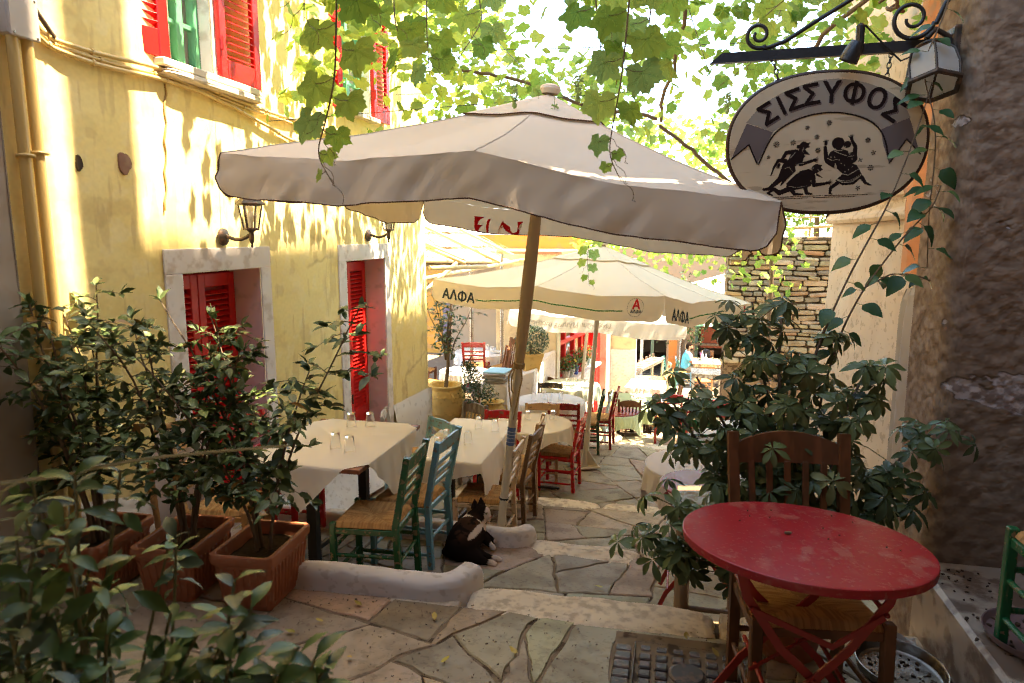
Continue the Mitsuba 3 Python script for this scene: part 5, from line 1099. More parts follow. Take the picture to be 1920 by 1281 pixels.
# straw roof on bamboo poles
roofk = thing('straw_awning', 'sun bleached straw roof on bamboo poles beyond the yellow house', 'awning')
A_, B_, C_, D_ = np.array([-3.45, 9.0, 1.36]), np.array([-2.75, 13.4, 1.24]), np.array([-5.4, 13.8, 2.35]), np.array([-5.4, 9.0, 2.15])
for i in range(4):
    def f(u, v, i=i):
        w_ = (i + v) / 4; P = (A_ * (1 - u)[..., None] + B_ * u[..., None]) * (1 - w_)[..., None] + (D_ * (1 - u)[..., None] + C_ * u[..., None]) * w_[..., None]
        P = P + np.array([0, 0, 1]) * (.05 * (meshkit.fbm(np.stack([u * 40, w_ * 5, 0 * u], -1), 3, i) - .5) + .05 * (1 - v) - .03)[..., None]; return P[..., 0], P[..., 1], P[..., 2]
    V, F = grid(80, 8, f); V2 = V - (0, 0, .05); put('thatch', shp((np.vstack([V, V2]), np.vstack([F, F[:, ::-1] + len(V)])), 'm_cloth', True, col=(.66, .58, .46)), roofk)
sr = rng(4)
ms = []
for i in range(420):
    u, v = sr.uniform(0, 1), sr.uniform(0, 1); P = (A_ * (1 - u) + B_ * u) * (1 - v) + (D_ * (1 - u) + C_ * u) * v + (0, 0, .05); d = unit(D_ - A_) * sr.uniform(.25, .6) + sr.normal(0, .05, 3); ms.append(bar(P, P + d + (0, 0, sr.uniform(-.02, .04)), .012, .006))
put('straw', shp(join(ms), 'm_bamboo'), roofk, kind='stuff')
pz = [((-3.5, 8.5, 1.42), (-2.65, 14.0, 1.20)), ((-3.3, 8.6, 1.16), (-2.5, 13.6, 1.34)), ((-4.6, 9.6, 2.0), (-3.0, 9.9, 1.33)), ((-4.2, 9.0, 2.0), (-3.1, 10.2, 1.36)), ((-4.0, 10.8, 1.9), (-2.8, 11.2, 1.30)), ((-3.8, 12.2, 1.85), (-2.7, 12.6, 1.28)), ((-3.25, 8.62, .95), (-2.95, 9.3, 1.36)), ((-3.10, 8.60, 1.32), (-2.6, 9.6, 1.30))]
for a_, b_ in pz:
    t_ = np.linspace(0, 1, 30)[:, None]; P = np.array(a_) * (1 - t_) + np.array(b_) * t_; rr = .030 + .004 * (np.arange(30) % 6 == 0); put('pole', shp(tube(P, rr, 10), 'm_bamboo', True), roofk)
for x, y in ((-3.42, 11.6), (-2.92, 11.8), (-3.5, 14.6)):
    k = thing('steel_post', 'grey steel post under the straw roof' + (', left one' if x < -3.4 and y < 14 else ', right one beside the clipped bush' if y < 14 else ', by the ochre wall'), 'post'); scene[k] = shp(rod((x, y, -1.0), (x, y, 1.42), .032, 14), 'm_steel', 40)
# terrace furniture
def t_table(cx, cy, R_, lab, labc):
    k = thing('round_table', lab, 'table'); put('top', shp(xf(lathe([(.001, -.02), (R_, -.02), (R_, 0), (.001, 0)], 30), mat((cx, cy, -.40))), 'm_satin', 35, col=(.1, .05, .03)), k); put('post', shp(rod((cx, cy, -.95), (cx, cy, -.42), .03), 'm_iron', True), k)
    for i in range(3): put('foot', shp(bar((cx, cy, -.93), (cx + R_ * .7 * math.cos(i * 2.1), cy + R_ * .7 * math.sin(i * 2.1), -.94), .04, .02), 'm_iron'), k)
    drape(disc_near(R_ + .01), -.40, cx, cy, .2, (R_ * 2.8,) * 2, .4, int(cx * -10), waves=11, amp=.02, col=WHT, label=labc)
t_table(-3.22, 10.45, .36, 'small round terrace table laid with plates', 'white cloth on the terrace table laid with plates')
t_table(-3.35, 12.3, .55, 'larger terrace table under the straw roof', 'white cloth on the larger terrace table under the straw roof')
def plate(x, y, z, lab):
    k = thing('plate', lab, 'plate'); scene[k] = shp(xf(lathe([(.001, .004), (.07, .004), (.085, .010), (.115, .018), (.118, .015), (.09, .003), (.06, .0), (.001, .0)][::-1], 22), mat((x, y, z))), 'm_satin', 40, col=(.78, .77, .74))
plate(-3.3, 10.35, -.392, 'white plate on the small terrace table, left'); plate(-3.1, 10.5, -.392, 'white plate on the small terrace table, right'); plate(-3.5, 12.1, -.392, 'white plate on the larger terrace table, left'); plate(-3.12, 12.2, -.392, 'white plate on the larger terrace table, right')
for i, (x, y, lab) in enumerate(((-3.30, 12.2, 'stemmed glass by the left steel post'), (-3.15, 12.0, 'stemmed glass on the edge of the larger terrace table'), (-3.38, 10.55, 'stemmed glass on the small terrace table'))):
    k = thing('wine_glass', lab, 'glass'); scene[k] = shp(xf(lathe([(.035, 0), (.034, .004), (.005, .01), (.004, .06), (.02, .075), (.034, .10), (.034, .14), (.030, .15), (.027, .15), (.030, .138), (.030, .102), (.016, .08), (.001, .078)], 14), mat((x, y, -.394))), 'm_pane', 40)
chair('brown slat-backed terrace chair nearest the ochre jar', (-3.62, 9.95, -.95), -.5, (.15, .06, .03), 'spindle', fine=False, seed=41)
chair('brown slat-backed terrace chair with its back towards the lane', (-2.82, 10.6, -.95), PI2 + .3, (.22, .09, .04), 'spindle', fine=False, seed=42, h=.92)
chair('tall brown ladder-backed terrace chair beside the right steel post', (-2.80, 11.5, -.95), PI2 - .4, (.22, .08, .03), 'spindle', fine=False, seed=43, h=1.0)
chair('red terrace chair with its back to the viewer', (-3.32, 11.55, -.95), .1, (.35, .015, .015), fine=False, seed=44)
chair('brown terrace chair in front of the arched doorway', (-3.75, 13.2, -.95), math.pi - .2, (.20, .08, .03), 'spindle', fine=False, seed=45)
chair('green terrace chair by the ochre wall', (-3.05, 13.2, -.95), math.pi + .2, (.02, .09, .035), fine=False, seed=46, h=.95)
chair('brown terrace chair half hidden by the little tree in the jar', (-4.1, 10.9, -.95), -PI2, (.13, .055, .03), 'spindle', fine=False, seed=47)
# whitewashed cabinet with a stack of newspapers, and the white parapet
k = thing('white_plinth', 'whitewashed masonry plinth with newspapers on top', 'plinth'); scene[k] = shp(xf(rock((.42, .5, .95), 3, 10, 14, .01, 3), mat((-2.48, 9.75, -.86))), 'm_whitewash', 50)
for i in range(7):
    k = thing('newspaper', ('bottom newspaper of the stack on the white plinth', 'newspaper just above the bottom one on the white plinth', 'pale newspaper third from the bottom on the white plinth', 'newspaper in the middle of the stack on the white plinth', 'pale newspaper third from the top on the white plinth', 'newspaper just under the blue topmost one on the white plinth', 'topmost newspaper of the stack, with a pale blue page')[i], 'newspaper', 'newspapers stacked on the white plinth')
    scene[k] = shp(xf(cbox(-.17, .17, -.20, .20, 0, .021, .006), mat((-2.48 + .012 * math.sin(i * 2.2), 9.72 + .012 * math.cos(i * 3.1), -.374 + i * .0225), rz=.12 * math.sin(i * 1.7))), 'm_matt', col=[(.40, .37, .33), (.30, .27, .24), (.52, .49, .44), (.34, .31, .28), (.55, .5, .45), (.42, .38, .36), (.36, .55, .62)][i])
k = thing('white_parapet', 'whitewashed parapet wall with sloping top beside the steps to the terrace', 'parapet')
V, F = cbox(-2.38, -2.06, 10.4, 12.45, -1.7, -.34, .02); V = V.copy(); V[:, 2] -= np.where(V[:, 2] > -1, np.clip((-2.06 - V[:, 0]) * .35, 0, 1), 0); scene[k] = shp((V, F), 'm_whitewash', 30)
# house with the red window and flower pots: its own axes run along its front
kh = thing('cream_house', 'cream plastered house front with a red window frame, white sill and red door post', 'house')
O_, d_, n_ = np.array([-2.04, 12.5, 0]), unit([.158, .987, 0]), unit([.987, -.158, 0])
def L(m):  # local x: outwards, y: along the front
    V, F = m; return O_ + V[:, :1] * n_ + V[:, 1:2] * d_ + V[:, 2:] * np.array([0, 0, 1]), F
put('wall', shp(L(box(-.3, 0, .0, .18, -2.6, 1.4)), 'm_plaster', col=(.62, .60, .48)), kh, label='pale green painted corner strip')
put('wall', shp(L(box(-.3, 0, .18, 2.62, -2.6, -1.07)), 'm_whitewash'), kh); put('wall', shp(L(box(-.3, 0, .18, 3.1, .55, 1.4)), 'm_plaster', col=CRM), kh)
put('wall', shp(join([box(-3.2, -2.07, 12.48, 12.6, -2.6, 1.4)]), 'm_plaster', col=CRM), kh)
put('wall', shp(join([box(-2.44, -2.03, 12.462, 12.478, -2.6, -1.35)]), 'm_whitewash'), kh)
put('roof', shp(L(box(-2.3, .1, -.1, 3.2, 1.4, 1.45)), 'm_matt', col=(.4, .2, .12)), kh)
put('sill', shp(L(cbox(-.28, .16, .19, 2.60, -1.065, -1.0, .01)), 'm_whitewash'), kh)
win = put('window', shp(L(join([cbox(-.2, -.12, .19, .27, -.99, .54, .006), cbox(-.2, -.12, 2.50, 2.60, -.99, .54, .006), cbox(-.2, -.12, .28, 2.49, .46, .54, .006), cbox(-.2, -.12, .28, 2.49, -.99, -.93, .006)])), 'm_satin', col=RED), kh)
put('transom', shp(L(cbox(-.2, -.11, .28, 2.49, -.36, -.27, .006)), 'm_satin', col=RED), win)
for y in (.85, 1.45, 2.0): put('mullion', shp(L(cbox(-.2, -.11, y - .035, y + .035, -.92, .45, .006)), 'm_satin', col=RED), win)
for y0, y1 in ((.29, .81), (.89, 1.41), (1.49, 1.96), (2.04, 2.48)): put('pane', shp(L(box(-.162, -.158, y0, y1, -.92, .45)), 'm_pane'), win)
for i, (y0, y1, z0, c) in enumerate(((.95, 1.35, -.2, (.30, .36, .28)), (1.55, 1.9, -.22, (.45, .40, .34)), (2.1, 2.4, -.2, (.20, .18, .16)))): put('poster', shp(L(box(-.19, -.186, y0, y1, z0, z0 + .55)), 'm_matt', col=c), win)
put('interior', shp(L(join([box(-2.2, -2.18, .1, 3.0, -2.2, 1.3), box(-2.2, -.31, .1, 3.0, -2.2, -2.18), box(-2.2, -.31, .08, .1, -2.2, 1.3), box(-2.2, -.31, 3.0, 3.02, -2.2, 1.3), box(-2.2, -.31, .1, 3.0, 1.28, 1.3)])), 'm_matt', col=(.45, .36, .26)), kh)
put('door_post', shp(L(cbox(-.24, .03, 2.62, 3.08, -2.6, .55, .01)), 'm_satin', col=RED), kh, label='broad red door post')
k = thing('cream_wall', 'cream wall with a sunlit whitewashed foot beyond the red window', 'wall')
put('upper', shp(box(-2.2, -.80, 16.5, 16.8, -.95, 1.2), 'm_plaster', col=CRM), k); put('foot', shp(box(-2.2, -.795, 16.46, 16.8, -2.8, -.952), 'm_whitewash'), k); put('corner', shp(box(-1.62, -1.40, 15.4, 16.46, -2.7, 1.1), 'm_plaster', col=(.60, .44, .34)), k)
# tavern at the end of the lane
kt = thing('tavern', 'tavern front at the end of the lane with dark openings and a green striped awning', 'tavern')
Vw, Fw = wall_sheet('y', 24.6, -6, 8, -3.4, 1.3, [(-1.5, -.15, -3.2, -.6), (.9, 3.2, -2.6, -.9)], .5, .02, 4); put('wall', shp((Vw, Fw[:, ::-1]), 'm_plaster', True, col=(.42, .28, .17)), kt)
put('interior', shp(join([box(-6, 8, 30, 30.1, -3.4, 1.3), box(-6.1, -6, 24.65, 30, -3.4, 1.3), box(8, 8.1, 24.65, 30, -3.4, 1.3), box(-6, 8, 24.65, 30, 1.25, 1.3), box(-6, 8, 24.65, 30, -3.45, -3.3)]), 'm_matt', col=(.40, .28, .18)), kt)
put('panel', shp(box(1.0, 2.3, 24.5, 24.56, -2.1, -1.35), 'm_satin', col=(.30, .07, .03)), kt)
for i in range(9):
    x = .9 + i * .28; put('awning_strip', shp(bar((x, 24.55, -.85), (x, 23.6, -1.25), .27, .012), 'm_cloth', col=((.05, .12, .08), (.42, .44, .36))[i % 2]), kt)
for x in (-.98, -.62, .35, .85, 2.0): put('post', shp(cbox(x - .05, x + .05, 24.2, 24.3, -3.2, -.3, .01), 'm_satin', col=((.10, .16, .11), (.70, .68, .58))[int(x * 10) % 2]), kt)
put('orange_post', shp(cbox(-.06, .20, 22.3, 22.5, -3.0, -.9, .01), 'm_plaster', col=(.62, .22, .06)), kt)
put('shelf', shp(join([cbox(.4, 1.9, 23.95, 24.15, -1.95, -1.88, .01)]), 'm_wood', col=(.3, .2, .12)), kt)
# dry stone wall on the right with its cap, rail and the garden above it
ks = thing('dry_stone_wall', 'dry stone wall of thin uneven slabs beyond the beige house', 'wall')
put('core', shp(box(.95, 5.5, 13.05, 13.6, -2.6, 1.66), 'm_mortar'), ks)
sw = rng(31); z = -.55; cnt = 0
TS = [(.42, .36, .24), (.34, .31, .23), (.48, .40, .27), (.46, .30, .17), (.30, .28, .23), (.52, .46, .36)]
while z < 1.66:
    h = sw.uniform(.055, .115); x = .98 + sw.uniform(-.1, .0)
    while x < 3.0:
        wd = sw.uniform(.13, .42); dz = sw.uniform(-.012, .012)
        if cnt < 296 and x + wd > 1.0:
            m = rock((wd * 1.0, .16, h * sw.uniform(.80, 1.0)), int(sw.integers(9999)), 4, 7, .12, 4); put('stone', shp(xf(m, mat((x + wd / 2, 13.02 + sw.uniform(-.025, .02), z + h / 2 + dz), ry=sw.normal(0, .05))), 'm_flagstone', 45, col=jit(TS[sw.integers(6)], sw, .15)), ks); cnt += 1
        x += wd + .012
    z += h + .006
put('cap', shp(cbox(.9, 5.5, 12.93, 13.6, 1.665, 1.71, .01), 'm_matt', col=(.10, .09, .075)), ks)
k = thing('bamboo_rail', 'bamboo rail above the dry stone wall', 'rail')
for a_, b_, rr in (((.9, 13.1, 1.80), (4.0, 13.1, 1.98), .028), ((.9, 13.12, 2.0), (4.0, 13.12, 2.12), .012)): put('pole', shp(rod(a_, b_, rr, 10), 'm_bamboo', True), k)
for x in (1.3, 2.3, 3.3): put('stake', shp(rod((x, 13.12, 1.7), (x, 13.12, 2.2), .018, 8), 'm_bamboo', True), k)
k = thing('millstone', 'round stone disc lying on the step beside the upright parasol', 'stone disc'); scene[k] = shp(xf(lathe([(.26, 0), (.27, .02), (.27, .11), (.25, .13), (.001, .135)], 30), mat((-.98, 11.05, -1.64))), 'm_step_stone', 35, col=(.42, .37, .28))
# ================================================================ plants
def blade(seed, wd=.42, fold=.30, curl=.25, n=5, wide=.45):
    """a leaf along +y from 0 to 1, its upper side +z; wide: where it is broadest"""
    r = rng(seed); t = np.linspace(0, 1, n + 2); p = t ** (math.log(.5) / math.log(wide)); w = wd / 2 * np.sin(np.pi * np.clip(p, 0, 1)) ** .85; w[0], w[-1] = .012, .004
    V = []; c = curl * r.uniform(.4, 1.4); tw = r.uniform(-.25, .25)
    for i, ti in enumerate(t):
        zc = -c * ti ** 2; k = tw * ti
        for s in (-1, 0, 1): V.append((s * w[i], ti * (1 - .12 * c), zc + (fold * w[i] * abs(s)) + k * s * w[i] + .02 * r.normal() * abs(s)))
    F = []
    for i in range(n + 1):
        for s in (0, 1): a = i * 3 + s; F += [(a, a + 1, a + 4), (a, a + 4, a + 3)]
    return np.array(V), np.array(F)
FIC = [(.072, .112, .042), (.092, .140, .048), (.13, .175, .066), (.20, .22, .11), (.058, .090, .040), (.16, .21, .058)]
FIC_DEAD = (.30, .17, .04)
FL = [[shp(blade(400 + v, .46, .35, .3), 'm_leaf', True, col=c) for c in FIC + [FIC_DEAD]] for v in range(4)]
SHRUB = [(.085, .150, .045), (.12, .20, .052), (.18, .26, .07), (.09, .125, .066), (.25, .30, .10)]
SL = [[shp(blade(430 + v, .44, .30, .45, 5, .58), 'm_leaf', True, col=c) for c in SHRUB] for v in range(4)]
def place_leaves(k, recs, lib, weights, seed, limit=290, far=None):
    """recs: (position, direction, size); the nearest ones are parts, the others one mass"""
    r = rng(seed); recs = sorted(recs, key=lambda q: np.linalg.norm(q[0] - EYE)); ms, cs = [], []
    for i, (p, d, s) in enumerate(recs):
        up = np.array([r.normal(0, .35), r.normal(0, .35) - .2, 1.0]); x, y, z = leaf_frame(d, up); c = r.choice(len(weights), p=np.array(weights) / sum(weights))
        if i < limit: put('leaf', lib[r.integers(len(lib))][c], k, frame(p, x, y, z, s))
        else: ms.append((frame(p, x, y, z, s), c, r.integers(4)))
    return ms
def mass(k, ms, variants, cols, bsdf='m_leaf', seed=0, name='foliage'):
    if not ms: return
    r = rng(seed); Vs, Fs, Cs, n = [], [], [], 0
    for M, c, v in ms:
        V, F = xf(variants[v], M); Vs.append(V); Fs.append(F + n); n += len(V); Cs.append(np.tile(jit(cols[c], r, .12), (len(V), 1)))
    put(name, shp((np.vstack(Vs), np.vstack(Fs)), bsdf, True, col=np.vstack(Cs)), k, kind='stuff')
FV = [blade(400 + v, .46, .35, .3) for v in range(4)]; SV = [blade(430 + v, .40, .30, .45, 5, .58) for v in range(4)]
def twiggy(k, base, n_stem, H, spread, seed, env, leaf=.068, n_twig=13, start=.32, stem_r=.009, droop=.35):
    """stems that rise from a pot, side twigs and leaves set along them; env(P) tells whether a point lies within the crown"""
    r = rng(seed); recs = []
    for i in range(n_stem):
        a = r.uniform(0, 2 * np.pi); q = r.uniform(.3, 1) ** .7; top = np.array([math.cos(a) * spread[0] * q, math.sin(a) * spread[1] * q, H * r.uniform(.72, 1.0)])
        b = np.asarray(base) + np.array([math.cos(a), math.sin(a), 0]) * r.uniform(.01, .05); t = np.linspace(0, 1, 12)[:, None]
        P = b + top * t * np.c_[t[:, 0] ** .6, t[:, 0] ** .6, np.ones(12)] + (np.c_[meshkit.fbm(np.c_[t * 3, t * 0 + i, t * 0 + seed], 2, seed), meshkit.fbm(np.c_[t * 3, t * 0 + i + 9, t * 0 + seed], 2, seed), t[:, 0] * 0 + .5] - .5) * .12 * t
        put('stem', shp(tube(P, np.linspace(stem_r * r.uniform(.8, 1.3), .003, 12), 7), 'm_bark', True), k); tw = []
        for j in range(n_twig):
            u = start + (1 - start) * (j + r.uniform(0, 1)) / n_twig; p = P[min(int(u * 11), 10)] * (1 - (u * 11) % 1) + P[min(int(u * 11) + 1, 11)] * ((u * 11) % 1)
            a2 = r.uniform(0, 2 * np.pi); L_ = r.uniform(.10, .34) * (1.15 - .4 * u); d = np.array([math.cos(a2), math.sin(a2), r.uniform(-.1, .9)]); s = np.linspace(0, 1, 7)[:, None]
            Q = p + unit(d) * L_ * s - np.array([0, 0, droop * L_]) * s ** 2
            keep = [q for q in range(7) if env(Q[q])]
            if len(keep) < 3: continue
            Q = Q[:keep[-1] + 1]; tw.append(tube(Q, np.linspace(.003, .0013, len(Q)), 5)); m = max(2, int(L_ / .030))
            for l in range(m):
                f = (l + .6) / m * (len(Q) - 1); c = Q[int(f)] + (Q[min(int(f) + 1, len(Q) - 1)] - Q[int(f)]) * (f % 1); a3 = l * 2.4 + r.uniform(-.6, .6); dd = unit(d) * .55 + np.array([math.cos(a3), math.sin(a3), r.uniform(-.75, .35)])
                recs.append((c, dd, leaf * r.uniform(.65, 1.15)))
            for _ in range(3): recs.append((Q[-1], unit(d) + r.normal(0, .55, 3) + (0, 0, .25), leaf * r.uniform(.6, 1.0)))
        for _ in range(4): recs.append((P[-1], np.array([0, 0, 1]) + r.normal(0, .6, 3), leaf * r.uniform(.6, 1)))
        if tw: put('twig', shp(join(tw), 'm_bark', True), k, kind='stuff')
    return recs
def rr(hx, hy, r_, n=4):
    o = []
    for cx, cy, a0 in ((hx - r_, hy - r_, 0), (-hx + r_, hy - r_, PI2), (-hx + r_, -hy + r_, 2 * PI2), (hx - r_, -hy + r_, 3 * PI2)):
        for i in range(n + 1): a = a0 + i * PI2 / n; o.append((cx + r_ * math.cos(a), cy + r_ * math.sin(a)))
    return np.array(o)
def loft(secs):
    n = len(secs[0][0]); V = np.vstack([np.c_[o, np.full(n, z)] for o, z in secs]); F = []
    j = np.arange(n); k = (j + 1) % n
    for i in range(len(secs) - 1): F += [np.stack([i * n + j, i * n + k, (i + 1) * n + k], 1), np.stack([i * n + j, (i + 1) * n + k, (i + 1) * n + j], 1)]
    return V, np.vstack(F)
def planter(label, loc, rz, hx=.165, hy=.225, h=.30):
    k = thing('planter', label, 'planter', 'ribbed terracotta planters along the kerb'); M = mat(loc, rz=rz); bx, by = hx * .76, hy * .76
    lerp = lambda z: (bx + (hx * .95 - bx) * z / h, by + (hy * .95 - by) * z / h)
    out = [(rr(*lerp(z), .03), z) for z in (0.004, .03, h * .5, h - .05)]
    V0, F0 = loft([(rr(.005, .005, .002), .004)] + out + [(rr(hx * .93, hy * .94, .03), h - .052)] + [(rr(hx - .03, hy - .03, .025), h - .05), (rr(hx - .035, hy - .035, .025), h - .09)]); put('body', shp(xf((V0, F0), M), 'm_terracotta', 40), k)
    put('rim', shp(xf(loft([(rr(hx * .94, hy * .95, .035), h - .052), (rr(hx - .006, hy - .006, .035), h - .050), (rr(hx, hy, .036), h - .042), (rr(hx + .002, hy + .002, .036), h - .008), (rr(hx - .004, hy - .004, .034), h), (rr(hx - .022, hy - .022, .03), h), (rr(hx - .027, hy - .027, .028), h - .008), (rr(hx - .03, hy - .03, .026), h - .055)]), M), 'm_terracotta', 45), k)
    for s in (-1, 1):
        for i in range(11):
            u = (i - 5) / 5.0 * .86; a0 = np.array([s * (lerp(.035)[0] + .001), u * lerp(.035)[1], .035]); a1 = np.array([s * (lerp(h - .075)[0] + .001), u * lerp(h - .075)[1], h - .075]); put('rib', shp(xf(bar(a0, a1, .014, .010, (s, 0, 0), .003), M), 'm_terracotta'), k)
        for i in range(7):
            u = (i - 3) / 3.0 * .82; a0 = np.array([u * lerp(.035)[0], s * (lerp(.035)[1] + .001), .035]); a1 = np.array([u * lerp(h - .075)[0], s * (lerp(h - .075)[1] + .001), h - .075]); put('rib', shp(xf(bar(a0, a1, .014, .010, (0, s, 0), .003), M), 'm_terracotta'), k)
    V, F = grid(10, 10, lambda u, v: ((u * 2 - 1) * (hx - .032), (v * 2 - 1) * (hy - .032), h - .065 + .02 * (meshkit.fbm(np.stack([u * 6, v * 6, 0 * u + rz], -1), 3, 2) - .5))); put('soil', shp(xf((V, F), M), 'm_soil', True), k)
def ell(c, r_): 
    c, r_ = np.array(c), np.array(r_); return lambda P: (((P - c) / r_) ** 2).sum() < 1
wall_ok = lambda P: P[0] > WX + .02
PL = [('terracotta planter nearest the long white table', (-2.00, 2.97, -.08), .06), ('middle terracotta planter of the row by the kerb', (-2.43, 2.94, -.075), .10), ('terracotta planter against the yellow wall, mostly behind leaves', (-2.88, 2.86, -.07), .05)]
for l, p, a in PL: planter(l, p, a)
FW_ = [5, 5, 4, 2.6, 3, 2, .5]
for nm, base, ns, H, sp, e, sd, ntw in (('leafy ficus shrub in the planter nearest the long white table', (-1.99, 2.97, .16), 6, 1.26, (.62, .30), ell((-1.80, 3.04, .88), (.74, .48, .68)), 61, 14),
                                        ('leafy ficus shrub in the middle planter', (-2.42, 2.95, .16), 6, 1.28, (.40, .26), ell((-2.45, 2.95, .88), (.50, .42, .68)), 62, 12),
                                        ('tall leafy ficus shrub against the yellow wall', (-2.87, 2.87, .17), 7, 1.32, (.34, .40), ell((-2.86, 2.78, .92), (.55, .60, .68)), 63, 14)):
    k = thing('ficus', nm, 'shrub'); env = lambda P, e=e: e(P) and wall_ok(P)
    recs = [q for q in twiggy(k, base, ns, H, sp, sd, env, .088, ntw + 3, .26) if wall_ok(q[0])]
    mass(k, place_leaves(k, recs, FL, FW_, sd), FV, FIC + [FIC_DEAD], seed=sd)
# the shrub close to the camera, lower left
ROS = [(-1.024, .893, 1.344), (-.914, .871, 1.374), (-.956, .798, 1.303), (-.844, .778, 1.336), (-.886, .755, 1.256), (-.885, .856, 1.232), (-.867, .7, 1.209), (-.846, .754, 1.188), (-.817, .807, 1.152), (-.925, 1.095, 1.165), (-.758, .873, 1.157), (-.683, .838, 1.152), (-.694, .782, 1.142),
       (-.661, .903, 1.207), (-.635, .904, 1.163), (-.605, .806, 1.145), (-.537, .819, 1.12), (-.534, .872, 1.132), (-.493, .877, 1.10), (-.491, .825, 1.09), (-.702, .73, 1.138), (-.793, .662, 1.159), (-.733, .677, 1.156), (-1.08, .84, 1.25), (-1.05, .95, 1.18), (-.98, .72, 1.2), (-.95, .9, 1.13), (-1.0, .8, 1.1)]
k = thing('foreground_shrub', 'glossy leafed shrub close to the viewer in the lower left corner', 'shrub'); fr = rng(9); recs = []
ROS = ROS + [(x + fr.normal(0, .05), y + fr.normal(0, .05), z - abs(fr.normal(.03, .04))) for x, y, z in ROS]
for i, q in enumerate(ROS):
    q = np.array(q); b = np.array([-.85 + .25 * (q[0] + .8), .72 + .3 * (q[1] - .8), .55]); t = np.linspace(0, 1, 8)[:, None]; P = b * (1 - t) + q * t + np.array([.04 * math.sin(i), .04 * math.cos(i * 2), 0]) * np.sin(t * math.pi)
    put('stem', shp(tube(P, np.linspace(.005, .0025, 8), 6), 'm_satin', True, col=(.16, .15, .06)), k)
    n = fr.integers(7, 11)
    for j in range(n): a = j * 2.4 + i; e = .9 - 1.3 * j / n; recs.append((q - (0, 0, .012 * j), np.array([math.cos(a), math.sin(a), e + fr.uniform(-.3, .3)]), fr.uniform(.045, .068)))
    for j in range(3): a = j * 2.4 + i * 1.3; u = fr.uniform(.6, .95); recs.append((b * (1 - u) + q * u, np.array([math.cos(a), math.sin(a), fr.uniform(-.6, .4)]), fr.uniform(.035, .06)))
mass(k, place_leaves(k, recs, SL, [5, 4, 2.4, 4, 1.2], 71), SV, SHRUB, seed=71)
for a_, b_ in (((-1.25, .80, 1.335), (-.60, .98, 1.408)), ((-1.2, .9, 1.22), (-.98, .84, 1.37))): put('bare_twig', shp(tube(wander(a_, b_, 14, .012, 3), np.linspace(.0045, .002, 14), 6), 'm_satin', True, col=(.42, .38, .20)), k)
kp = thing('stone_planter', 'low plastered planter wall at the lower left corner, under the foreground shrub', 'planter'); scene[kp] = shp(cbox(-1.6, -.72, .35, .98, -.1, .62, .02), 'm_plaster', col=(.35, .28, .20))
# schefflera behind the red table
def palmate(seed, n=8):
    r = rng(seed); ms = []
    for i in range(n):
        a = (i + r.uniform(-.15, .15)) / n * 2 * np.pi; m = blade(seed * 20 + i, .37, .25, .34, 4, .6); s = r.uniform(.8, 1.08)
        el = r.uniform(-.55, -.05); d = np.array([math.cos(a), math.sin(a), el]); x, y, z = leaf_frame(d, (0, 0, 1)); ms.append(xf(m, frame(.06 * unit(d), x, y, z, s)))
    return join(ms)
SCH = [(.068, .105, .040), (.090, .130, .046), (.125, .165, .058), (.18, .205, .08), (.054, .082, .036)]
PV = [palmate(50 + v, 7 + v % 2) for v in range(4)]; PLB = [[shp(m, 'm_leaf', True, col=c) for c in SCH] for m in PV]
k = thing('schefflera', 'large dark schefflera shrub behind the red table', 'shrub'); sr_ = rng(19)
B0 = np.array([.53, 3.02, .10]); limbs = []
for i, (e, r0) in enumerate((((.47, 3.22, 1.38), .017), ((.10, 3.12, 1.12), .012), ((.80, 3.30, 1.20), .013), ((1.18, 3.30, .92), .012), ((.02, 2.92, .60), .010), ((.30, 3.30, 1.45), .010), ((.62, 3.25, 1.35), .011), ((1.0, 3.15, .70), .010), ((.35, 3.0, .95), .010), ((-.05, 3.15, 1.05), .009), ((.70, 3.05, .80), .010), ((-.08, 3.0, .42), .010), ((.25, 2.98, .70), .009))):
    t = np.linspace(0, 1, 14)[:, None]; e = np.array(e); P = B0 + (e - B0) * np.c_[t ** 1.5, t ** 1.5, t ** .9] + (np.c_[meshkit.fbm(np.c_[t * 3, t * 0 + i, t * 0], 2, 3), meshkit.fbm(np.c_[t * 3, t * 0 + i + 5, t * 0], 2, 3), 0 * t] - .5) * np.array([.12, .12, 0]) * t
    put('branch', shp(tube(P, np.linspace(r0, .005, 14), 8), 'm_bark', True), k); limbs.append(P)
put('branch', shp(tube([(.50, 3.05, .30), (.40, 3.03, .62), (.33, 3.0, .80), (.36, 3.0, .90), (.46, 3.02, .925), (.56, 3.05, .90)], [.014, .013, .012, .011, .010, .007], 8), 'm_bark', True), k)
recs, pets = [], []
for P in limbs:
    for j in range(32):
        u = sr_.uniform(.42, 1.0) ** .8; c = P[min(int(u * 13), 13)]; a = sr_.uniform(0, 2 * np.pi); L_ = sr_.uniform(.07, .20); d = unit([math.cos(a), math.sin(a) - .1, sr_.uniform(-.15, .8)]); q = c + d * L_
        if q[0] > 1.14 and q[1] > 3.35: continue
        if q[1] > 3.55 and q[0] > .9: continue
        pets.append(tube([c, c + d * L_ * .6 + (0, 0, .012), q], .002, 5)); recs.append((q, d, sr_.uniform(.085, .125)))
put('petioles', shp(join(pets), 'm_satin', True, col=(.10, .11, .04)), k, kind='stuff')
recs.sort(key=lambda q: np.linalg.norm(q[0] - EYE)); 
rest_ = []
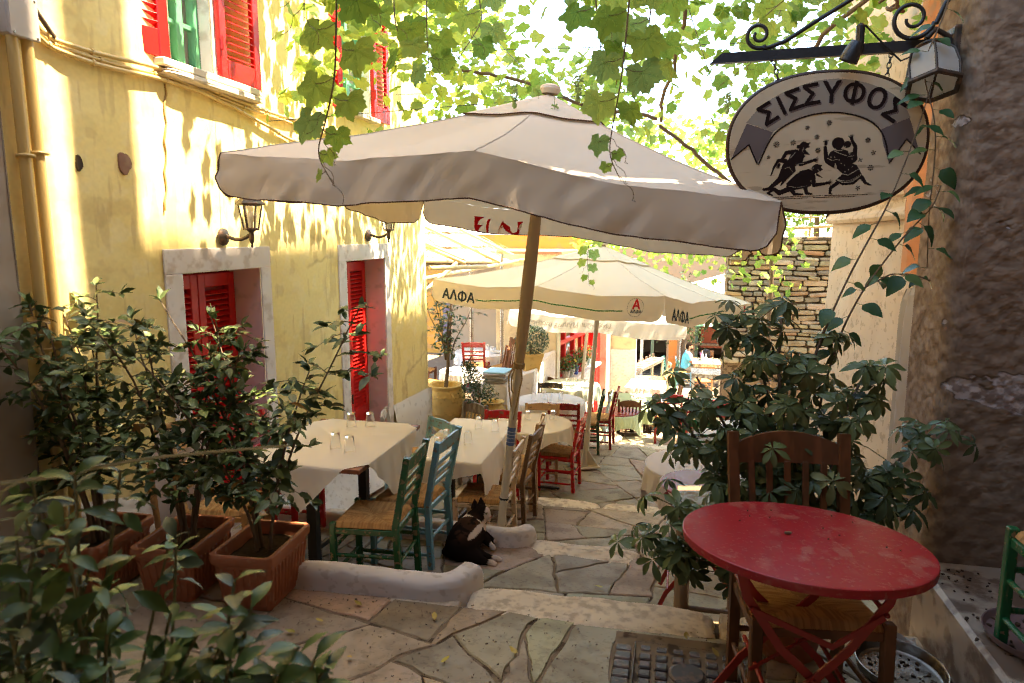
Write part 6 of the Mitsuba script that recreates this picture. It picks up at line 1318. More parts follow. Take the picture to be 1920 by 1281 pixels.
for i, (p, d, s) in enumerate(recs):
    up = unit(d * .8 + np.array([sr_.normal(0, .3), sr_.normal(0, .3) - .35, .75])); x = unit(np.cross((math.cos(i), math.sin(i), .1), up)); y = np.cross(up, x); c = sr_.choice(5, p=[.3, .3, .2, .08, .12]); Mx = frame(p, x, y, up, s * .80)
    if i < 290: put('leaf', PLB[sr_.integers(4)][c], k, Mx)
    else: rest_.append((Mx, c, sr_.integers(4)))
mass(k, rest_, PV, SCH, seed=33)
kp = thing('clay_pot', 'round clay pot under the red table holding the schefflera', 'pot')
scene[kp] = shp(xf(lathe([(.001, 0), (.15, 0), (.165, .02), (.21, .24), (.222, .245), (.225, .285), (.215, .29), (.19, .29), (.185, .24), (.001, .235)], 30), mat((.55, 3.06, -.095), s=.72)), 'm_terracotta', 35)
# climber on the pier
def heart(seed):
    V, F = blade(seed, .74, .22, .35, 5, .36); return V, F
HV = [heart(500 + v) for v in range(3)]; HL = [[shp(m, 'm_leaf', True, col=c) for c in ((.030, .085, .028), (.045, .11, .035), (.10, .17, .05))] for m in HV]
k = thing('climber', 'thin climbing plant with heart shaped leaves trained up past the sign to the dark wall', 'climber'); cr_ = rng(23)
for ci, pts in enumerate(([(.53, 3.06, .55), (.543, 3.123, .998), (.573, 3.148, 1.113), (.644, 3.2, 1.341), (.737, 3.258, 1.569), (.842, 3.315, 1.774), (.895, 3.343, 1.877), (.967, 3.391, 2.07), (1.038, 3.443, 2.299), (1.10, 3.5, 2.55)],
            [(.60, 3.10, .6), (.66, 3.25, 1.05), (.746, 3.328, 1.339), (.833, 3.376, 1.515), (.988, 3.40, 1.751), (1.09, 3.40, 1.869), (1.12, 3.42, 1.963)],
            [(1.15, 3.55, 2.9), (1.10, 3.50, 2.69), (1.03, 3.46, 2.517), (1.02, 3.44, 2.418), (1.08, 3.44, 2.245), (1.10, 3.46, 2.097), (1.10, 3.48, 1.85), (1.12, 3.5, 1.6)], [(.833, 3.376, 1.515), (.93, 3.35, 1.58), (1.02, 3.36, 1.58), (1.10, 3.38, 1.55)])):
    P = np.array(pts); t = np.linspace(0, 1, 40); s = np.linspace(0, 1, len(P)); Q = np.stack([np.interp(t, s, P[:, i]) for i in range(3)], 1)
    for _ in range(4): Q[1:-1] = (Q[:-2] + 2 * Q[1:-1] + Q[2:]) / 4
    put('stem', shp(tube(Q, np.linspace(.006 if ci < 2 else .0035, .0022, 40), 6), 'm_bark', True), k); pt = []
    for j in range(5, 40, 2 if ci < 3 else 6):
        if ci < 2 and j < 11: continue
        c = Q[j]; sd = (-1) ** (j // 2); d = unit([sd * .8 + cr_.normal(0, .3), cr_.normal(-.15, .35), cr_.uniform(-.5, .15)]); q = c + d * .03; pt.append(tube([c, q], .0013, 4)); x, y, z = leaf_frame(d + (0, 0, -.25), (cr_.normal(0, .3), -.5, .9)); put('leaf', HL[cr_.integers(3)][cr_.choice(3, p=[.55, .35, .1])], k, frame(q, x, y, z, cr_.uniform(.06, .105)))
    put('petioles', shp(join(pt), 'm_satin', True, col=(.10, .12, .04)), k, kind='stuff')
# plants on the terrace
kj = thing('ochre_jar', 'big ochre storage jar with handles at the corner of the yellow house', 'jar')
put('body', shp(xf(lathe([(.001, 0), (.15, 0), (.17, .03), (.245, .25), (.265, .42), (.25, .55), (.225, .60), (.235, .63), (.245, .65), (.225, .66), (.20, .65), (.19, .58), (.001, .57)], 36), mat((-3.02, 8.95, -.95))), 'm_ochre_pot', 40), kj)
for z in (.28, .40, .51): put('band', shp(tube([(-3.02 + (.262 - .05 * abs(z - .42)) * math.cos(a), 8.95 + (.262 - .05 * abs(z - .42)) * math.sin(a), -.95 + z + .012 * math.sin(a * 14)) for a in np.linspace(0, 2 * np.pi, 60)[:-1]], .008, 6, closed=True), 'm_ochre_pot', True), kj)
for a in (-.9, 1.2, 3.0): put('handle', shp(tube([(-3.02 + r_ * math.cos(a), 8.95 + r_ * math.sin(a), -.95 + z) for r_, z in ((.255, .44), (.31, .47), (.31, .54), (.245, .57))], .014, 8), 'm_ochre_pot', True), kj)
k = thing('little_tree', 'small ficus tree growing in the ochre jar', 'tree'); tr = [(-3.02, 8.95, -.38), (-2.98, 8.96, .0), (-3.0, 8.97, .3), (-2.96, 8.98, .7)]
put('trunk', shp(tube(tr, [.03, .024, .02, .012], 9), 'm_bark', True), k)
recs = twiggy(k, (-2.98, 8.97, .05), 7, 1.0, (.42, .34), 81, lambda P: P[0] > -3.6, .07, 9, .12, .010); mass(k, place_leaves(k, recs, FL, FW_, 81, 120), FV, FIC + [FIC_DEAD], seed=81)
for nm, p, s in (('small ochre pot with handles in front of the ochre jar', (-2.62, 8.9, -.95), 1.0), ('wide ochre pot behind the small one', (-2.42, 9.25, -.95), 1.05)):
    kq = thing('ochre_pot', nm, 'pot'); put('body', shp(xf(lathe([(.001, 0), (.10, 0), (.115, .02), (.17, .16), (.165, .25), (.125, .31), (.135, .34), (.155, .36), (.14, .365), (.11, .35), (.10, .31), (.001, .30)], 28), mat(p, s=s)), 'm_ochre_pot', 40), kq)
    for a in (-1.9, .3): put('handle', shp(tube([(p[0] + r_ * math.cos(a), p[1] + r_ * math.sin(a), p[2] + z) for r_, z in ((.165, .23), (.20, .25), (.19, .31), (.13, .315))], .011, 8), 'm_ochre_pot', True), kq)
def ball(k, c, r_, n, leaf, seed, cols, shell=.35, lib=None, squash=1.0):
    r = rng(seed); ms = []
    for i in range(n):
        d = unit(r.normal(size=3)); q = np.asarray(c) + d * np.array([r_, r_, r_ * squash]) * (1 - shell * r.uniform(0, 1) ** 2) * (1 + .10 * (meshkit.noise(d * 3 + seed) - .5)); x, y, z = leaf_frame(unit(r.normal(size=3)) + d * .6, d + r.normal(0, .4, 3)); ms.append((frame(q, x, y, z, leaf * r.uniform(.6, 1.2)), r.integers(len(cols)), r.integers(4)))
    mass(k, ms, FV, cols, seed=seed)
k = thing('potted_bush', 'bushy green shrub in the small ochre pot', 'bush')
for q, r_ in (((-2.62, 8.9, -.45), .20), ((-2.60, 8.9, -.22), .17), ((-2.66, 8.9, -.02), .11), ((-2.45, 8.95, -.42), .17)): ball(k, q, r_, 420, .035, 83 + int(r_ * 100), [(.035, .075, .025), (.05, .105, .03), (.075, .13, .045)], .8)
k = thing('clipped_bush', 'round clipped bush in an ochre pot on the white parapet', 'bush'); ball(k, (-2.16, 10.75, .08), .27, 2200, .034, 91, [(.022, .045, .018), (.032, .060, .022), (.04, .075, .03)], .30, squash=.88)
put('trunk', shp(rod((-2.2, 10.75, -.32), (-2.18, 10.75, 0), .02), 'm_bark', True), k)
kq = thing('ochre_pot', 'square ochre pot tapering downwards on the white parapet', 'pot'); scene[kq] = shp(xf(loft([(rr(.005, .005, .002), 0), (rr(.10, .10, .01), .0), (rr(.16, .16, .01), .27), (rr(.17, .17, .01), .28), (rr(.17, .17, .01), .32), (rr(.14, .14, .01), .32), (rr(.13, .13, .01), .27), (rr(.005, .005, .002), .27)]), mat((-2.18, 10.75, -.44), rz=.5)), 'm_ochre_pot', 40)
pots = [((.52, .50, .44), .08), ((.35, .34, .30), .085), ((.03, .06, .25), .08), ((.45, .02, .03), .085), ((.70, .68, .62), .075), ((.40, .52, .55), .07), ((.55, .30, .14), .07)]
LBL = ['pale grey', 'grey', 'dark blue', 'red', 'white', 'light blue', 'clay']
for i, (c, r_) in enumerate(pots):
    y = .45 + i * .30; P = O_ + n_ * .03 + d_ * y + np.array([0, 0, -.998]); kq = thing('flower_pot', f'{LBL[i]} flower pot on the white sill below the red window', 'pot', 'flower pots on the white sill'); scene[kq] = shp(xf(lathe([(.001, 0), (r_ * .7, 0), (r_, .14), (r_ * 1.08, .145), (r_ * 1.08, .17), (r_ * .9, .17), (r_ * .85, .14), (.001, .14)], 18), mat(P)), 'm_satin', 35, col=c)
    if i > 5: continue
    k = thing('potted_flowers', f'leafy flowering plant in the {LBL[i]} pot below the red window', 'plant', 'plants on the white sill'); ball(k, P + (0, 0, .27), .15 + .03 * (i % 3), 260, .045, 100 + i, [(.05, .11, .03), (.08, .16, .04), (.12, .20, .05)], .9)
    put('stem', shp(rod(P + (0, 0, .12), P + (0, 0, .3), .008, 6), 'm_bark', True), k)
    fr_ = rng(i); put('blossom', shp(join([xf(rock((.035, .035, .03), q, 3, 3, .2, 3), mat(P + np.array([fr_.uniform(-.12, .12), fr_.uniform(-.12, .12), fr_.uniform(.25, .42)]))) for q in range(5)]), 'm_matt', col=((.5, .03, .03), (.7, .6, .1), (.6, .1, .2))[i % 3]), k, kind='stuff')
# trees and greenery beyond
def tree(label, base, H, crown, n, leaf, seed, cols, rad=.09, group=None, bs='m_vine_leaf'):
    k = thing('tree', label, 'tree', group); base = np.array(base, float); c = np.array(crown[0], float); r = rng(seed)
    put('trunk', shp(tube(wander(base, c, 12, .12, seed), np.linspace(rad, rad * .5, 12), 9), 'm_bark', True), k); cl = []
    for i in range(12):
        d = unit(r.normal(size=3) + (0, 0, .2)); q = c + d * np.array(crown[1]) * r.uniform(.45, .85); put('limb', shp(tube(wander(c - (0, 0, .2), q, 8, .1, seed + i), np.linspace(rad * .4, .012, 8), 6), 'm_bark', True), k); cl.append(q)
    ms = []
    for i in range(n):
        q = cl[r.integers(12)] + r.normal(0, .30, 3) * np.array(crown[1]) * .9; x, y, z = leaf_frame(r.normal(size=3) + (0, 0, -.5), r.normal(0, .5, 3) + (0, 0, 1)); ms.append((frame(q, x, y, z, leaf * r.uniform(.6, 1.3)), r.integers(len(cols)), r.integers(4)))
    mass(k, ms, FV, cols, bs, seed, 'crown')
BR = [(.17, .27, .05), (.22, .32, .07), (.13, .22, .045)]; DK = [(.035, .075, .025), (.05, .10, .03), (.08, .14, .04)]
tree('bright green tree in the garden above the dry stone wall', (3.0, 16.2, -1), 3, ((2.9, 16.0, 2.6), (1.7, 1.2, .9)), 2600, .15, 201, BR)
tree('second bright tree above the dry stone wall, farther right', (4.6, 17.5, -1), 3, ((4.6, 17.0, 3.0), (1.6, 1.2, 1.2)), 1800, .15, 202, BR)
tree('ivy clad tree trunk beside the orange post', (.35, 22.6, -3), 3, ((.40, 22.5, -.9), (.55, .5, 1.1)), 1500, .10, 203, DK, .12, bs='m_leaf')
tree('dark leafy tree behind the tavern tables', (2.6, 23.0, -3), 3, ((2.6, 22.6, -.2), (1.5, 1.0, 1.3)), 2200, .14, 204, DK, .10, bs='m_leaf')
tree('leafy tree beyond the straw roof', (-2.2, 19.5, -2.5), 4, ((-2.2, 19.2, 2.0), (2.2, 1.3, 1.0)), 2200, .16, 205, BR)
# ================================================================ the hanging sign, its bracket and the lamps on the right
SC, SY = np.array([.67, 2.175]), 3.60
def on_sign(poly, off, col, name, parent, bs='m_matt', t=.0012):
    """a flat painted shape on the front of the sign board, its outline in metres from the board's centre"""
    V, F = prism(poly, t); W = np.c_[SC[0] + V[:, 0], SY - .012 - off - V[:, 2], SC[1] + V[:, 1]]
    return put(name, shp((W, F), bs, col=col), parent)
sg = thing('hanging_sign', 'oval cream sign board with a grey ribbon, dark Greek lettering and silhouetted dancing figures', 'sign')
th = np.linspace(0, 2 * np.pi, 73)[:-1]; sup = lambda c, e=.90: np.sign(c) * np.abs(c) ** e
OV = np.c_[.43 * sup(np.cos(th)), .315 * sup(np.sin(th))]; oval = Polygon(OV)
V, F = prism(oval, .024); put('board', shp((np.c_[SC[0] + V[:, 0], SY - .012 + V[:, 2], SC[1] + V[:, 1]], F[:, ::-1]), 'm_sign'), sg)
put('rim', shp(tube(np.c_[SC[0] + OV[:, 0] * 1.004, np.full(72, SY), SC[1] + OV[:, 1] * 1.005], .0135, 8, closed=True), 'm_satin', True, col=(.055, .025, .012)), sg)
Z3 = lambda pts: [((x - 833) * .000871, (713 - y) * .000908) for x, y in pts]
BAN, TAIL, SINK = (.33, .27, .21), (.16, .125, .115), (.022, .014, .012)
def smooth_line(pts, n=40):
    P = np.array(pts, float); t = np.linspace(0, 1, n); s = np.linspace(0, 1, len(P)); Q = np.c_[np.interp(t, s, P[:, 0]), np.interp(t, s, P[:, 1])]
    for _ in range(6): Q[1:-1] = (Q[:-2] + 2 * Q[1:-1] + Q[2:]) / 4
    return [tuple(q) for q in Q]
up_ = smooth_line([(425, 600), (480, 530), (560, 475), (640, 440), (740, 408), (833, 396), (930, 402), (1020, 425), (1110, 460), (1190, 510), (1240, 600)])
lo_ = smooth_line([(1105, 652), (1060, 612), (1000, 583), (920, 562), (833, 556), (750, 566), (680, 588), (620, 618), (565, 650)])
on_sign(Polygon(Z3(up_ + lo_)).buffer(0), .000, BAN, 'ribbon', sg)
for pts in ([(428, 604), (566, 652), (492, 812), (444, 712), (356, 784), (395, 680)], [(1103, 654), (1236, 602), (1300, 780), (1230, 706), (1156, 822), (1120, 730)]):
    on_sign(Polygon(Z3(pts)), .0002, TAIL, 'ribbon_tail', sg)
    on_sign(LineString(Z3([pts[2], pts[3], pts[4]])).buffer(.003), .0024, SINK, 'ribbon_outline', sg)
on_sign(LineString(Z3(smooth_line([(1150, 800), (1130, 700), (1100, 655), (1060, 616), (1000, 588), (920, 566), (833, 560), (750, 570), (680, 592), (620, 622), (572, 655), (545, 700), (500, 812)]))).buffer(.0032), .0024, SINK, 'ribbon_outline', sg)
for ch, x, y, rot, h in (('Σ', 533, 557, 32, .092), ('Ι', 600, 520, 27, .086), ('Σ', 664, 492, 18, .090), ('Σ', 748, 470, 9, .092), ('Υ', 848, 462, 0, .094), ('Φ', 960, 472, -8, .092), ('Ο', 1072, 503, -18, .090), ('Σ', 1158, 562, -34, .092)):
    m = meshkit.text_mesh(ch, h, .0012, True); V = np.array(m.vertices); V[:, :2] -= (V[:, :2].max(0) + V[:, :2].min(0)) / 2; V[:, 0] *= .92
    c_, s_ = math.cos(math.radians(rot)), math.sin(math.radians(rot)); X = V[:, 0] * c_ - V[:, 1] * s_; Y = V[:, 0] * s_ + V[:, 1] * c_; ox, oy = Z3([(x, y)])[0]
    for dx, dy, off, col, nm in ((.006, -.006, .0014, (.15, .115, .10), 'letter_shade'), (0, 0, .0030, SINK, 'letter')):
        put(nm, shp((np.c_[SC[0] + ox + X + dx, SY - .012 - off - V[:, 2], SC[1] + oy + Y + dy], np.array(m.faces)), 'm_matt', col=col), sg)
Z7 = lambda p: ((1440 + .1327 * p[0] - 1552) * (.86 / 370), (267 - 220 - .1327 * p[1]) * (.63 / 260))
KX = .1327 * .86 / 370 * 1.12
def stroke(pts, w0, w1=None):
    w1 = w0 if w1 is None else w1; out = []; P = [Z7(p) for p in pts]; n = len(P)
    for i in range(n - 1):
        a, b = w0 + (w1 - w0) * i / (n - 1), w0 + (w1 - w0) * (i + 1) / (n - 1); out.append(ops.unary_union([Point(P[i]).buffer(a * KX / 2, 6), Point(P[i + 1]).buffer(b * KX / 2, 6)]).convex_hull)
    return ops.unary_union(out)
dot = lambda p, r_: Point(Z7(p)).buffer(r_ * KX, 8)
pol = lambda pts: Polygon([Z7(p) for p in pts]).buffer(0)
def hand(c, ang, L_=55):
    return ops.unary_union([dot(c, 20)] + [stroke([c, (c[0] + L_ * math.cos(ang + a), c[1] + L_ * math.sin(ang + a))], 12, 7) for a in (-.7, -.3, 0, .3, .65)])
FIGS = [
    [dot((545, 385), 52), dot((470, 400), 26), pol([(555, 425), (640, 522), (550, 505), (530, 440)]), pol([(590, 350), (640, 345), (615, 380), (632, 412), (585, 420)]), stroke([(520, 430), (490, 490)], 60), pol([(400, 455), (530, 470), (575, 540), (490, 640), (430, 690), (290, 650), (340, 570), (375, 490)]),
     stroke([(525, 540), (515, 655), (690, 600)], 55, 34), hand((700, 598), -.05, 65), stroke([(440, 468), (300, 480), (240, 590)], 60, 40), hand((205, 650), 2.0, 60), stroke([(290, 600), (190, 590), (135, 680), (95, 805)], 60, 12), dot((340, 700), 85), stroke([(300, 720), (235, 860), (90, 985)], 110, 44), stroke([(100, 980), (0, 1015)], 40, 24), stroke([(400, 730), (300, 860), (248, 950)], 90, 14)],
    [dot((745, 715), 58), pol([(700, 680), (740, 655), (830, 670), (800, 700), (840, 730), (800, 760)]), pol([(745, 770), (845, 852), (750, 820)]), pol([(510, 750), (640, 720), (740, 770), (700, 870), (560, 960), (400, 1010), (320, 930), (420, 830)]), stroke([(705, 830), (725, 955), (900, 930)], 62, 36), hand((915, 925), -.05, 70), stroke([(605, 990), (625, 1070), (705, 1082)], 55, 20),
     stroke([(400, 960), (640, 930)], 130, 90), stroke([(380, 1000), (230, 1060), (150, 1005), (0, 1005)], 75, 34), stroke([(150, 1010), (60, 1060), (130, 1092)], 36, 20), stroke([(420, 1030), (450, 1080), (570, 1084)], 60, 20)],
    [dot((1030, 365), 78), pol([(960, 330), (940, 325), (955, 380), (985, 415), (1040, 430)]), dot((1160, 385), 46), pol([(930, 480), (1060, 435), (1180, 480), (1170, 640), (1040, 710), (1000, 610), (890, 570)]), dot((960, 590), 72), dot((1230, 575), 75), stroke([(875, 570), (850, 420)], 56, 42), hand((858, 372), -1.6, 60), stroke([(1270, 540), (1272, 420), (1220, 330)], 58, 40), hand((1212, 308), -1.7, 58),
     pol([(1040, 640), (1190, 630), (1310, 680), (1405, 835), (1290, 950), (1130, 962), (1025, 892), (1120, 800), (1035, 720)]), stroke([(1060, 925), (965, 1000), (962, 1070)], 50, 30), stroke([(955, 1075), (990, 1084)], 24, 14), stroke([(1390, 850), (1450, 935), (1525, 963)], 52, 16), pol([(850, 590), (1000, 640), (1000, 715), (960, 700), (870, 640)])]]
for f_, nm in zip(FIGS, ('left running', 'crouching', 'right dancing')): on_sign(ops.unary_union(f_), .0004, SINK, 'figure', sg)
LT = (.52, .42, .28)
for pts, w in (([(985, 475), (1060, 510), (1160, 545)], 9), ([(1000, 465), (1090, 470), (1140, 410)], 8), ([(895, 575), (960, 610), (1030, 590)], 8), ([(1115, 800), (1200, 820), (1300, 760), (1345, 735)], 8), ([(1040, 880), (1130, 925), (1260, 915), (1380, 825)], 8), ([(360, 560), (430, 480)], 7), ([(290, 710), (350, 690), (410, 760)], 7), ([(560, 640), (440, 650)], 6), ([(430, 800), (500, 770)], 6), ([(360, 965), (480, 985), (620, 965)], 6), ([(540, 420), (530, 470)], 6), ([(700, 700), (690, 740)], 6), ([(765, 730), (800, 770)], 6), ([(1180, 560), (1280, 540)], 7)):
    on_sign(stroke(pts, w, w * .6), .0022, LT, 'scratch_line', sg)
for pts in ([(1050, 870 + 4), (1130, 905), (1250, 900), (1370, 815)],):
    q = smooth_line(pts, 16); [on_sign(dot(p, 6), .0022, LT, 'scratch_dot', sg) for p in q]
for p in ((1060, 600), (1090, 650), (1140, 680), (1200, 740), (1250, 700), (1150, 770), (1250, 780), (990, 560), (940, 560), (1200, 520), (1240, 590)): on_sign(dot(p, 7), .0022, LT, 'scratch_dot', sg)
for (x, y), r_, n_p in (((150, 360), 40, 9), ((390, 340), 34, 7), ((580, 135), 26, 6), ((885, 75), 32, 7), ((725, 270), 30, 7), ((750, 460), 32, 8), ((1440, 335), 30, 8), ((1530, 510), 28, 5), ((1355, 610), 22, 4), ((1505, 720), 36, 7), ((1350, 1005), 28, 5), ((45, 540), 20, 5)):
    on_sign(ops.unary_union([dot((x, y), r_ * .2)] + [stroke([(x + r_ * .45 * math.cos(a), y + r_ * .45 * math.sin(a)), (x + r_ * math.cos(a), y + r_ * math.sin(a))], 7, 15) for a in np.arange(n_p) * 2 * np.pi / n_p + x]), .0004, SINK, 'rosette', sg)
for pts in ([(-20, 1128), (230, 1122)], [(250, 1124), (860, 1105)], [(880, 1106), (1500, 1096)], [(180, 1152), (640, 1136)], [(730, 1134), (1320, 1122)]): on_sign(stroke(pts, 9, 7), .0004, (.07, .025, .015), 'ground_line', sg)
for a, b in (((.415, 2.585), (.455, 2.45)), ((.93, 2.59), (.915, 2.452))):
    a, b = np.array([a[0], SY, a[1]]), np.array([b[0], SY, b[1]]); n = 6
    for i in range(n):
        p, q = a + (b - a) * (i - .12) / n, a + (b - a) * (i + 1.12) / n; d = unit(q - p); s = np.cross(d, (0, 1, 0)) if i % 2 else np.array([0, 1.0, 0]); c = (p + q) / 2; L_ = np.linalg.norm(q - p) / 2
        put('chain_link', shp(tube([c + d * L_ * math.cos(t) + s * .009 * math.sin(t) for t in np.linspace(0, 2 * np.pi, 13)[:-1]], .0028, 5, closed=True), 'm_iron', True), sg)
bk = thing('sign_bracket', 'black wrought iron bracket with two scrolls carrying the sign', 'bracket')
V, F = prism(Polygon([(.135, 2.555), (1.20, 2.565), (1.20, 2.612), (.19, 2.600)]), .030); put('bar', shp((np.c_[V[:, 0], SY - .015 + V[:, 2], V[:, 1]], F[:, ::-1]), 'm_iron'), bk)
def spiral(cx, cz, r0, r1, a0, turns, n=50):
    t = np.linspace(0, 1, n); a = a0 + t * turns * 2 * np.pi; r_ = r0 + (r1 - r0) * t; return np.c_[cx + r_ * np.cos(a), np.full(n, SY), cz + r_ * np.sin(a)]
stay = np.array([(1.20, SY, 3.05), (1.0, SY, 2.945), (.78, SY, 2.825), (.60, SY, 2.72), (.47, SY, 2.640), (.40, SY, 2.617)])
sp = spiral(.352, 2.675, .062, .016, -math.pi / 2 + .6, -1.45)
put('stay', shp(tube(np.vstack([stay, [(.372, SY, 2.612)]]), .010, 8), 'm_iron', True), bk); put('scroll', shp(tube(sp, np.linspace(.010, .007, 50), 8), 'm_iron', True), bk)
put('scroll', shp(tube(np.vstack([[(1.19, SY, 2.85), (1.13, SY, 2.76), (1.10, SY, 2.68)], spiral(1.0, 2.705, .095, .022, -.25, -1.45)]), np.linspace(.011, .007, 53), 8), 'm_iron', True), bk)
for x in (.415, .93): put('hook', shp(tube([(x + .012 * math.cos(t), SY, 2.585 + .03 * math.sin(t) + .0) for t in np.linspace(0, 2 * np.pi, 13)[:-1]], .004, 6, closed=True), 'm_iron', True), bk)
k = thing('spot_lamp', 'small black clip-on spot lamp on the sign bracket', 'lamp')
put('clamp', shp(join([cbox(.765, .80, SY - .055, SY - .018, 2.55, 2.69, .012)]), 'm_satin', 30, col=(.02, .02, .02)), k); put('stem', shp(rod((.78, SY - .04, 2.56), (.745, SY - .09, 2.52), .010), 'm_satin', True, col=(.02, .02, .02)), k)
H_ = frame((.735, SY - .10, 2.535), *leaf_frame((0, 1, .2), unit((-.25, -.55, -.75)))); put('head', shp(xf(lathe([(.001, -.07), (.025, -.065), (.036, -.03), (.042, .02), (.040, .024), (.036, .01), (.001, .008)], 18), H_), 'm_satin', 35, col=(.025, .025, .025)), k); put('lens', shp(xf(lathe([(.001, .012), (.035, .012), (.001, .016)][:3], 16), H_), 'm_milk_glass', True), k)
put('cord', shp(tube([(.80, SY - .04, 2.68), (.88, SY - .03, 2.60), (.96, SY - .03, 2.52), (1.05, SY, 2.56), (1.18, SY, 2.62)], .004, 6), 'm_satin', True, col=(.02, .02, .02)), k)
# six sided lantern on the corner of the dark wall
k = thing('glass_lantern', 'six sided milky glass lantern with an iron frame on the dark wall beside the sign', 'lantern'); LM = mat((1.075, 3.52, 2.47), rz=.3, rx=-.42, ry=.16)
rb, rt, zb, zt = .108, .066, -.090, .095; hx = [i * math.pi / 3 for i in range(6)]; tier = [[np.array([r_ * math.cos(t), r_ * math.sin(t), z_]) for t in hx] for r_, z_ in ((.108, -.090), (.110, -.01), (.096, .055), (.066, .095))]; B6, T6 = tier[0], tier[3]
P_ = lambda m: xf(m, LM)
for i in range(6):
    j = (i + 1) % 6; q = lambda a: a * np.array([.97, .97, 1])
    put('frame_bar', shp(P_(tube([t_[i] for t_ in tier], .0055, 6)), 'm_rusty_iron', True), k)
    put('pane', shp(P_((np.array([q(t_[m_]) for t_ in tier for m_ in (i, j)]), np.array([f_ for a_ in (0, 2, 4) for f_ in ((a_, a_ + 1, a_ + 3), (a_, a_ + 3, a_ + 2))]))), 'm_milk_glass', True), k)
put('lower_ring', shp(P_(tube(B6, .012, 8, closed=True)), 'm_rusty_iron', 40), k); put('upper_ring', shp(P_(tube(T6, .008, 8, closed=True)), 'm_rusty_iron', 40), k)
put('bottom_glass', shp(P_((np.vstack([np.array(B6) * .94, [(0, 0, zb)]]), np.array([[6, (i + 1) % 6, i] for i in range(6)]))), 'm_milk_glass'), k); put('cross_bar', shp(P_(rod(B6[1] * .95 - (0, 0, .003), B6[4] * .95 - (0, 0, .003), .005, 6)), 'm_rusty_iron', True), k)
put('cap', shp(P_(lathe([(.072, .093), (.074, .100), (.058, .112), (.030, .122), (.030, .132), (.024, .140), (.001, .142)], 18)), 'm_rusty_iron', 35), k); put('wall_arm', shp(tube([(1.06, 3.58, 2.61), (1.10, 3.60, 2.655), (1.16, 3.61, 2.62), (1.20, 3.62, 2.58)], .012, 8), 'm_rusty_iron', True), k); put('backplate', shp(cbox(1.165, 1.20, 3.56, 3.66, 2.50, 2.66, .008), 'm_rusty_iron'), k)

# ================================================================ the red table and what stands round it
RT = np.array([.455, 2.36, .745])
k = thing('red_bistro_table', 'round red painted metal table, scuffed and dusty, in the right foreground', 'table')
pr = [(.001, -.004), (.376, -.004), (.380, -.030), (.386, -.032), (.392, -.028), (.3935, -.010), (.3925, -.003), (.388, .0), (.001, .0)]
a = np.arange(96) * 2 * np.pi / 96
put('top', shp(xf(lathe(pr, 96), mat(RT, rx=-.075, ry=.025)), 'm_red_tabletop', 40), k)
RP = (.30, .028, .022)
def flat(pts, w=.028, t_=.008): return sweep(np.array(pts), [(-w / 2, -t_ / 2), (w / 2, -t_ / 2), (w / 2, t_ / 2), (-w / 2, t_ / 2)], up=(0, 1, 0))
LMx = mat((RT[0], RT[1], 0), rz=.12)
for y in (-.17, .17):
    for s in (-1, 1):
        x0, x1 = -s * .235, s * .25; pts = [(x0, y, .70), (x0 * .92, y, .62), (x0 * .45, y, .45), (0, y + s * .009, .345), (x1 * .55, y, .20), (x1 * .9, y, .07), (x1, y, .0)]
        put('leg', shp(xf(flat(pts), LMx), 'm_satin', col=jit(RP, rng(int(y * 100 + s + 90)), .1)), k)
    put('rivet', shp(xf(rod((0, y - .022, .345), (0, y + .022, .345), .010), LMx), 'm_satin', 40, col=RP), k)
for x, z in ((-.20, .58), (.21, .58), (-.13, .27), (.14, .27), (.22, .09)): put('cross_bar', shp(xf(rod((x, -.18, z), (x, .18, z), .008, 8), LMx), 'm_satin', True, col=RP), k)
put('brace', shp(xf(flat([(-.20, -.185, .58), (.05, -.185, .47), (.20, -.185, .58)], .02, .006), LMx), 'm_satin', col=RP), k)
put('brace', shp(xf(rod((-.19, -.16, .36), (.19, .16, .36), .006), LMx), 'm_satin', True, col=RP), k)
cr2 = rng(6)
k = thing('twig_scrap', 'bit of dark twig lying on the red table', 'debris'); scene[k] = shp(xf(rock((.024, .011, .010), 3, 4, 3, .3, 3), mat((RT[0] - .045, RT[1] + .02, RT[2] + .006), rz=.1)), 'm_bark', 50)
k = thing('table_crumbs', 'dark crumbs scattered on the red table', 'debris', kind='stuff'); scene[k] = shp(join([xf(rock((.006, .005, .004), i, 2, 3, .3, 3), mat((RT[0] + .33 * math.sqrt(cr2.uniform()) * math.cos(t), RT[1] + .33 * math.sqrt(cr2.uniform()) * math.sin(t), RT[2] + .002), rz=t)) for i, t in enumerate(cr2.uniform(0, 6.28, 22))]), 'm_soil')
chair('brown wooden slat-backed chair tucked under the red table', (.525, 2.57, -.045), math.pi + .14, (.20, .085, .035), 'spindle', seed=51, w=.485, h=1.02, tilt=.06)
chair('green rush-seated chair standing on the marble ledge at the right edge', (1.43, 2.56, .236), .0, (.012, .115, .04), seed=52)
# weathered stool and folded red table behind the shrub
k = thing('wooden_stool', 'weathered wooden stool with flaking paint beside the schefflera', 'stool')
put('seat', shp(cbox(.06, .42, 3.40, 3.72, .385, .415, .005), 'm_painted_wood', col=(.20, .12, .07)), k)
for x, y in ((.10, 3.44), (.38, 3.44), (.10, 3.68), (.38, 3.68)): put('leg', shp(rod((x, y, float(zg(y)) - .01), (x, y, .385), .036, 9), 'm_painted_wood', 40, col=(.24, .15, .085)), k)
for z in (-.15, .12): put('rail', shp(rod((.10, 3.44, z), (.38, 3.44, z), .014), 'm_painted_wood', True, col=(.22, .14, .08)), k)
k = thing('folded_red_table', 'legs of a red iron folding table behind the shrub', 'table'); zt_ = .33
put('top', shp(xf(lathe([(.001, -.012), (.25, -.012), (.256, -.004), (.25, 0), (.001, 0)], 36), mat((.22, 3.98, zt_))), 'm_satin', 35, col=RP), k)
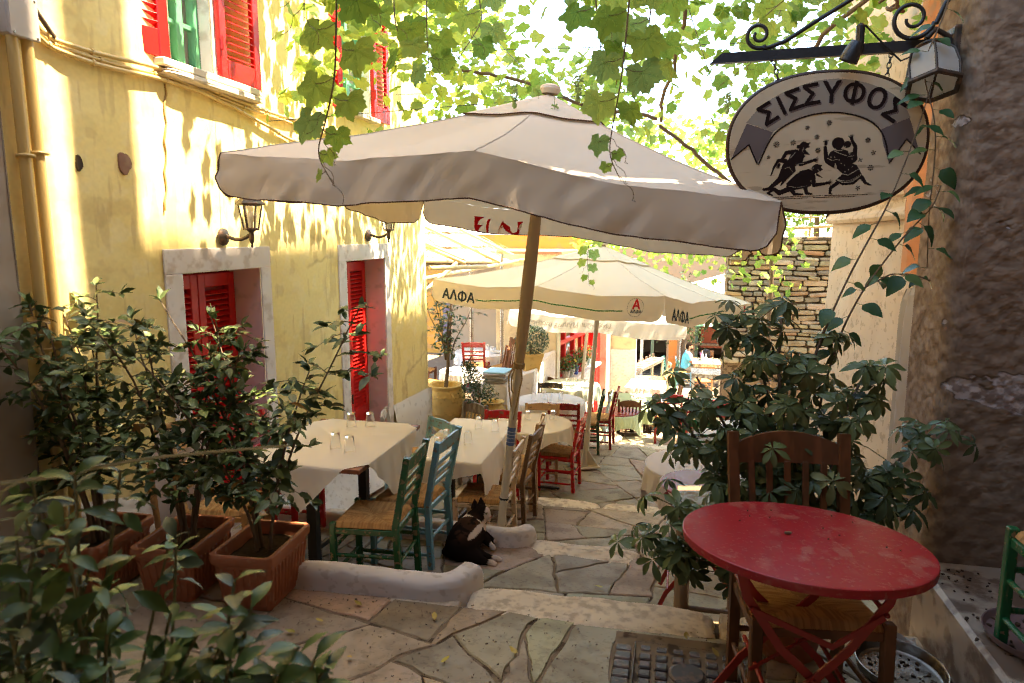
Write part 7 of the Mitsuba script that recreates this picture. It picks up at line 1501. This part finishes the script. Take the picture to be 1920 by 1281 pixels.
for s in (-1, 1):
    for y in (3.85, 4.11): put('leg', shp(sweep(np.array([(.22 + s * .22, y, zt_ - .02), (.22, y + s * .008, -.02), (.22 - s * .20, y, -.30), (.22 - s * .235, y, -.385)]), [(-.012, -.004), (.012, -.004), (.012, .004), (-.012, .004)], up=(0, 1, 0)), 'm_satin', col=RP), k)
    put('cross_bar', shp(rod((.22 - s * .19, 3.84, -.27), (.22 - s * .19, 4.12, -.27), .007), 'm_satin', True, col=RP), k)
# pan, saucer, paper and litter on the right
k = thing('metal_pan', 'shallow dented metal pan with dry soil on the ground under the red table', 'pan'); PM = mat((.985, 2.97, float(zg(2.97)) - .004), rx=.04, ry=.05)
put('body', shp(xf(lathe([(.001, .003), (.150, .003), (.166, .014), (.172, .052), (.178, .055), (.1795, .059), (.175, .060), (.168, .054), (.160, .018), (.148, .009), (.001, .009)], 48), PM), 'm_pan_metal', 40), k)
sr3 = rng(44); put('dry_soil', shp(join([xf(rock((.016 * sr3.uniform(.4, 1.4), .012, .008), i, 2, 3, .3, 3), PM @ mat((.14 * math.sqrt(u) * math.cos(t), .14 * math.sqrt(u) * math.sin(t), .012), rz=t)) for i, (t, u) in enumerate(zip(sr3.uniform(0, 6.28, 40), sr3.uniform(.1, .95, 40)))]), 'm_soil'), k, kind='stuff')
k = thing('plant_saucer', 'clear plastic plant saucer with soil crumbs on the marble ledge', 'saucer'); PS = mat((1.40, 2.78, .238))
put('dish', shp(xf(lathe([(.001, .002), (.165, .002), (.185, .010), (.196, .034), (.200, .035), (.200, .032), (.19, .007), (.165, 0), (.001, 0)][::-1][::-1], 44), PS), 'm_satin', 40, col=(.20, .13, .12)), k)
put('crumbs', shp(join([xf(rock((.018 * sr3.uniform(.4, 1.5), .013, .010), i + 60, 2, 3, .3, 3), PS @ mat((-.06 + .10 * sr3.normal() * .7, .03 + .08 * sr3.normal(), .008), rz=i)) for i in range(46)]), 'm_soil'), k, kind='stuff')
k = thing('crumpled_paper', 'crumpled white paper wedged behind the metal pan', 'paper'); V, F = grid(12, 8, lambda u, v: (.88 + u * .24, 3.15 + .03 * np.sin(u * 9) + v * .06, float(zg(3.15)) + .01 + .07 * v * (1 - .5 * u) + .02 * np.sin(u * 14 + v * 5) * v)); scene[k] = shp((V, F), 'm_matt', True, col=(.55, .52, .48))
def scrap(n, x0, x1, y0, y1, zf, seed, size=.014):
    r = rng(seed); return join([xf(rock((size * r.uniform(.4, 1.7), size * r.uniform(.3, .9), .006), i, 2, 3, .3, 3), mat((x, y, zf(x, y) + .003), rz=r.uniform(0, 6))) for i, (x, y) in enumerate(zip(r.uniform(x0, x1, n), y0 + (y1 - y0) * r.uniform(0, 1, n) ** .7))])
k = thing('ground_litter', 'dark leaf litter and soil crumbs on the paving by the ledge', 'litter', kind='stuff'); scene[k] = shp(scrap(170, .72, 1.14, 2.4, 3.24, lambda x, y: float(zg(y)), 5), 'm_soil')
k = thing('ledge_litter', 'dark crumbs of soil scattered over the marble ledge', 'litter', kind='stuff'); scene[k] = shp(scrap(150, 1.19, 1.85, 2.55, 3.38, lambda x, y: .236, 6, .012), 'm_soil')
k = thing('grit', 'fine grit and dust caught in the paving joints', 'litter', kind='stuff'); scene[k] = shp(scrap(700, -2.9, 1.1, 1.9, 3.15, lambda x, y: float(zg(y)) - .002, 8, .007), 'm_mortar')
lr = rng(12)
LIT = [(-1.62, 2.62, 'in front of the nearest planter, towards the viewer'), (-1.30, 2.50, 'out on the landing, left of the middle'), (-1.85, 2.55, 'close under the front of the nearest planter'), (-1.55, 2.75, 'right of the nearest planter, near the kerb'), (-1.05, 2.9, 'before the turned end of the nearer kerb'), (-1.7, 2.4, 'beside the foreground shrub tips'), (.12, 3.02, 'at the back edge of the drain cover'), (-.6, 2.7, 'midway between kerb end and drain cover'), (-1.25, 2.3, 'near the lower edge of the landing'), (-.9, 2.55, 'on the landing below the kerb end'), (-2.1, 2.62, 'between the middle and nearest planters'),
       (-.35, 4.0, 'on the second level right of the cat'), (-1.75, 3.9, 'under the dark green chair'), (-.7, 5.3, 'on the third level in mid lane'), (.25, 2.9, 'on the right half of the drain cover'), (-1.45, 2.95, 'tucked against the nearer kerb')]
for i, (x, y, where) in enumerate(LIT):
    k = thing('fallen_leaf', f'small dry yellow leaf {where}', 'leaf', 'dry leaves on the paving'); V, F = blade(700 + i, .5, .25, -.25, 4); scene[k] = shp(xf((V, F), mat((x, y, float(zg(y)) + .012), rz=lr.uniform(0, 6), s=lr.uniform(.035, .055))), 'm_leaf', True, col=jit((.42, .33, .07), lr, .3))
k = thing('menu_board', 'framed board leaning beside the nearer red door', 'board')
MB = mat((-2.98, 3.70, -.38), ry=-.12, rz=-.35)
put('frame', shp(xf(join([cbox(-.015, .015, -.24, -.20, 0, .95, .004), cbox(-.015, .015, .20, .24, 0, .95, .004), cbox(-.014, .014, -.199, .199, .91, .95, .004), cbox(-.014, .014, -.199, .199, .20, .24, .004)]), MB), 'm_wood', col=NAT), k); put('panel', shp(xf(box(-.004, .004, -.199, .199, .241, .909), MB), 'm_matt', col=(.62, .55, .48)), k)
# ================================================================ the cat and the two guests
def figure(bones, res, smooth=8):
    """one skin round bones [(a, ra, b, rb)]: hulls of two balls each, joined, refined and smoothed"""
    out = None
    for a, ra, b, rb in bones:
        s1 = m3.Manifold.sphere(ra, 16).translate(tuple(float(x) for x in a)); s2 = m3.Manifold.sphere(rb, 16).translate(tuple(float(x) for x in b)); h = m3.Manifold.batch_hull([s1, s2]); out = h if out is None else out + h
    out = out.refine_to_length(res); me = out.to_mesh(); t = trimesh.Trimesh(me.vert_properties[:, :3], me.tri_verts, process=True); trimesh.smoothing.filter_taubin(t, .5, -.53, smooth); return np.array(t.vertices), np.array(t.faces)
# cat: lying on its belly, back to the viewer, head up and turned right, hind legs stretched to the right
CB = [((-.02, 0, .090), .106, (-.03, .10, .104), .110), ((-.03, .10, .104), .110, (-.04, .20, .108), .096), ((-.04, .20, .110), .094, (-.025, .245, .155), .070), ((-.025, .245, .155), .070, (-.004, .262, .196), .060), ((-.004, .262, .196), .060, (.014, .260, .196), .054), ((.016, .260, .190), .044, (.050, .256, .178), .027),
      ((-.02, 0, .075), .085, (.05, -.03, .050), .056), ((.05, -.03, .05), .056, (.115, -.035, .032), .032), ((.115, -.035, .032), .030, (.155, -.03, .022), .019), ((.155, -.03, .022), .019, (.200, -.022, .018), .019),
      ((.03, .03, .05), .050, (.11, .02, .034), .028), ((.11, .02, .034), .026, (.165, .035, .020), .017), ((.165, .035, .02), .017, (.205, .045, .017), .018),
      ((-.01, .20, .09), .055, (.055, .21, .050), .030), ((.055, .21, .05), .028, (.095, .185, .024), .019), ((.095, .185, .024), .019, (.118, .175, .019), .020), ((-.02, .22, .08), .05, (.05, .25, .045), .028), ((.05, .25, .045), .026, (.10, .255, .02), .019),
      ((-.09, -.04, .05), .030, (-.14, .0, .025), .020), ((-.14, 0, .025), .020, (-.155, .08, .020), .017), ((-.155, .08, .02), .017, (-.14, .16, .018), .013)]
for dx in (-.012, 0, .012): CB += [((.196, -.022 + dx, .015), .0085, (.214, -.021 + dx * 1.1, .012), .0075), ((.200, .045 + dx, .014), .008, (.219, .046 + dx * 1.1, .011), .007), ((.112, .175 + dx, .016), .0085, (.131, .172 + dx, .012), .0075)]
Vc, Fc = figure(CB, .010, 6)
ear = []
for ex, ey in ((-.038, .262), (-.012, .306)): ear.append(((ex, ey - .006, .232), .028, (ex - .006, ey + .002, .282), .004))
Ve, Fe = figure(ear[:1], .008, 2); Ve2, Fe2 = figure(ear[1:], .008, 2)
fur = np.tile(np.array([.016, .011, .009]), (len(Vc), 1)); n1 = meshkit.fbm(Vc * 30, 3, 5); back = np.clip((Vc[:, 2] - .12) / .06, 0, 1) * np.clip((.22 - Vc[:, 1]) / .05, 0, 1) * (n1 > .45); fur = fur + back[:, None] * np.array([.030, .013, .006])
nk = (Vc - [-.035, .225, .150]) @ unit([.30, .55, .78]); w_ = (np.abs(nk) < .019 + .012 * (n1 - .5)) & (Vc[:, 1] > .17) & (Vc[:, 2] > .10); mz = (Vc[:, 0] > .040 + .02 * (n1 - .5)) & (Vc[:, 2] > .15); pw = ((Vc[:, 0] > .172) & (Vc[:, 2] < .06)) | ((Vc[:, 0] > .098) & (Vc[:, 1] > .15) & (Vc[:, 2] < .06)); bl = (Vc[:, 0] > .045) & (Vc[:, 1] > .06) & (Vc[:, 1] < .20) & (Vc[:, 2] < .09) & (Vc[:, 2] > .03)
fur[w_ | mz | pw] = (.60, .50, .42)
cat_ = thing('cat', 'black and white cat lying on the paving beside the pale blue chair', 'cat'); CM = mat((-1.31, 4.235, float(zg(4.25)) - .004), rz=-.12, s=1.10)
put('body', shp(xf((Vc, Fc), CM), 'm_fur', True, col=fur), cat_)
for V, F in ((Ve, Fe), (Ve2, Fe2)): put('ear', shp(xf((V, F), CM), 'm_fur', True, col=(.020, .014, .012)), cat_)
put('nose', shp(xf(rock((.012, .014, .009), 4, 4, 3, .05, 3), CM @ mat((.076, .254, .184))), 'm_fur', 60, col=(.30, .12, .10)), cat_)
for s in (-1, 1): put('eye', shp(xf(rock((.010, .014, .012), 5, 4, 3, 0, 3), CM @ mat((.052, .260 + s * .028, .212))), 'm_satin', True, col=(.10, .10, .02)), cat_)
wk = [tube([(.060, .262 + s * .016, .174), (.085, .262 + s * .06, .172 + q * .012), (.09, .262 + s * .085, .166 + q * .016)], .0006, 4) for s in (-1, 1) for q in (-1, 0, 1)]; put('whiskers', shp(xf(join(wk), CM), 'm_matt', True, col=(.7, .68, .65)), cat_)
def guest(label, loc, rz, shirt, shorts, hair, beard, seed, lean=.05):
    J = dict(pel=(0, 0, .53), ch=(lean, 0, .90), nk=(lean + .03, 0, 1.08), hd=(lean + .07, 0, 1.20)); k = thing('person', label, 'person'); M = mat(loc, rz=rz); B, sk = [], []
    SKIN = (.42, .21, .13)
    B += [((0, -.07, .53), .125, (0, .07, .53), .125), ((0, 0, .55), .135, (lean, 0, .88), .145), ((lean, -.09, .95), .085, (lean, .09, .95), .085), ((lean + .01, 0, 1.0), .075, (lean + .03, 0, 1.09), .055), ((lean + .03, 0, 1.08), .055, (lean + .05, 0, 1.15), .058), ((lean + .055, 0, 1.18), .082, (lean + .06, 0, 1.235), .088), ((lean + .09, 0, 1.15), .052, (lean + .10, 0, 1.17), .058), ((lean + .150, 0, 1.185), .012, (lean + .135, 0, 1.215), .010)]
    for s in (-1, 1):
        B += [((0, s * .095, .53), .10, (.40, s * .12, .53), .066), ((.40, s * .12, .53), .062, (.37, s * .12, .30), .056), ((.37, s * .12, .30), .054, (.38, s * .12, .08), .036), ((.37, s * .12, .06), .04, (.53, s * .13, .035), .030), ((lean, s * .15, 1.0), .072, (lean + .10, s * .22, .76), .046), ((lean + .10, s * .22, .76), .044, (lean + .34, s * .13, .78), .029),
              ((lean + .34, s * .13, .78), .027, (lean + .40, s * .12, .79), .030), ((lean + .05, s * .088, 1.19), .020, (lean + .045, s * .094, 1.215), .018), ((lean + .36, s * .12, .80), .012, (lean + .40, s * .10, .825), .009)]
        for i in range(4): y = s * (.10 + .018 * i); B += [((lean + .40, y, .79), .010, (lean + .445, y, .80), .009), ((lean + .445, y, .80), .009, (lean + .46, y, .825), .008)]
    V, F = figure(B, .03, 5); put('body', shp(xf((V, F), M), 'm_skin', True, col=np.tile(SKIN, (len(V), 1))), k)
    S = [((0, -.07, .58), .150, (0, .07, .58), .150), ((0, 0, .60), .158, (lean, 0, .88), .165), ((lean, -.10, .96), .098, (lean, .10, .96), .098)] + [((lean, s * .15, 1.0), .090, (lean + .07, s * .20, .84), .074) for s in (-1, 1)]; V, F = figure(S, .03, 4); put('shirt', shp(xf((V, F), M), 'm_cloth', True, col=shirt), k)
    S = [((0, -.07, .52), .140, (0, .07, .52), .140)] + [((0, s * .095, .53), .115, (.36, s * .12, .53), .088) for s in (-1, 1)]; V, F = figure(S, .03, 4); put('shorts', shp(xf((V, F), M), 'm_cloth', True, col=shorts), k)
    S = [((lean + .03, 0, 1.23), .092, (lean + .055, 0, 1.262), .088), ((lean + .01, 0, 1.18), .07, (lean + .03, 0, 1.23), .09)]; V, F = figure(S, .02, 3); put('hair', shp(xf((V, F), M), 'm_fur', True, col=hair), k)
    if beard: V, F = figure([((lean + .10, -.03, 1.125), .040, (lean + .10, .03, 1.125), .040), ((lean + .115, 0, 1.12), .04, (lean + .118, 0, 1.14), .038)], .015, 3); put('beard', shp(xf((V, F), M), 'm_fur', True, col=hair), k)
    for s in (-1, 1): put('eye', shp(xf(rock((.012, .018, .014), 5, 3, 3, 0, 3), M @ mat((lean + .142, s * .032, 1.222))), 'm_satin', True, col=(.03, .02, .015)), k); put('shoe', shp(xf(join([figure([((.36, s * .12, .045), .048, (.54, s * .13, .035), .038)], .03, 2)]), M), 'm_satin', True, col=(.10, .09, .08)), k)
    put('mouth', shp(xf(rock((.008, .036, .008), 6, 3, 3, 0, 3), M @ mat((lean + .152, 0, 1.155))), 'm_satin', True, col=(.30, .10, .08)), k)
    return k
guest('bearded man in light blue T-shirt seated reading a menu far down the lane', (.47, 21.85, -2.87), .0, (.16, .48, .60), (.42, .36, .27), (.02, .014, .010), True, 1)
guest('person in a pale blue shirt seated opposite the man, half hidden by leaves', (1.95, 21.75, -2.87), math.pi, (.45, .58, .66), (.12, .14, .20), (.05, .03, .02), False, 2)
k = thing('menu', 'dark open menu folder held by the seated man', 'menu')
for s in (-1, 1): put('cover', shp(xf(cbox(-.005, .005, -.11, .11, -.15, .15, .002), mat((.98, 21.85 + s * .105, -1.98), rz=s * .35, ry=-.5)), 'm_satin', col=((.16, .04, .10), (.10, .05, .14))[(s + 1) // 2]), k)
chair('blue chair on which the second guest sits', (1.95, 21.75, -2.87), PI2, (.25, .45, .52), seed=61, fine=False)
for i, (x, y, h, lab) in enumerate(((.95, 21.62, .30, 'tall pale bottle on the table of the seated man'), (1.05, 21.45, .24, 'clear bottle beside the tall one on the same table'))):
    k = thing('bottle', lab, 'bottle'); scene[k] = shp(xf(lathe([(.001, 0), (.036, 0), (.038, .01), (.038, h * .6), (.014, h * .78), (.013, h), (.001, h)], 16), mat((x, y, -2.047))), 'm_satin', 40, col=(.70, .70, .72))
k = thing('shoulder_bag', 'black bag hung on the orange chair behind the menu', 'bag'); scene[k] = shp(xf(rock((.24, .12, .28), 7, 6, 4, .12, 2), mat((1.1, 22.35, -1.95))), 'm_satin', True, col=(.015, .014, .015))
for i in range(8):
    y = 18.35 + i * .27; k = thing('place_mat', f'red printed paper mat on the long bare table, ' + ('farthest of the row' if i == 7 else f'{ORD[i]} of the row'), 'mat', 'paper mats on the long bare table'); scene[k] = shp(xf(box(-.13, .13, -.09, .09, 0, .003), mat((-.72 + .28 * (y - 19.3) + .04, y, -1.799), rz=-.3)), 'm_matt', col=(.45, .12, .08))
